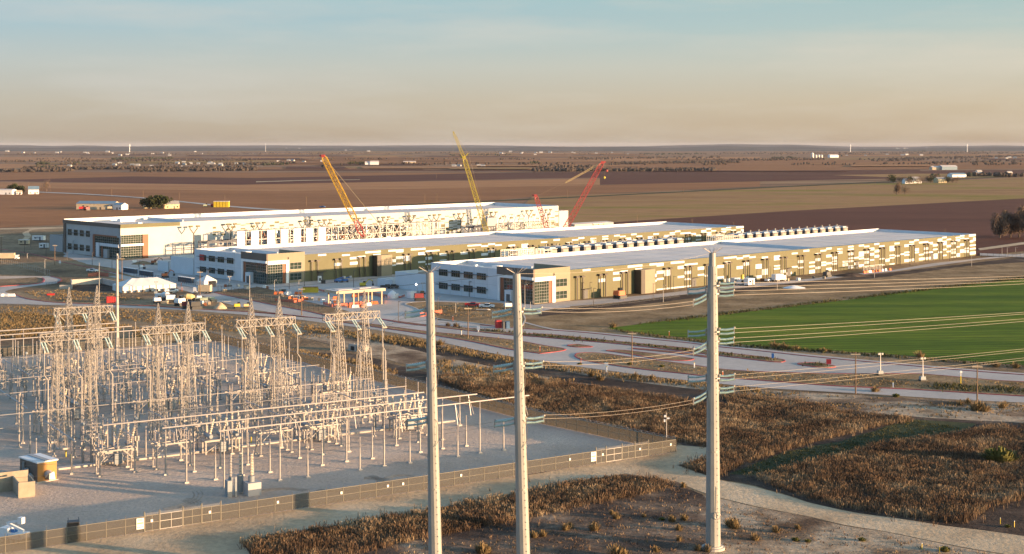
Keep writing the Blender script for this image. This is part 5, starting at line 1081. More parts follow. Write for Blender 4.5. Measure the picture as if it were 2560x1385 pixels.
heap(150, 589, 6, 1.4, 'earth', "low earth heap behind the screen wall of the white hall"); heap(2130, 690, 5, 1.5, 'dark_soil', "dark soil heap on the dirt beyond the ditch", 1.8)
# vehicles
def wheels(t, xs, w, r):
    for x in xs:
        for e in (-1, 1):
            m = MB(); m.tube([(x, e * w / 2 - 0.13 * e, r), (x, e * w / 2 + 0.1 * e, r)], r, 12); wh = m.build("wheel", M['tyre'], t)
            m = MB(); m.tube([(x, e * w / 2 + 0.1 * e, r), (x, e * w / 2 + 0.13 * e, r)], r * 0.55, 8); m.build("rim", M['galv'], wh)
def pickup(label, px, py, rz, col, box='black'):
    t = thing("pickup_truck", label, "pickup truck", G(px, py), rz); m = MB()
    m.box((0, 0, 0.5), (5.5, 1.95, 0.55)); m.box((1.9, 0, 1.05), (1.6, 1.85, 0.2), None, 0.95)
    for y in (-0.92, 0.92): m.box((-1.75, y, 1.05), (2.0, 0.1, 0.3))
    m.box((-2.7, 0, 1.05), (0.1, 1.85, 0.3)); m.build("body", M[col], t)
    m = MB(); m.box((0.25, 0, 1.05), (2.0, 1.8, 0.62), None, 0.84); m.build("window", M['car_glass'], t); m = MB(); m.box((0.2, 0, 1.67), (1.6, 1.45, 0.08)); m.build("cab_roof", M[col], t)
    wheels(t, (-1.7, 1.75), 1.9, 0.42); m = MB(); m.box((2.76, -0.65, 0.75), (0.06, 0.35, 0.2)); m.build("headlight", M['white'], t); m = MB(); m.box((2.76, 0.65, 0.75), (0.06, 0.35, 0.2)); m.build("headlight", M['white'], t)
    return t
pickup("red pickup parked on the verge before the nearest hall", 1181, 767, -0.15, 'red'); pickup("white and dark pickup parked right of the red one", 1217, 770, -0.25, 'white')
pickup("black pickup parked by the screen wall of the nearest hall", 968, 721, 0.4, 'black'); pickup("second black pickup by the screen wall, nearer the lamp", 983, 721, 0.5, 'black')
pickup("white pickup parked before the white marquee wall", 429, 731, 0.3, 'white'); pickup("small dark pickup far away on the farm road", 806, 519, -0.3, 'blue')
pickup("white pickup standing by the boxes on the drive of the nearest hall", 1925, 704, 0.75, 'white'); pickup("grey pickup near the fence at the pale yard", 231, 680, -0.4, 'white')
def lorry(label, px, py, rz, cab, box, L, bh, name="box_truck", cat="truck"):
    t = thing(name, label, cat, G(px, py), rz); m = MB(); m.box((L / 2 + 1.1, 0, 0.6), (2.0, 2.3, 2.0), None, 0.9); cb_ = m.build("cab", M[cab], t); m = MB(); m.box((L / 2 + 2.02, 0, 1.5), (0.12, 2.0, 0.8)); m.build("windscreen", M['car_glass'], cb_)
    m = MB(); m.box((-0.1, 0, 0.95), (L, 2.45, bh)); m.build("box_body", M[box], t); m = MB(); m.box((0.4, 0, 0.55), (L + 2.4, 1.4, 0.4)); m.build("chassis", M['black'], t); wheels(t, (-L / 2 + 0.8, -L / 2 + 2.0, L / 2 + 1.1), 2.3, 0.5); return t
lorry("truck with a tan box body standing on the drive beside the small white tent", 512, 734, 3.0, 'white', 'tan', 5.0, 2.6); lorry("long pale semi-trailer truck at the left edge of the shaded road", 10, 650, 0.1, 'white', 'tan', 11, 2.7)
lorry("white truck parked on the drive far along the nearest hall", 1944, 704, 0.75, 'white', 'white', 5.5, 2.4)
def trailer(label, px, py, rz, col, L=6.0, h=2.5, name="site_trailer"):
    return kit(name, label, "trailer", G(px, py), rz, [("cabin", col, [((0, 0, 0.5), (L, 2.4, h))]), ("roof", 'white', [((0, 0, 0.5 + h), (L + 0.2, 2.6, 0.15))]), ("door", 'shade_grey', [((L * 0.2, -1.23, 0.55), (0.9, 0.06, 2.0))]), ("window", 'car_glass', [((-L * 0.2, -1.23, 1.5), (1.2, 0.06, 0.7))]), ("skid", 'black', [((0, 0, 0.1), (L * 0.8, 1.8, 0.4))])])
tt = trailer("white site office with dark lettering by the screen wall of the white hall", 97, 602, -0.25, 'white', 8, 2.6)
trailer("long tan container left of the white site office", 60, 612, -0.1, 'tan', 6.2, 2.4); trailer("white box container in front of the white site office", 110, 621, -0.3, 'white', 5.0, 2.4)
trailer("white site trailer on the drive right of the tall steel pole", 1838, 711, 0.7, 'white', 3.5, 2.2); trailer("small white trailer beside a yellow lift on the drive", 1852, 713, 0.7, 'white', 2.6, 1.8); trailer("blue and white trailer on the drive near the yellow lift", 1873, 714, 0.75, 'white', 4.5, 2.5)
trailer("white plant trailer on the grass right of the big equipment cluster", 462, 751, 0.2, 'white', 2.2, 1.0)
m = MB()
for i in range(7): m.box((-2.2 + i * 0.62, -1.26, 1.75), (0.36, 0.03, 0.55 if i % 3 else 0.8))
m.build("lettering", M['sign_ink'], tt)
def mixer(label, px, py, rz, drum):
    t = lorry(label, px, py, rz, 'white', 'black', 4.6, 0.3, "concrete_mixer", "mixer truck"); m = MB(); m.tube([(-2.2, 0, 2.7), (-1.4, 0, 2.5), (0.4, 0, 2.2), (1.9, 0, 2.0)], [0.5, 1.1, 1.25, 0.6], 12); m.build("drum", M[drum], t); m = MB(); m.bar((-2.2, 0, 2.9), (-3.0, 0, 1.4), 0.4); m.build("chute", M['galv'], t)
mixer("concrete mixer truck with a tan drum on the bare ground", 475, 757, 0.3, 'drum'); mixer("white concrete mixer at the left of the equipment cluster", 412, 752, 2.6, 'white')
def excavator(label, px, py, rz, col, arm=True, s=1.0):
    pr = [("track", 'black', [((0, -0.9, 0), (2.8, 0.5, 0.8), 0.85), ((0, 0.9, 0), (2.8, 0.5, 0.8), 0.85)]), ("house", col, [((-0.3, 0, 0.85), (2.4, 2.0, 1.1), 0.9)]), ("cab", 'car_glass', [((0.6, 0.5, 0.95), (1.1, 0.9, 1.6), 0.85)])]
    if arm: pr += [("boom", col, [], [([(0.8, -0.2, 1.6), (2.4, -0.2, 3.4), (4.0, -0.2, 2.6)], 0.2)]), ("bucket", 'black', [((4.1, -0.2, 0.6), (0.7, 0.8, 0.9))], [([(4.0, -0.2, 2.6), (4.1, -0.2, 1.3)], 0.15)])]
    t = kit("excavator" if arm else "skid_loader", label, "excavator" if arm else "loader", G(px, py), rz, pr); t.scale = (s, s, s); return t
excavator("orange excavator on the lot behind the white marquee", 413, 694, 0.6, 'orange'); excavator("dark red loader on the ground among white machines", 468, 771, 0.3, 'dark_red', False, 1.3); excavator("black loader with tan details right of the dark red loader", 490, 773, 0.5, 'black', False, 1.5)
excavator("small dark and yellow loader right of the sand cone", 594, 771, 0.4, 'yellow', False, 0.9); excavator("small black and tan roller near the third gantry peak", 617, 770, 0.3, 'drum', False, 0.8)
excavator("yellow telehandler on the concrete behind the flat canopy", 908, 718, 0.3, 'yellow', True, 1.0); excavator("orange and black telehandler at the front of the nearest hall", 1550, 746, 0.75, 'orange', False, 1.6); excavator("dark loader on the verge far along the nearest hall", 2068, 692, 0.7, 'shade_grey', False, 1.2)
excavator("dark red equipment carrier near the round grass corner", 1050, 752, 0.2, 'dark_red', False, 1.5); excavator("rusty loader by the pale earth heap at the white hall", 385, 661, 0.3, 'rust', True, 1.0); excavator("white loader by the low verge near the middle steel pole", 1272, 772, 0.3, 'white', False, 1.1)
excavator("white machine in the middle of the equipment cluster", 430, 756, 0.3, 'white', False, 1.5); excavator("white and black loader right of the white concrete mixer", 452, 764, 0.9, 'white', False, 1.4); excavator("small white trencher left in the equipment cluster", 395, 758, 0.5, 'white', False, 1.1)
def lift(label, px, py, rz, col):
    kit("boom_lift", label, "lift", G(px, py), rz, [("base", col, [((0, 0, 0.5), (3.0, 2.0, 0.8))]), ("wheel", 'tyre', [((x, y, 0), (0.8, 0.35, 0.8)) for x in (-1.1, 1.1) for y in (-0.95, 0.95)]), ("boom", col, [], [([(-1.2, 0, 1.4), (2.2, 0, 2.2)], 0.22)]), ("basket", 'galv', [((2.6, 0, 1.7), (0.9, 1.6, 0.9))])])
lift("bright blue boom lift parked at the middle hall front", 846, 706, 0.5, 'blue'); lift("second bright blue boom lift, right of the other", 862, 705, 0.2, 'blue')
kit("scissor_mast", "upright yellow lift mast on the drive of the nearest hall", "lift", G(1856, 709), 0.7, [("mast", 'yellow', [((0, 0, 0.5), (0.9, 1.0, 3.4))]), ("base", 'black', [((0, 0, 0), (1.8, 1.2, 0.5))])])
kit("white_unit", "white upright unit beside a black bin at the middle hall front", "cabinet", G(799, 705), 0.4, [("body", 'white', [((0, 0, 0), (1.4, 1.4, 2.6))]), ("louvre", 'shade_grey', [((0, -0.72, 0.6), (0.9, 0.05, 1.2))])]); kit("black_bin", "black wheeled bin right of the white upright unit", "bin", G(808, 709), 0.4, [("bin", 'black', [((0, 0, 0), (1.5, 1.5, 1.5), 1.1)]), ("lid", 'shade_grey', [((0, 0, 1.5), (1.7, 1.7, 0.1))])])
kit("post_rack", "row of white posts under a rail on the drive far along the nearest hall", "rack", G(2181, 676), BANG, [("post", 'steel_white', [((-8 + i * 1.25, 0, 0), (0.3, 0.3, 2.3)) for i in range(14)]), ("rail", 'steel_white', [((0.2, 0, 2.3), (17, 0.5, 0.3))])])
for i, (px, py, lb) in enumerate(((505, 757, "green-grey tank trailer lying on the bare ground"),)):
    kit("tank_trailer", lb, "tank", G(px, py), 0.12, [("tank", 'green_tank', [], [([(-2.4, 0, 1.2), (2.4, 0, 1.2)], 0.85)]), ("end_cap", 'black', [], [([(-2.7, 0, 1.2), (-2.41, 0, 1.2)], 0.9), ([(2.41, 0, 1.2), (2.7, 0, 1.2)], 0.9)])])
kit("tank_trailer", "small olive tank right of the green-grey tank", "tank", G(527, 752), 0.1, [("tank", 'green_tank', [], [([(-1.5, 0, 0.9), (1.5, 0, 0.9)], 0.65)]), ("skid", 'black', [((0, 0, 0), (2.4, 0.9, 0.3))])])
kit("material_pile", "pale bundle of sheets lying right of the tanks", "pile", G(558, 755), 0.1, [("sheet", 'galv', [((-1.2, 0, 0), (2.2, 1.4, 0.9), 0.7), ((1.4, 0.3, 0), (2.6, 0.9, 0.4))])])
# portable lighting masts
def light_mast(label, px, py, pt, lit=False, cart=True):
    p = G(px, py); h = (py - pt) / F * p.y; t = thing("light_tower", label, "light tower", p, 0.3); m = MB(); m.tube([(0, 0, 0.9), (0, 0, h)], [0.16, 0.1], 6); m.build("mast", M['galv'], t)
    m = MB(); m.box((-0.1, 0, 0.45), (1.5, 1.0, 0.8), None, 0.85); m.build("generator", M['tank'], t); m = MB(); m.box((0, 0, 0), (1.9, 1.3, 0.45)); m.build("trailer_base", M['black'], t)
    for e in (-1, 1): m = MB(); m.box((e * 0.5, -0.1, h - 0.5), (0.5, 0.3, 0.45)); m.build("floodlight", M['lamp_lit'] if lit and e < 0 else M['steel_white'], t)
m_, n_, l_, b_ = base_mat("lit_floodlight", 0.4); b_.inputs['Emission Color'].default_value = (0.85, 0.93, 1, 1); b_.inputs['Emission Strength'].default_value = 6; M['lamp_lit'] = m_
light_mast("white light tower on the grass beyond the rightmost steel pole", 2201, 938, 882); light_mast("light tower on a wheeled cart in the grass between two timber poles", 2307, 953, 893); light_mast("lit light tower by the screen wall of the nearest hall", 1043, 735, 709, True); light_mast("light tower by the small white tent", 574, 716, 690); light_mast("light tower right of the lit one at the nearest hall", 1057, 735, 706); light_mast("light tower in front of the white marquee", 390, 736, 703)
kit("gas_marker", "tall yellow marker pole with a white cap in the grass", "marker", G(2402, 962), 0, [("pole", 'yellow', [((0, 0, 0), (0.22, 0.22, 2.2))]), ("cap", 'white', [((0, 0, 2.2), (0.2, 0.2, 0.9)), ((0, 0, 3.0), (0.6, 0.5, 0.5))])])
def stake(ls, lb, gr, col, h, w=0.14):
    s0 = None
    for px, py in ls:
        if s0 is None: s0 = kit("marker_stake", lb, "stake", G(px, py), 0, [("stake", col, [((0, 0, 0), (w, w * 0.6, h))]), ("tip", 'white' if col != 'white' else 'yellow', [((0, 0, h), (w * 1.02, w * 0.65, h * 0.12))])], gr)
        else: dup(s0, G(px, py), rnd.uniform(-0.5, 0.5))
stake([(2501, 1310), (2536, 1318), (2305, 1374), (2349, 1382)], "yellow marker stake near the sandy track", "yellow stakes by the track", 'yellow', 0.9, 0.09)
stake([(1350, 880), (1673, 842), (1807, 945), (1132, 803), (455, 728), (453, 716), (1452, 910)], "orange marker stake beside the concrete roads", "orange stakes by the roads", 'orange', 1.6, 0.18)
stake([(1736, 921), (1153, 838), (1196, 830), (1516, 930), (2233, 970)], "white marker stake beside the concrete roads", "white stakes by the roads", 'white', 1.4, 0.3)
for px, py, w_, lb in ((1516, 928, 1.0, "white road sign beside the lower road"), (1196, 833, 0.9, "white road sign on the verge right of a timber pole"), (1932, 904, 0.7, "blue road sign at the end of a planted median"), (2072, 919, 1.3, "red and white road sign on the small traffic island"), (150, 663, 1.2, "white road sign by the shaded road at the white hall")):
    kit("road_sign", lb, "sign", G(px, py), -0.3, [("post", 'galv', [((0, 0, 0), (0.1, 0.1, 2.2))]), ("plate", 'red' if 'red' in lb else ('blue' if 'blue' in lb else 'white'), [((0, -0.07, 1.0), (w_, 0.04, 1.3))])])
# retaining basin left of the marquee
bs = thing("retaining_basin", "pale concrete retaining walls of a dug basin beside the marquee", "wall", G(178, 722), 0); o = G(178, 722); m = MB()
for a, b, h in (((180, 722), (178, 713), 2.6), ((178, 713), (256, 709), 2.4), ((256, 709), (300, 720), 2.4), ((150, 722), (178, 722), 1.6)):
    a, b = G(*a), G(*b); d = (b - a).normalized(); m.box((a + b) / 2 - o, ((b - a).length + 0.3, 0.4, h), (d, Vector((-d.y, d.x, 0))))
m.build("wall", M['footing'], bs); m = MB(); c = G(225, 710) - o; m.tube([c + Vector((0, -0.5, 1.3)), c + Vector((0, 0.4, 1.3))], 0.65, 12); m.build("pipe_mouth", M['black'], bs)
sheet("basin_floor", gpts([(178, 722), (180, 713), (256, 709), (298, 720), (290, 728), (190, 728)]), 0.011, M['dark_soil'])
def iron_fence(label, px, h, step, col, mesh=None):
    t = thing("site_fence", label, "fence", G(*px[0])); o = G(*px[0]); m = MB(); r = MB()
    for a, b in zip(px[:-1], px[1:]):
        a, b = G(*a), G(*b); d = (b - a).normalized(); L = (b - a).length
        for i in range(int(L / step) + 1): m.bar(a + d * (step * i) - o, a + d * (step * i) - o + Vector((0, 0, h)), 0.10)
        for z in (h * 0.3, h * 0.95): r.bar(a - o + Vector((0, 0, z)), b - o + Vector((0, 0, z)), 0.06)
    m.build("post", M[col], t); r.build("rail", M[col], t)
iron_fence("dark iron fence beside the drive from the small tent to the barriers", [(545, 727), (620, 738), (735, 771), (800, 778)], 2.2, 2.6, 'black'); iron_fence("fence of pale posts around the pale yard at the left edge", [(-20, 653), (60, 671), (127, 690)], 2.6, 3.2, 'gal_post')
iron_fence("dark railing on top of the basin wall", [(117, 717), (143, 712), (177, 701)], 1.6, 1.2, 'black'); iron_fence("low wire fence along the ditch of the nearest hall", [(1392, 783), (1480, 771), (1640, 751), (1700, 743)], 1.3, 3.0, 'shade_grey'); iron_fence("dark fence beyond the far end of the nearest hall", [(2440, 641), (2520, 644), (2600, 640)], 2.2, 3.0, 'black')
iron_fence("wire fence in front of the toilets by the marquee", [(335, 690), (430, 703), (500, 718)], 1.8, 2.4, 'shade_grey')
# trucks behind the yard fence, bottom left
tb = G(46, 1357); bt = lorry("white bucket truck with a folded boom behind the bottom left fence", 46, 1357, 2.75, 'white', 'white', 2.8, 0.9, "bucket_truck", "bucket truck"); bt.scale = (0.85, 0.85, 0.85)
m = MB(); m.bar((-1.2, 0, 2.2), (2.4, 0.1, 3.3), 0.42); m.bar((2.4, 0.1, 3.3), (-0.6, 0.3, 4.1), 0.36); m.build("boom", M['white'], bt); m = MB(); m.box((-0.9, 0.3, 3.6), (0.9, 0.9, 1.1)); m.build("bucket", M['white'], bt); m = MB(); m.box((0.9, 0, 1.85), (0.8, 1.0, 0.5)); m.build("turret", M['blue'], bt)
ut = lorry("dark utility truck with a rear rack behind the bottom left fence", 184, 1348, 1.9, 'black', 'shade_grey', 2.8, 0.9, "utility_truck", "truck"); ut.scale = (0.85, 0.85, 0.85)
m = MB(); m.bar((-1.2, -0.9, 1.8), (-1.2, -0.9, 3.4), 0.15); m.bar((-1.2, 0.9, 1.8), (-1.2, 0.9, 3.4), 0.15); m.bar((-1.3, -0.9, 3.3), (2.2, -0.9, 3.3), 0.14); m.bar((-1.3, 0.9, 3.3), (2.2, 0.9, 3.3), 0.14); m.build("ladder_rack", M['black'], ut)
cul = kit("culvert_head", "grey concrete culvert head in the grassy ditch behind the substation", "culvert", G(890, 878), -0.55, [("head_wall", 'footing', [((0, 0, 0), (5, 0.5, 2.0)), ((2.6, 1.2, 0), (0.4, 2.6, 1.7)), ((-2.6, 1.2, 0), (0.4, 2.6, 1.7))]), ("opening", 'black', [((-1.1, -0.28, 0.2), (1.3, 0.06, 1.2)), ((1.1, -0.28, 0.2), (1.3, 0.06, 1.2))])])

# stacked material, drums and crates lying about the site
pq = random.Random(9); pk = [('tan', "tan pallet stack"), ('galv', "grey bundle of pipes"), ('rust', "rust brown bundle of bars"), ('white', "white wrapped pallet"), ('shade_grey', "dark covered pallet"), ('block', "pallet of pale blocks")]
ZN = [("between the canopy and the timber pole", 690, 840, 738, 760, 16), ("around the equipment beside the sand heap", 385, 540, 752, 768, 12), ("on the lot by the middle hall end", 560, 720, 716, 730, 9), ("by the white hall corner", 330, 425, 655, 676, 9), ("on the drive of the nearest hall", 1860, 2060, 706, 694, 6)]
for zi, (where, x0, x1, y0, y1, n) in enumerate(ZN):
    for i in range(n):
        mt, nm = pk[(i * 5 + zi) % 6]; px = pq.uniform(x0, x1); py = (y0 + (y1 - y0) * (px - x0) / (x1 - x0) + pq.uniform(-3, 3)) if zi in (0, 4) else pq.uniform(y0, y1)
        m = MB(); w_ = pq.uniform(0.9, 2.2)
        for k in range(3): m.box((pq.uniform(-0.1, 0.1), 0, 0.12 + 0.32 * k), (w_, 1.1, 0.30))
        m.box((0, 0, 0), (w_, 1.15, 0.12)); o = m.build("material_stack", M[mt], None, False, G(px, py)); o.rotation_euler = (0, 0, pq.uniform(0, 3)); tag(o, nm + " " + where, "stack", nm + "s " + where)
# ------------------------------------------------------------------ cranes
M['crane_yellow'] = mat("crane_yellow", (0.48, 0.28, 0.02), 0.5, var=0.05); M['crane_lemon'] = mat("crane_lemon", (0.42, 0.33, 0.04), 0.5, var=0.05); M['crane_red'] = mat("crane_red", (0.40, 0.06, 0.05), 0.5, var=0.05); M['cable'] = mat("cable", (0.30, 0.22, 0.12), 0.6)
def boom(t, name, a, b, w0, w1, n, m, r=0.27):
    mb = MB(); d = (Vector(b) - Vector(a)).normalized(); side = Vector((0, 1, 0)); up = d.cross(side).normalized(); side = up.cross(d)
    a, b = Vector(a), Vector(b); prev = None
    for i in range(n + 1):
        f = i / n; c = a.lerp(b, f); w = w0 + (w1 - w0) * f
        if i in (0, n): w *= 0.45
        q = [c + up * (e * w / 2) + side * (g * w / 2) for e, g in ((-1, -1), (1, -1), (1, 1), (-1, 1))]
        if prev:
            for k in range(4):
                mb.bar(prev[k], q[k], r * 1.25); j = (k + 1) % 4; mb.bar(prev[k] if i % 2 else prev[j], q[j] if i % 2 else q[k], r * 0.8); mb.bar(q[k], q[j], r * 0.7)
        prev = q
    return mb.build(name, M[m], t)
def crane(label, foot, tip, Y, w, m, n, root_mat=None, pend=None, jib=None, back=None, hook=None):
    f = P(*foot, Y); base = Vector((f.x, Y, 0)); t = thing("crawler_crane", label, "crane", base); a = f - base; b = P(*tip, Y) - base
    if root_mat:
        k = a.lerp(b, 0.2); boom(t, "boom_foot", a, k, w * 0.9, w, 3, root_mat); boom(t, "boom", k, b, w, w * 0.9, n, m)
    else: boom(t, "boom", a, b, w, w * 0.8, n, m)
    q = MB(); q.box(b - Vector((0, 0, 0.8)), (2.0, 2.2, 1.6)); q.bar(b, b + Vector((-2.2 if tip[0] < foot[0] else 2.2, 0, 0.4)), 0.8); q.build("boom_head", M[root_mat or m], t)
    q = MB(); q.box((0, -2.2, 0), (7, 1.1, 1.5)); q.box((0, 2.2, 0), (7, 1.1, 1.5)); q.build("track", M['black'], t)
    q = MB(); s = 1 if tip[0] < foot[0] else -1; q.box((s * 2.5, 0, 1.6), (8, 3.4, 2.6)); q.box((s * 6.5, 0, 1.7), (1.6, 4.2, 3.0)); q.build("house", M[m], t); q = MB(); q.box((-s * 1.8, -2.4, 1.8), (1.8, 1.3, 2.3)); q.build("cab", M['car_glass'], t)
    c = MB()
    if pend:
        p = P(*pend, Y) - base
        for y in (-0.7, 0.7): c.tube([b + Vector((0, y, 0)), p + Vector((0, y, 0))], 0.09, 4)
    if jib:
        j = P(*jib, Y) - base; boom(t, "jib", b, j, w * 0.62, w * 0.35, 9, m, 0.17); st = b + Vector((2.6, 0, 2.6)); q = MB(); q.bar(b, st, 0.5); q.build("jib_strut", M[m], t)
        c.tube([j, st], 0.07, 4); c.tube([st, a.lerp(b, 0.1) + Vector((1.5, 0, 0))], 0.07, 4); c.tube([j, j + Vector((-0.2, 0, -13))], 0.05, 4)
    if back:
        j = P(*back, Y) - base; boom(t, "back_mast", j, b, 0.75, 1.0, 12, 'drum', 0.13); c.tube([j, P(1345, 488, Y) - base], 0.05, 4)
    if hook:
        for (hx, hy, mt) in hook: h = P(hx, hy, Y) - base; c.tube([b + Vector((0.9, 0, 0)), h], 0.05, 4); q = MB(); q.lathe(h - Vector((0, 0, 1.6)), [(0.2, 0), (0.7, 0.5), (0.7, 1.2), (0.3, 1.6)], 8); q.build("hook_block", M[mt], t)
    if c.v: c.build("cable", M['cable'], t)
crane("orange-yellow lattice crane leaning left over the white hall, red at its foot", (909, 592), (808, 390), 800, 3.1, 'crane_yellow', 22, 'crane_red', (953, 566), None, None, [(806, 412, 'black')])
crane("lemon yellow lattice crane with a steep jib that rises above the horizon", (1222, 598), (1160, 394), 845, 2.8, 'crane_lemon', 22, None, None, (1133, 329))
crane("tall red lattice crane leaning right with a pale back mast", (1404, 588), (1506, 406), 885, 3.3, 'crane_red', 22, None, None, None, (1413, 457), [(1511, 441, 'yellow'), (1517, 424, 'crane_red')])
crane("short red lattice crane beside the tall red one", (1374, 590), (1339, 489), 880, 2.9, 'crane_red', 12)
# ------------------------------------------------------------------ trees, farms, far woods
M['oak'] = ground_mat("oak_leaf", [(0.3, (0.018, 0.026, 0.010)), (0.5, (0.045, 0.055, 0.020)), (0.7, (0.085, 0.085, 0.035))], 0.25, 1.0, 0.3, 0)
M['bare_twig'] = ground_mat("bare_twig", [(0.3, (0.10, 0.07, 0.05)), (0.7, (0.22, 0.155, 0.11))], 0.2, 1.0, 0.25, 0)
M['bark'] = mat("bark", (0.12, 0.085, 0.06), 0.9, var=0.2)
M['bush_green'] = ground_mat("bush_leaf", [(0.3, (0.07, 0.08, 0.02)), (0.7, (0.20, 0.18, 0.06))], 0.8, 2.0, 0.3, 0)
def crown_mesh(r, h, n, size, seed, lobes=7, twiggy=False):
    q = random.Random(seed); mb = MB(); ls = []
    for i in range(lobes):
        a = q.uniform(0, 6.28); d = q.uniform(0.15, 0.7) * r; ls.append((d * math.cos(a), d * math.sin(a), q.uniform(0.35, 0.8) * h, q.uniform(0.32, 0.55) * r))
    for i in range(n):
        cx_, cy_, cz_, rr = ls[q.randrange(lobes)]; v = Vector((q.gauss(0, 1), q.gauss(0, 1), q.gauss(0, 1))).normalized() * rr * (q.random() ** 0.4); c = Vector((cx_, cy_, cz_)) + Vector((v.x, v.y, v.z * 0.75 * h / r))
        if c.z < h * 0.14: continue
        u = Vector((q.gauss(0, 1), q.gauss(0, 1), q.gauss(0, 1) + (1.6 if twiggy else 0))).normalized(); w = u.orthogonal().normalized(); w.rotate(Matrix.Rotation(q.uniform(0, 6.28), 3, u)); s = size * q.uniform(0.6, 1.3)
        mb.quad(c - u * s, c + w * s * (0.12 if twiggy else 0.6), c + u * s, c - w * s * (0.12 if twiggy else 0.7))
    return mb
def trunk_mesh(h, r, seed, limbs=5, spread=0.5):
    q = random.Random(seed); mb = MB(); mb.tube([(0, 0, 0), (0, 0, h * 0.35), (q.uniform(-0.3, 0.3), 0, h * 0.7)], [r, r * 0.75, r * 0.3], 7)
    for i in range(limbs):
        a = 6.28 * i / limbs + q.uniform(-0.4, 0.4); z = h * q.uniform(0.2, 0.4); e = Vector((math.cos(a) * h * spread * q.uniform(0.5, 1), math.sin(a) * h * spread * q.uniform(0.5, 1), h * q.uniform(0.6, 0.95))); mb.tube([(0, 0, z), Vector((e.x * 0.5, e.y * 0.5, (z + e.z) / 2 + 0.3)), e], [r * 0.5, r * 0.3, r * 0.08], 5)
    return mb
def tree(name, label, px, py, h, r, seed, kind='oak', group=None, n=900):
    t = thing(name, label, "tree", G(px, py), 0, group)
    bare = kind == 'bare_twig'
    trunk_mesh(h, max(0.25, h * 0.03), seed, 8 if bare else 5).build("trunk", M['bark'], t)
    crown_mesh(r, h, n, h * (0.10 if bare else 0.075), seed, 9, bare).build("crown", M[kind], t); return t
for i, (px, py, h) in enumerate(((361, 521, 9), (376, 522, 11), (392, 522, 12), (408, 522, 12), (421, 521, 10), (398, 516, 11))):
    tree("oak_tree", "dark round oak in the clump beside the pale yellow farmhouse", px, py, h, 6.0, 20 + i, 'oak', "oaks beside the yellow farmhouse")
for i, (px, py, h) in enumerate(((22, 484, 10), (38, 484, 12), (52, 484, 10))): tree("oak_tree", "dark oak behind the white sheds at the left edge", px, py, h, 7.5, 40 + i, 'oak', "oaks at the left edge farm")
tree("bare_tree", "bare spindly tree right of the white gabled house", 116, 481, 17, 7, 50, 'bare_twig', None, 160)
for i, (px, py, h) in enumerate(((2500, 596, 15), (2526, 594, 18), (2548, 594, 19), (2572, 597, 18), (2592, 594, 17))): tree("bare_tree", "bare brown tree in the row at the right edge behind the nearest hall", px, py, h, 7.0, 60 + i, 'bare_twig', "bare trees at the right edge", 1500)
tree("bare_tree", "big pale bare tree standing alone in the tan field at the right", 2242, 487, 15, 7, 70, 'bare_twig', None, 900); tree("bare_tree", "lower bare bush tree right of the lone pale tree", 2262, 486, 10, 7, 71, 'bare_twig', None, 400)
for i in range(16):
    px = 2222 + i * 11.5; tree("farm_tree", "bare or dark tree around the distant farmhouses at the right", px + rnd.uniform(-4, 4), 460 - rnd.uniform(0, 4) - (2 if i > 9 else 0), rnd.uniform(9, 14), 8, 80 + i, 'oak' if i % 4 == 1 else 'bare_twig', "trees around the right hand farm", 420)
for i in range(6): tree("farm_tree", "dark tree in the clump left of small white houses on the plain", 872 + i * 7, 412 + (i % 2), rnd.uniform(10, 14), 8, 100 + i, 'oak', "trees in the clump on the plain", 220)
def gable(label, px, py, L, W, H, rh, rz, wall, roof, name="farm_building", cat="building", group=None, parts=True):
    t = thing(name, label, cat, G(px, py), rz, group); m = MB(); m.box((0, 0, 0), (L, W, H)); m.quad((-L / 2, -W / 2, H), (-L / 2, W / 2, H), (-L / 2, 0, H + rh)); m.quad((L / 2, -W / 2, H), (L / 2, W / 2, H), (L / 2, 0, H + rh)); m.build("wall", M[wall], t)
    m = MB(); e = 0.4; th = 0.18
    for s in (-1, 1): m.quad((-L / 2 - e, s * (W / 2 + e), H - 0.05), (L / 2 + e, s * (W / 2 + e), H - 0.05), (L / 2 + e, 0, H + rh + th), (-L / 2 - e, 0, H + rh + th))
    m.build("roof", M[roof], t)
    if parts:
        m = MB(); m.box((L * 0.15, -W / 2 - 0.03, 0.05), (1.4, 0.06, 2.3)); m.build("door", M['shade_grey'], t)
        for x in (-0.3, 0.36): m = MB(); m.box((L * x, -W / 2 - 0.03, 1.0), (1.5, 0.06, 1.2)); m.build("window", M['car_glass'], t)
    return t
M['blue_roof'] = mat("blue_roof", (0.16, 0.24, 0.30), 0.5); M['pale_yellow'] = mat("pale_yellow_wall", (0.62, 0.52, 0.30), 0.7); M['grey_roof'] = mat("grey_roof", (0.30, 0.28, 0.26), 0.7)
gable("long metal barn with a blue-grey roof beyond the white hall", 246, 523, 36, 16, 5.5, 2.0, -0.12, 'tan', 'blue_roof'); gable("smaller white barn with a blue roof right of the long barn", 296, 524, 14, 10, 4.5, 1.8, -0.35, 'white', 'blue_roof')
gable("pale yellow farmhouse half hidden by dark oaks", 427, 521, 14, 9, 4, 3, 0.5, 'pale_yellow', 'grey_roof'); gable("low pale yellow shed in front of the dark oaks", 406, 521, 9, 5, 3.2, 0.6, 0.1, 'pale_yellow', 'tan'); gable("little yellow shed at the left end of the dark oaks", 371, 521, 9, 6, 3.0, 0.8, 0.1, 'pale_yellow', 'grey_roof')
gable("long white shed at the far left edge below dark oaks", 14, 486, 22, 12, 5.5, 1.0, -0.1, 'white', 'roof'); gable("white gabled house with a blue-grey roof at the left", 84, 485, 12, 11, 5.5, 4, 0.3, 'white', 'blue_roof'); gable("tiny white shed between the left oaks and the gabled house", 48, 486, 6, 6, 3, 2, 0.2, 'white', 'tan')
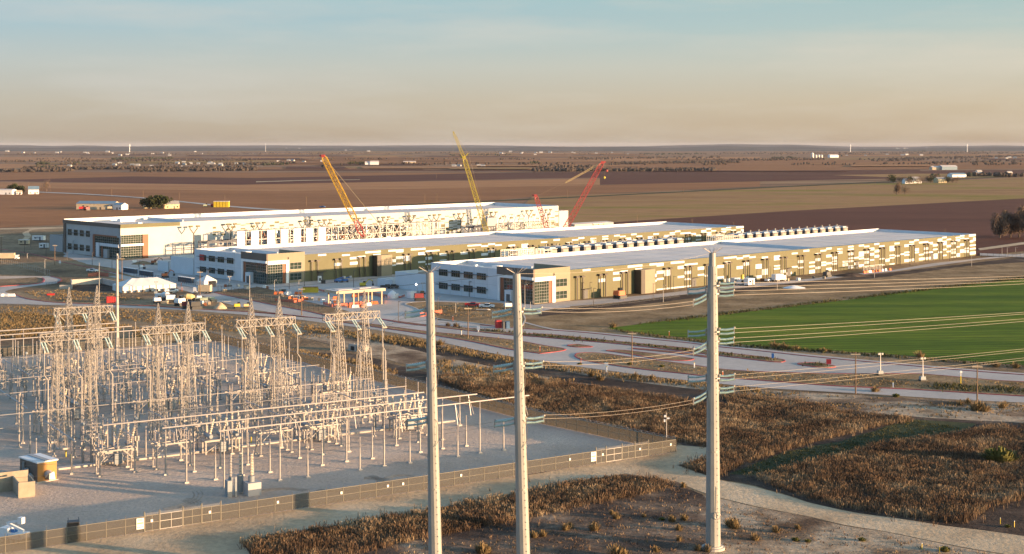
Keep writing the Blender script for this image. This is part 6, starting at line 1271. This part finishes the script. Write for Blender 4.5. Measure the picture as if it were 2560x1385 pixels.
kit("shipping_containers", "row of bright yellow field bins behind the white hall", "bins", G(554, 518), -0.05, [("bin", 'yellow', [((-6 + i * 3, 0, 0), (2.6, 4, 5.5)) for i in range(5)]), ("rim", 'white', [((0, 0, 5.55), (15, 4.2, 0.3))])])
excavator("red tractor parked by the left end of the long barn", 205, 526, 0.2, 'red', False, 1.8); excavator("second red tractor near the long barn door", 218, 526, 0.9, 'red', False, 1.6); excavator("white and tan farm truck before the smaller barn", 276, 525, 0.2, 'tan', False, 1.7); excavator("green-yellow tractor left of the yellow field bins", 514, 518, 0.1, 'green_tank', False, 1.4); excavator("small red tractor beside the yellow field bins", 532, 517, 0.1, 'red', False, 1.4)
gable("blue-sided barn far right on the plain", 2369, 424.5, 40, 20, 8, 3, 0.2, 'blue_roof', 'roof', parts=False); gable("small pale barn left of the blue-sided barn", 2340, 424.5, 26, 18, 6, 3, 0.1, 'tan', 'roof', parts=False); gable("white metal barn with blue roof right of the farm trees", 2392, 443, 30, 16, 5, 3, 0.3, 'white', 'blue_roof', parts=False); gable("white house among the farm trees at the right", 2286, 458, 18, 12, 6, 4, 0.2, 'white', 'grey_roof'); gable("white house with a grey roof left among the farm trees", 2268, 459, 12, 10, 5, 3, 0.2, 'white', 'grey_roof'); gable("yellow house among the farm trees at the right", 2350, 457, 16, 12, 6, 3, 0.4, 'pale_yellow', 'grey_roof')
gable("long white farm hall near the horizon at the right", 2083, 394, 45, 22, 11, 4, 0.3, 'white', 'roof', parts=False); gable("long white shed near the centre of the plain", 1024, 409, 40, 14, 6, 2, 0.05, 'tan', 'roof', parts=False); gable("white house right of the dark tree clump", 922, 413, 22, 14, 7, 4, 0.1, 'white', 'roof', parts=False); gable("bigger white house right of the dark tree clump", 936, 413, 26, 16, 9, 4, 0.1, 'white', 'roof', parts=False)
gable("grey service building behind the far end of the middle hall", 1468, 573, 40, 14, 4.5, 0.4, BANG, 'grey_wall', 'roof'); kit("generator_box", "row of tan boxes at the end of the grey service building", "box", G(1497, 573), BANG, [("box", 'tan', [((x, 0, 0), (4.6, 4, 4.2)) for x in (-5.2, 0, 5.2)]), ("lid", 'white', [((0, 0, 4.2), (15.5, 4.2, 0.2))])])
# silos, water towers
sl_ = thing("grain_silo", "pale grain silo far off near the horizon at the right", "silo", G(2031, 394.5), 0, "far grain silos"); m = MB(); m.lathe((0, 0, 0), [(7, 0), (7, 20)], 12); m.build("shell", M['galv'], sl_); m = MB(); m.lathe((0, 0, 20), [(7.2, 0), (1, 4)], 12); m.build("roof", M['white'], sl_)
for px in (2040, 2047, 2054): dup(sl_, G(px, 394.5), 0, sc=(0.8, 0.8, 0.62))
for px, py, hh, lb in ((324, 373, 330, "white water tower on the horizon at the left"), (2126, 367, 300, "pale water tower on the horizon right of centre"), (2418, 367, 260, "pale water tower on the horizon at the far right"), (664, 366, 420, "thin radio mast on the horizon left of the cranes")):
    p = P(px, 366, 11500); p.z = 0; h = HC + (HY - (358 if 'mast' in lb else 360)) / F * 11500; t = thing("water_tower" if 'water' in lb else "radio_mast", lb, "tower", p); q = MB(); r_ = 2.2 if 'mast' not in lb else 0.8; q.tube([(0, 0, 0), (0, 0, h * 0.8)], [r_ * 1.5, r_], 8); q.build("stem", M['white'], t); q = MB(); q.lathe((0, 0, h * 0.62), [(r_, 0), (r_ * (2.4 if 'water' in lb else 1.2), h * 0.12), (r_ * (2.4 if 'water' in lb else 1.2), h * 0.28), (r_ * 0.5, h * 0.38)], 10); q.build("tank" if 'water' in lb else "aerial", M['white'], t)
# far houses on the plain
ho = MB(); ho.box((0, 0, 0), (22, 13, 6)); ho.quad((-11.5, -7.2, 5.9), (11.5, -7.2, 5.9), (11.5, 0, 10), (-11.5, 0, 10)); ho.quad((11.5, 7.2, 5.9), (-11.5, 7.2, 5.9), (-11.5, 0, 10), (11.5, 0, 10)); ho.quad((-11, -6.5, 6), (-11, 6.5, 6), (-11, 0, 9.8)); ho.quad((11, -6.5, 6), (11, 6.5, 6), (11, 0, 9.8))
M['far_white'] = mat("far_wall", (0.42, 0.40, 0.37), 0.7); h0 = tag(ho.build("far_house", M['far_white']), "tiny white house far out on the plain", "house", "white houses far out on the plain"); hq = random.Random(5); HP = []
for cx_, cy_, sx_, sy_, n in ((520, 376, 130, 3, 16), (360, 385, 160, 3, 12), (300, 414, 240, 4, 9), (505, 410, 60, 2, 12), (130, 382, 120, 4, 8), (790, 372, 150, 2.5, 12), (1000, 375, 200, 3, 10), (760, 404, 60, 2, 5), (1280, 383, 40, 2, 8), (1500, 386, 200, 5, 8), (1700, 370, 300, 2, 12), (1900, 374, 150, 2, 14), (2150, 372, 160, 2, 14), (2400, 371, 150, 2, 10), (2220, 389, 80, 2, 6), (2530, 396, 30, 1.5, 4), (2460, 433, 60, 3, 4), (1180, 416, 60, 1.5, 4)):
    for i in range(n): HP.append((cx_ + hq.gauss(0, 0.6) * sx_, max(368.5, cy_ + hq.gauss(0, 0.6) * sy_)))
for i, (px, py) in enumerate(HP):
    p = G(px, py); s = min(1.3, max(0.55, p.y / 9000 * hq.uniform(0.5, 1.1)))
    if i == 0: o = h0
    else: o = h0.copy(); COL.objects.link(o)
    o.location = p; o.rotation_euler = (0, 0, hq.uniform(-0.5, 0.5)); o.scale = (s, s, min(s, 2.0))
# poles across the far fields
fp = kit("field_pole", "thin pale power pole in the ploughed fields", "utility pole", (0, 0, 0), 0, [("shaft", 'wood', [], [([(0, 0, 0), (0, 0, 10)], [0.22, 0.16])]), ("cross_arm", 'wood', [((0, 0, 9.2), (2.2, 0.2, 0.2))])], "power poles in the fields")
for i, (px, pb, pt) in enumerate(((72, 484, 456), (279, 490, 470), (358, 494, 476), (448, 500, 480), (562, 516, 487), (743, 544, 522), (766, 515, 490), (1062, 506, 486), (1091, 446, 432), (1092, 507, 484), (1419, 495, 473), (1593, 566, 538), (1730, 568, 548), (1709, 484, 468), (1834, 576, 556), (2117, 577, 563), (2013, 476, 466), (2188, 466, 452), (2362, 585, 572))):
    p = G(px, pb); h = (pb - pt) / F * p.y
    if i == 0: o = fp; o.location = p
    else: o = dup(fp, p)
    o.scale = (1, 1, h / 10)
tag_road = sheet("farm_road", smooth_line(gpts([(96, 480), (200, 484), (330, 492), (420, 500), (560, 514), (700, 524), (850, 533), (850, 536), (700, 527), (560, 517), (420, 502.5), (330, 494), (200, 486), (96, 481.5)]), 3, True), 0.3, M['lot'])
sheet("field_track", gpts([(640, 454), (760, 450.5), (900, 449), (900, 450), (760, 452), (640, 456)]), 0.3, M['sand']); sheet("green_verge", gpts([(1000, 512), (1440, 492), (2100, 459), (2660, 436), (2660, 437), (2100, 461), (1440, 494.5), (1000, 514)]), 0.28, M['turf'])
# far woods as masses (a few thousand crowns nobody could count)
def woods(name, label, strips, mt, seed, h0_, h1_):
    q = random.Random(seed); mb = MB()
    for x0, x1, y0, y1, n in strips:
        for i in range(n):
            u = q.random(); px = x0 + (x1 - x0) * u + q.gauss(0, 2); py = y0 + (y1 - y0) * u + q.gauss(0, 0.9)
            if py < 366.5: continue
            p = G(px, py); h = q.uniform(h0_, h1_); r = h * q.uniform(0.4, 0.8); b = len(mb.v); k = 6
            for z, f in ((0.1, 0.7), (0.5, 1.0), (0.85, 0.55)):
                for j in range(k): a = 6.28 * j / k + z; rr = r * f * q.uniform(0.65, 1.25); mb.v.append((p.x + rr * math.cos(a), p.y + rr * math.sin(a), h * z * q.uniform(0.85, 1.15)))
            mb.v.append((p.x, p.y, h))
            for lv in range(2):
                for j in range(k): a = b + lv * k + j; c = b + lv * k + (j + 1) % k; mb.f.append((a, c, c + k, a + k))
            for j in range(k): mb.f.append((b + 2 * k + j, b + 2 * k + (j + 1) % k, b + 3 * k))
    o = mb.build(name, M[mt]); tag(o, label, "woods", None, 'stuff')
M['far_green'] = ground_mat("far_evergreen", [(0.3, (0.028, 0.034, 0.022)), (0.7, (0.07, 0.068, 0.042))], 0.02, 0.1, 0.3, 0); M['far_brown'] = ground_mat("far_bare_wood", [(0.3, (0.055, 0.042, 0.036)), (0.7, (0.10, 0.078, 0.062))], 0.015, 0.1, 0.3, 0)
woods("brown_woodland", "brown bare woodland strips far across the plain", [(0, 190, 430, 428, 110), (60, 640, 424, 421, 420), (330, 640, 429, 426, 200), (560, 740, 412, 409, 60), (1330, 1790, 428, 427, 460), (1340, 1480, 419, 419, 60), (1540, 1850, 410, 406, 240), (1420, 1800, 397, 394, 160), (1800, 2560, 384, 382, 420), (2200, 2560, 399, 391, 260), (1800, 2060, 402, 399, 120), (0, 1280, 372, 370, 500), (1280, 2560, 371, 369, 500), (0, 640, 388, 385, 160), (640, 1500, 384, 380, 260), (2180, 2330, 404, 400, 60), (2440, 2560, 440, 442, 70), (250, 640, 404, 402, 160), (0, 250, 405, 404, 90), (1500, 2560, 376, 374, 300), (2330, 2560, 408, 404, 60)] + [(x_, x_ + 60 + (i_ * 37) % 190, 373 + (i_ * 13) % 52, 372.6 + (i_ * 13) % 52, 26) for i_, x_ in enumerate(range(-20, 2500, 57))], 'far_brown', 1, 4, 9)
woods("evergreen_woodland", "dark evergreen woodland strips far across the plain", [(84, 140, 422, 421, 50), (90, 120, 411, 411, 26), (285, 430, 399, 397, 260), (180, 200, 411, 410, 14), (660, 720, 413, 412, 30), (0, 1280, 369, 367.6, 260), (1280, 2560, 368.6, 367.2, 260), (600, 1280, 377, 375, 130), (1600, 1760, 386, 385, 90), (1930, 1990, 396, 396, 40), (2260, 2480, 379, 378, 110), (1330, 1346, 409, 409, 10), (1120, 1280, 389, 388, 40), (2040, 2100, 391, 391, 20), (2330, 2350, 447, 446, 8), (2420, 2440, 441, 441, 8), (150, 360, 376, 374, 70)], 'far_green', 2, 4.5, 9)
# ------------------------------------------------------------------ dry brush, grass clumps and bushes
def pip(p, poly):
    x, y = p[0], p[1]; c = False; j = len(poly) - 1
    for i in range(len(poly)):
        xi, yi = poly[i][0], poly[i][1]; xj, yj = poly[j][0], poly[j][1]
        if (yi > y) != (yj > y) and x < (xj - xi) * (y - yi) / (yj - yi) + xi: c = not c
        j = i
    return c
def blade_mat(name, stops, scale=0.12):
    m, n, l, b = base_mat(name, 0.9); b.inputs['Specular IOR Level'].default_value = 0.1
    t = n.new("ShaderNodeTexCoord"); a = n.new("ShaderNodeTexNoise"); a.inputs['Scale'].default_value = scale; a.inputs['Detail'].default_value = 9; a.inputs['Roughness'].default_value = 0.75
    l.new(t.outputs['Object'], a.inputs['Vector']); r = n.new("ShaderNodeValToRGB"); e = r.color_ramp.elements
    while len(e) < len(stops): e.new(0.5)
    for i, (p, c) in enumerate(stops): e[i].position = p; e[i].color = (*c, 1)
    l.new(a.outputs[0], r.inputs[0]); g = n.new("ShaderNodeNewGeometry"); mr = n.new("ShaderNodeMapRange"); mr.inputs[3].default_value = 0.55; mr.inputs[4].default_value = 1.6
    vm = n.new("ShaderNodeVectorMath"); vm.operation = 'SCALE'; l.new(g.outputs['Random Per Island'], mr.inputs[0]); l.new(mr.outputs[0], vm.inputs['Scale']); l.new(r.outputs[0], vm.inputs[0]); l.new(vm.outputs[0], b.inputs['Base Color']); return m
M['brush'] = blade_mat("dry_brush", scale=0.09, stops=[(0.34, (0.066, 0.044, 0.029)), (0.46, (0.13, 0.084, 0.053)), (0.55, (0.195, 0.136, 0.082)), (0.63, (0.31, 0.24, 0.155))])
M['straw'] = blade_mat("straw_grass", [(0.3, (0.12, 0.082, 0.04)), (0.5, (0.20, 0.14, 0.068)), (0.7, (0.28, 0.205, 0.105))], 0.5)
M['weed'] = blade_mat("green_weed", [(0.3, (0.04, 0.042, 0.016)), (0.55, (0.085, 0.078, 0.03)), (0.75, (0.15, 0.12, 0.06))], 0.4)
import numpy as np
def blades(name, label, polys, dens, h, wd, mt, seed, blades_per=4, gap=0.0, gs=0.05, lean=0.28):
    """a mass of upright dry stems over the given outlines (photograph px)"""
    rg = np.random.default_rng(seed); V = []; tot = 0
    for px in polys:
        poly = [(p.x, p.y) for p in gpts(px)]; pa = np.array(poly); x0, y0 = pa.min(0); x1, y1 = pa.max(0)
        n = int((x1 - x0) * (y1 - y0) * dens); xs = rg.uniform(x0, x1, n); ys = rg.uniform(y0, y1, n)
        ins = np.zeros(n, bool); j = len(poly) - 1
        for i in range(len(poly)):
            xi, yi = poly[i]; xj, yj = poly[j]
            if yi != yj: ins ^= ((yi > ys) != (yj > ys)) & (xs < (xj - xi) * (ys - yi) / (yj - yi) + xi)
            j = i
        for x, y in zip(xs[ins], ys[ins]):
            nz = mnoise.noise(Vector((x * gs, y * gs, seed))) * 0.6 + mnoise.noise(Vector((x * gs * 4.3, y * gs * 4.3, seed + 3))) * 0.4
            if nz < gap - 0.5 + rg.uniform(-0.12, 0.12): continue
            V.append((x, y, max(0.35, 1.0 + 0.9 * nz)))
    if not V: return
    V = np.array(V); k_ = rg.random(len(V)) < 0.14; V[k_, :2] += rg.normal(0, 1.7, (k_.sum(), 2))      # a ragged fringe
    A = np.repeat(V, blades_per, axis=0); N = len(A); hh = h * A[:, 2] * rg.uniform(0.55, 1.15, N); an = rg.uniform(0, 2 * np.pi, N); ln = rg.normal(0, lean, (N, 2)) * hh[:, None]; off = rg.normal(0, 0.22, (N, 2)); w = wd * rg.uniform(0.6, 1.4, N)
    bx, by = A[:, 0] + off[:, 0], A[:, 1] + off[:, 1]; dx, dy = np.cos(an) * w / 2, np.sin(an) * w / 2; z0 = np.zeros(N)
    P_ = np.stack([np.stack([bx - dx, by - dy, z0], 1), np.stack([bx + dx, by + dy, z0], 1), np.stack([bx + dx * 0.7 + ln[:, 0], by + dy * 0.7 + ln[:, 1], hh], 1), np.stack([bx - dx * 0.7 + ln[:, 0], by - dy * 0.7 + ln[:, 1], hh * 0.93], 1)], 1).reshape(-1, 3)
    me = bpy.data.meshes.new(name); me.vertices.add(4 * N); me.vertices.foreach_set('co', P_.astype(np.float32).ravel()); me.loops.add(4 * N); me.loops.foreach_set('vertex_index', np.arange(4 * N, dtype=np.int32)); me.polygons.add(N); me.polygons.foreach_set('loop_start', np.arange(0, 4 * N, 4, dtype=np.int32)); me.polygons.foreach_set('loop_total', np.full(N, 4, np.int32)); me.update(); me.validate(); me.materials.append(M[mt])
    o = bpy.data.objects.new(name, me); COL.objects.link(o); tag(o, label, "plants", None, 'stuff')
BR_A = [(1322, 948), (1430, 962), (1600, 985), (1770, 1012), (1900, 1026), (2085, 1028), (2240, 1042), (2290, 1052), (2190, 1068), (2060, 1100), (1960, 1128), (1840, 1170), (1790, 1196), (1700, 1166), (1770, 1146), (1780, 1120), (1690, 1105), (1500, 1068), (1343, 1032), (1180, 990), (1095, 950), (1110, 938), (1200, 944)]
BR_B = [(1880, 1196), (2010, 1166), (2200, 1115), (2300, 1100), (2440, 1080), (2470, 1066), (2640, 1060), (2640, 1230), (2480, 1268), (2420, 1310), (2350, 1306), (2200, 1284), (2100, 1268), (1990, 1238)]
BR_C = [(1800, 992), (1880, 992), (1990, 1003), (2060, 1016), (2085, 1026), (2050, 1034), (1930, 1034), (1830, 1020)]
blades("dry_brush", "tall rusty brown dry brush filling the wet ground right of the substation", [BR_A, BR_B, BR_C], 5.0, 1.05, 0.06, 'brush', 11, 7, 0.08, 0.06, 0.2)
blades("dry_brush", "dark brown dry brush along the bank below the front fence", [[(600, 1356), (696, 1340), (868, 1311), (1068, 1280), (1226, 1247), (1431, 1210), (1533, 1194), (1640, 1198), (1690, 1214), (1600, 1240), (1480, 1262), (1350, 1290), (1180, 1325), (1040, 1350), (900, 1385), (760, 1420), (660, 1420)]], 6, 0.95, 0.07, 'brush', 12, 6, 0.0, 0.09)
blades("verge_grass", "uneven tawny grass along the ditch and the concrete roads", [[(760, 815), (900, 832), (1066, 854), (1173, 876), (1271, 895), (1437, 920), (1600, 943), (1900, 975), (1900, 984), (1600, 955), (1437, 933), (1271, 910), (1095, 876), (900, 848), (760, 826)], [(1100, 900), (1430, 955), (1330, 960), (1180, 950), (1080, 925)], [(0, 785), (200, 790), (330, 815), (200, 850), (0, 845)], [(330, 820), (560, 845), (760, 880), (900, 905), (1000, 935), (960, 948), (760, 895), (500, 842), (330, 850)]], 1.3, 0.75, 0.14, 'straw', 13, 4, 0.25, 0.07)
blades("verge_weeds", "low green and tan weeds on the traffic islands and field edges", [[(1095, 815), (1368, 838), (1476, 849), (1573, 859), (1794, 883), (1932, 899), (1950, 903), (1794, 888), (1573, 862), (1310, 839)], [(2005, 909), (2040, 908.5), (2080, 916), (2040, 917)], [(1520, 822), (1671, 843), (1837, 861), (2090, 879), (2387, 903), (2640, 922), (2640, 928), (2200, 892), (1837, 868), (1560, 832)], [(1560, 816), (1769, 793), (2131, 749), (2437, 712), (2640, 688), (2640, 684), (2437, 708), (2131, 745), (1769, 788)], [(2330, 960), (2640, 975), (2640, 992), (2330, 975)]], 1.2, 0.7, 0.16, 'weed', 14, 4, 0.15, 0.09)
blades("scrub_grass", "sparse grey-brown scrub over the bare ground by the roads", [[(1110, 835), (1280, 855), (1400, 875), (1350, 882), (1180, 851)], [(1460, 886), (1573, 896), (1798, 926), (2090, 938), (2280, 938), (2560, 962), (2560, 985), (2100, 963), (1798, 942), (1593, 919), (1470, 900)], [(1700, 962), (2040, 986), (2400, 1008), (2640, 1018), (2640, 1056), (2300, 1042), (2090, 1024), (1880, 988), (1760, 982)], [(0, 765), (400, 778), (700, 800), (1000, 845), (760, 850), (300, 800), (0, 790)], [(60, 730), (150, 724), (280, 735), (380, 750), (250, 755), (110, 750)], [(1050, 765), (1290, 770), (1290, 800), (1090, 790)]], 0.5, 0.42, 0.16, 'straw', 15, 4, 0.3, 0.06)
blades("scrub_grass", "scattered low scrub over the dark soil at the bottom", [[(700, 1400), (1050, 1352), (1480, 1265), (1700, 1218), (1760, 1250), (1780, 1330), (1700, 1470), (700, 1470)], [(1800, 1262), (2100, 1325), (2560, 1400), (2560, 1470), (1720, 1470), (1780, 1330)]], 0.55, 0.28, 0.10, 'brush', 16, 4, 0.35, 0.16)
blades("cut_grass", "short dark green grass on the mown path through the brush", [[(1830, 1183), (1900, 1188), (2010, 1158), (2200, 1108), (2290, 1093), (2420, 1073), (2290, 1050), (2230, 1064), (2100, 1107), (1960, 1132)]], 2.0, 0.22, 0.12, 'weed', 17, 4, 0.1, 0.1)
# single clumps of yellow grass and bushes that stand out
def clump(name, label, spots, mt, seed, h, r, n, group, cat="grass clump"):
    q = random.Random(seed); ms = []
    for v in range(3):
        mb = MB()
        for i in range(n):
            a = q.uniform(0, 6.28); d = r * q.random() ** 0.6; b = Vector((d * math.cos(a) * 0.6, d * math.sin(a) * 0.6, 0)); t_ = b + Vector((math.cos(a) * d * q.uniform(0.2, 0.9), math.sin(a) * d * q.uniform(0.2, 0.9), h * q.uniform(0.45, 1.0) * (1.15 - 0.5 * d / r))); w = Vector((-math.sin(a), math.cos(a), 0)) * 0.05
            if mt == 'bush_green': t_ = t_ + Vector((q.uniform(-.2, .2), q.uniform(-.2, .2), 0)); w *= 3
            mb.quad(b - w, b + w, t_ + w * 0.6, t_ - w * 0.6)
        me = mb.build(name, M[mt]); ms.append(me)
    for i, (px, py, s) in enumerate(spots):
        o = ms[i % 3]
        if i >= 3: o = o.copy(); COL.objects.link(o)
        o.location = G(px, py); o.scale = (s, s, s); o.rotation_euler = (0, 0, q.uniform(0, 6)); tag(o, label, cat, group)
    for o in ms[len(spots):]: bpy.data.objects.remove(o)
clump("grass_clump", "yellow clump of dry grass on the dark soil at the bottom", [(1486, 1325, 1.2), (1414, 1325, 0.9), (1425, 1320, 0.8), (1358, 1340, 0.9), (1335, 1343, 0.9), (1205, 1382, 1.3), (1215, 1380, 1.1), (1540, 1392, 1.6), (1560, 1395, 1.2), (1541, 1296, 0.9), (1680, 1303, 0.9), (1697, 1325, 0.8), (1640, 1379, 0.8), (1698, 1352, 0.7), (1745, 1376, 0.8), (1835, 1320, 1.4), (1828, 1316, 1.2), (1940, 1330, 0.9), (1888, 1350, 0.9), (1710, 1300, 0.9), (1708, 1218, 0.8), (1770, 1378, 0.9), (1610, 1292, 0.5), (1530, 1285, 0.6), (1995, 1322, 0.7)], 'straw', 21, 1.25, 1.0, 130, "yellow grass clumps at the bottom")
clump("grass_clump", "small tan clump of dry grass along the ditch behind the right fence", [(2450, 1025, 1.6), (2439, 1026, 1.4), (2460, 1028, 1.3), (2190, 978, 1.0), (2185, 979, 0.8), (1533, 818, 1.3), (1480, 940, 1.2), (1500, 950, 1.2), (1630, 948, 1.0), (2400, 1012, 0.9), (2420, 1008, 0.9), (2505, 1020, 1.0), (2512, 1015, 0.9), (1590, 945, 1.1), (1100, 862, 1.3), (1053, 860, 1.0), (1120, 815, 0.9), (1140, 816, 1.0), (1935, 868, 1.4), (1960, 872, 1.4), (1990, 875, 1.2), (2300, 892, 1.3), (2060, 880, 1.0), (2490, 917, 1.2), (2540, 919, 1.2)], 'straw', 22, 1.5, 1.3, 120, "tan grass clumps along the ditch")
clump("yellow_bush", "bright yellow-green bush standing in the brown brush at the right", [(2500, 1158, 1.9)], 'bush_green', 23, 1.6, 1.5, 420, None, "bush")
clump("green_weed", "small green weed on the pale sandy soil", [(2362, 1378, 0.8), (2155, 1352, 0.6), (1990, 1352, 0.6), (1655, 1300, 0.5), (2020, 1355, 0.5), (2520, 1318, 0.5), (1350, 1275, 0.5), (2240, 992, 0.9), (1449, 912, 0.7), (1575, 912, 0.9), (1655, 918, 0.8)], 'bush_green', 24, 0.9, 1.0, 160, "green weeds on the sandy soil", "weed")
# ------------------------------------------------------------------ the air over the plain
hz = bpy.data.materials.new("air"); hz.use_nodes = True; hn, hl = hz.node_tree.nodes, hz.node_tree.links
hn.remove(hn['Principled BSDF']); pv = hn.new("ShaderNodeVolumePrincipled"); pv.inputs['Color'].default_value = (0.60, 0.62, 0.70, 1); pv.inputs['Density'].default_value = 1.5e-5; pv.inputs['Anisotropy'].default_value = 0.0
hl.new(pv.outputs[0], hn['Material Output'].inputs['Volume'])
hb = MB(); hb.box((0, 30000, -1.5), (61000, 61000, 116)); tag(hb.build("haze", hz), kind='stuff')
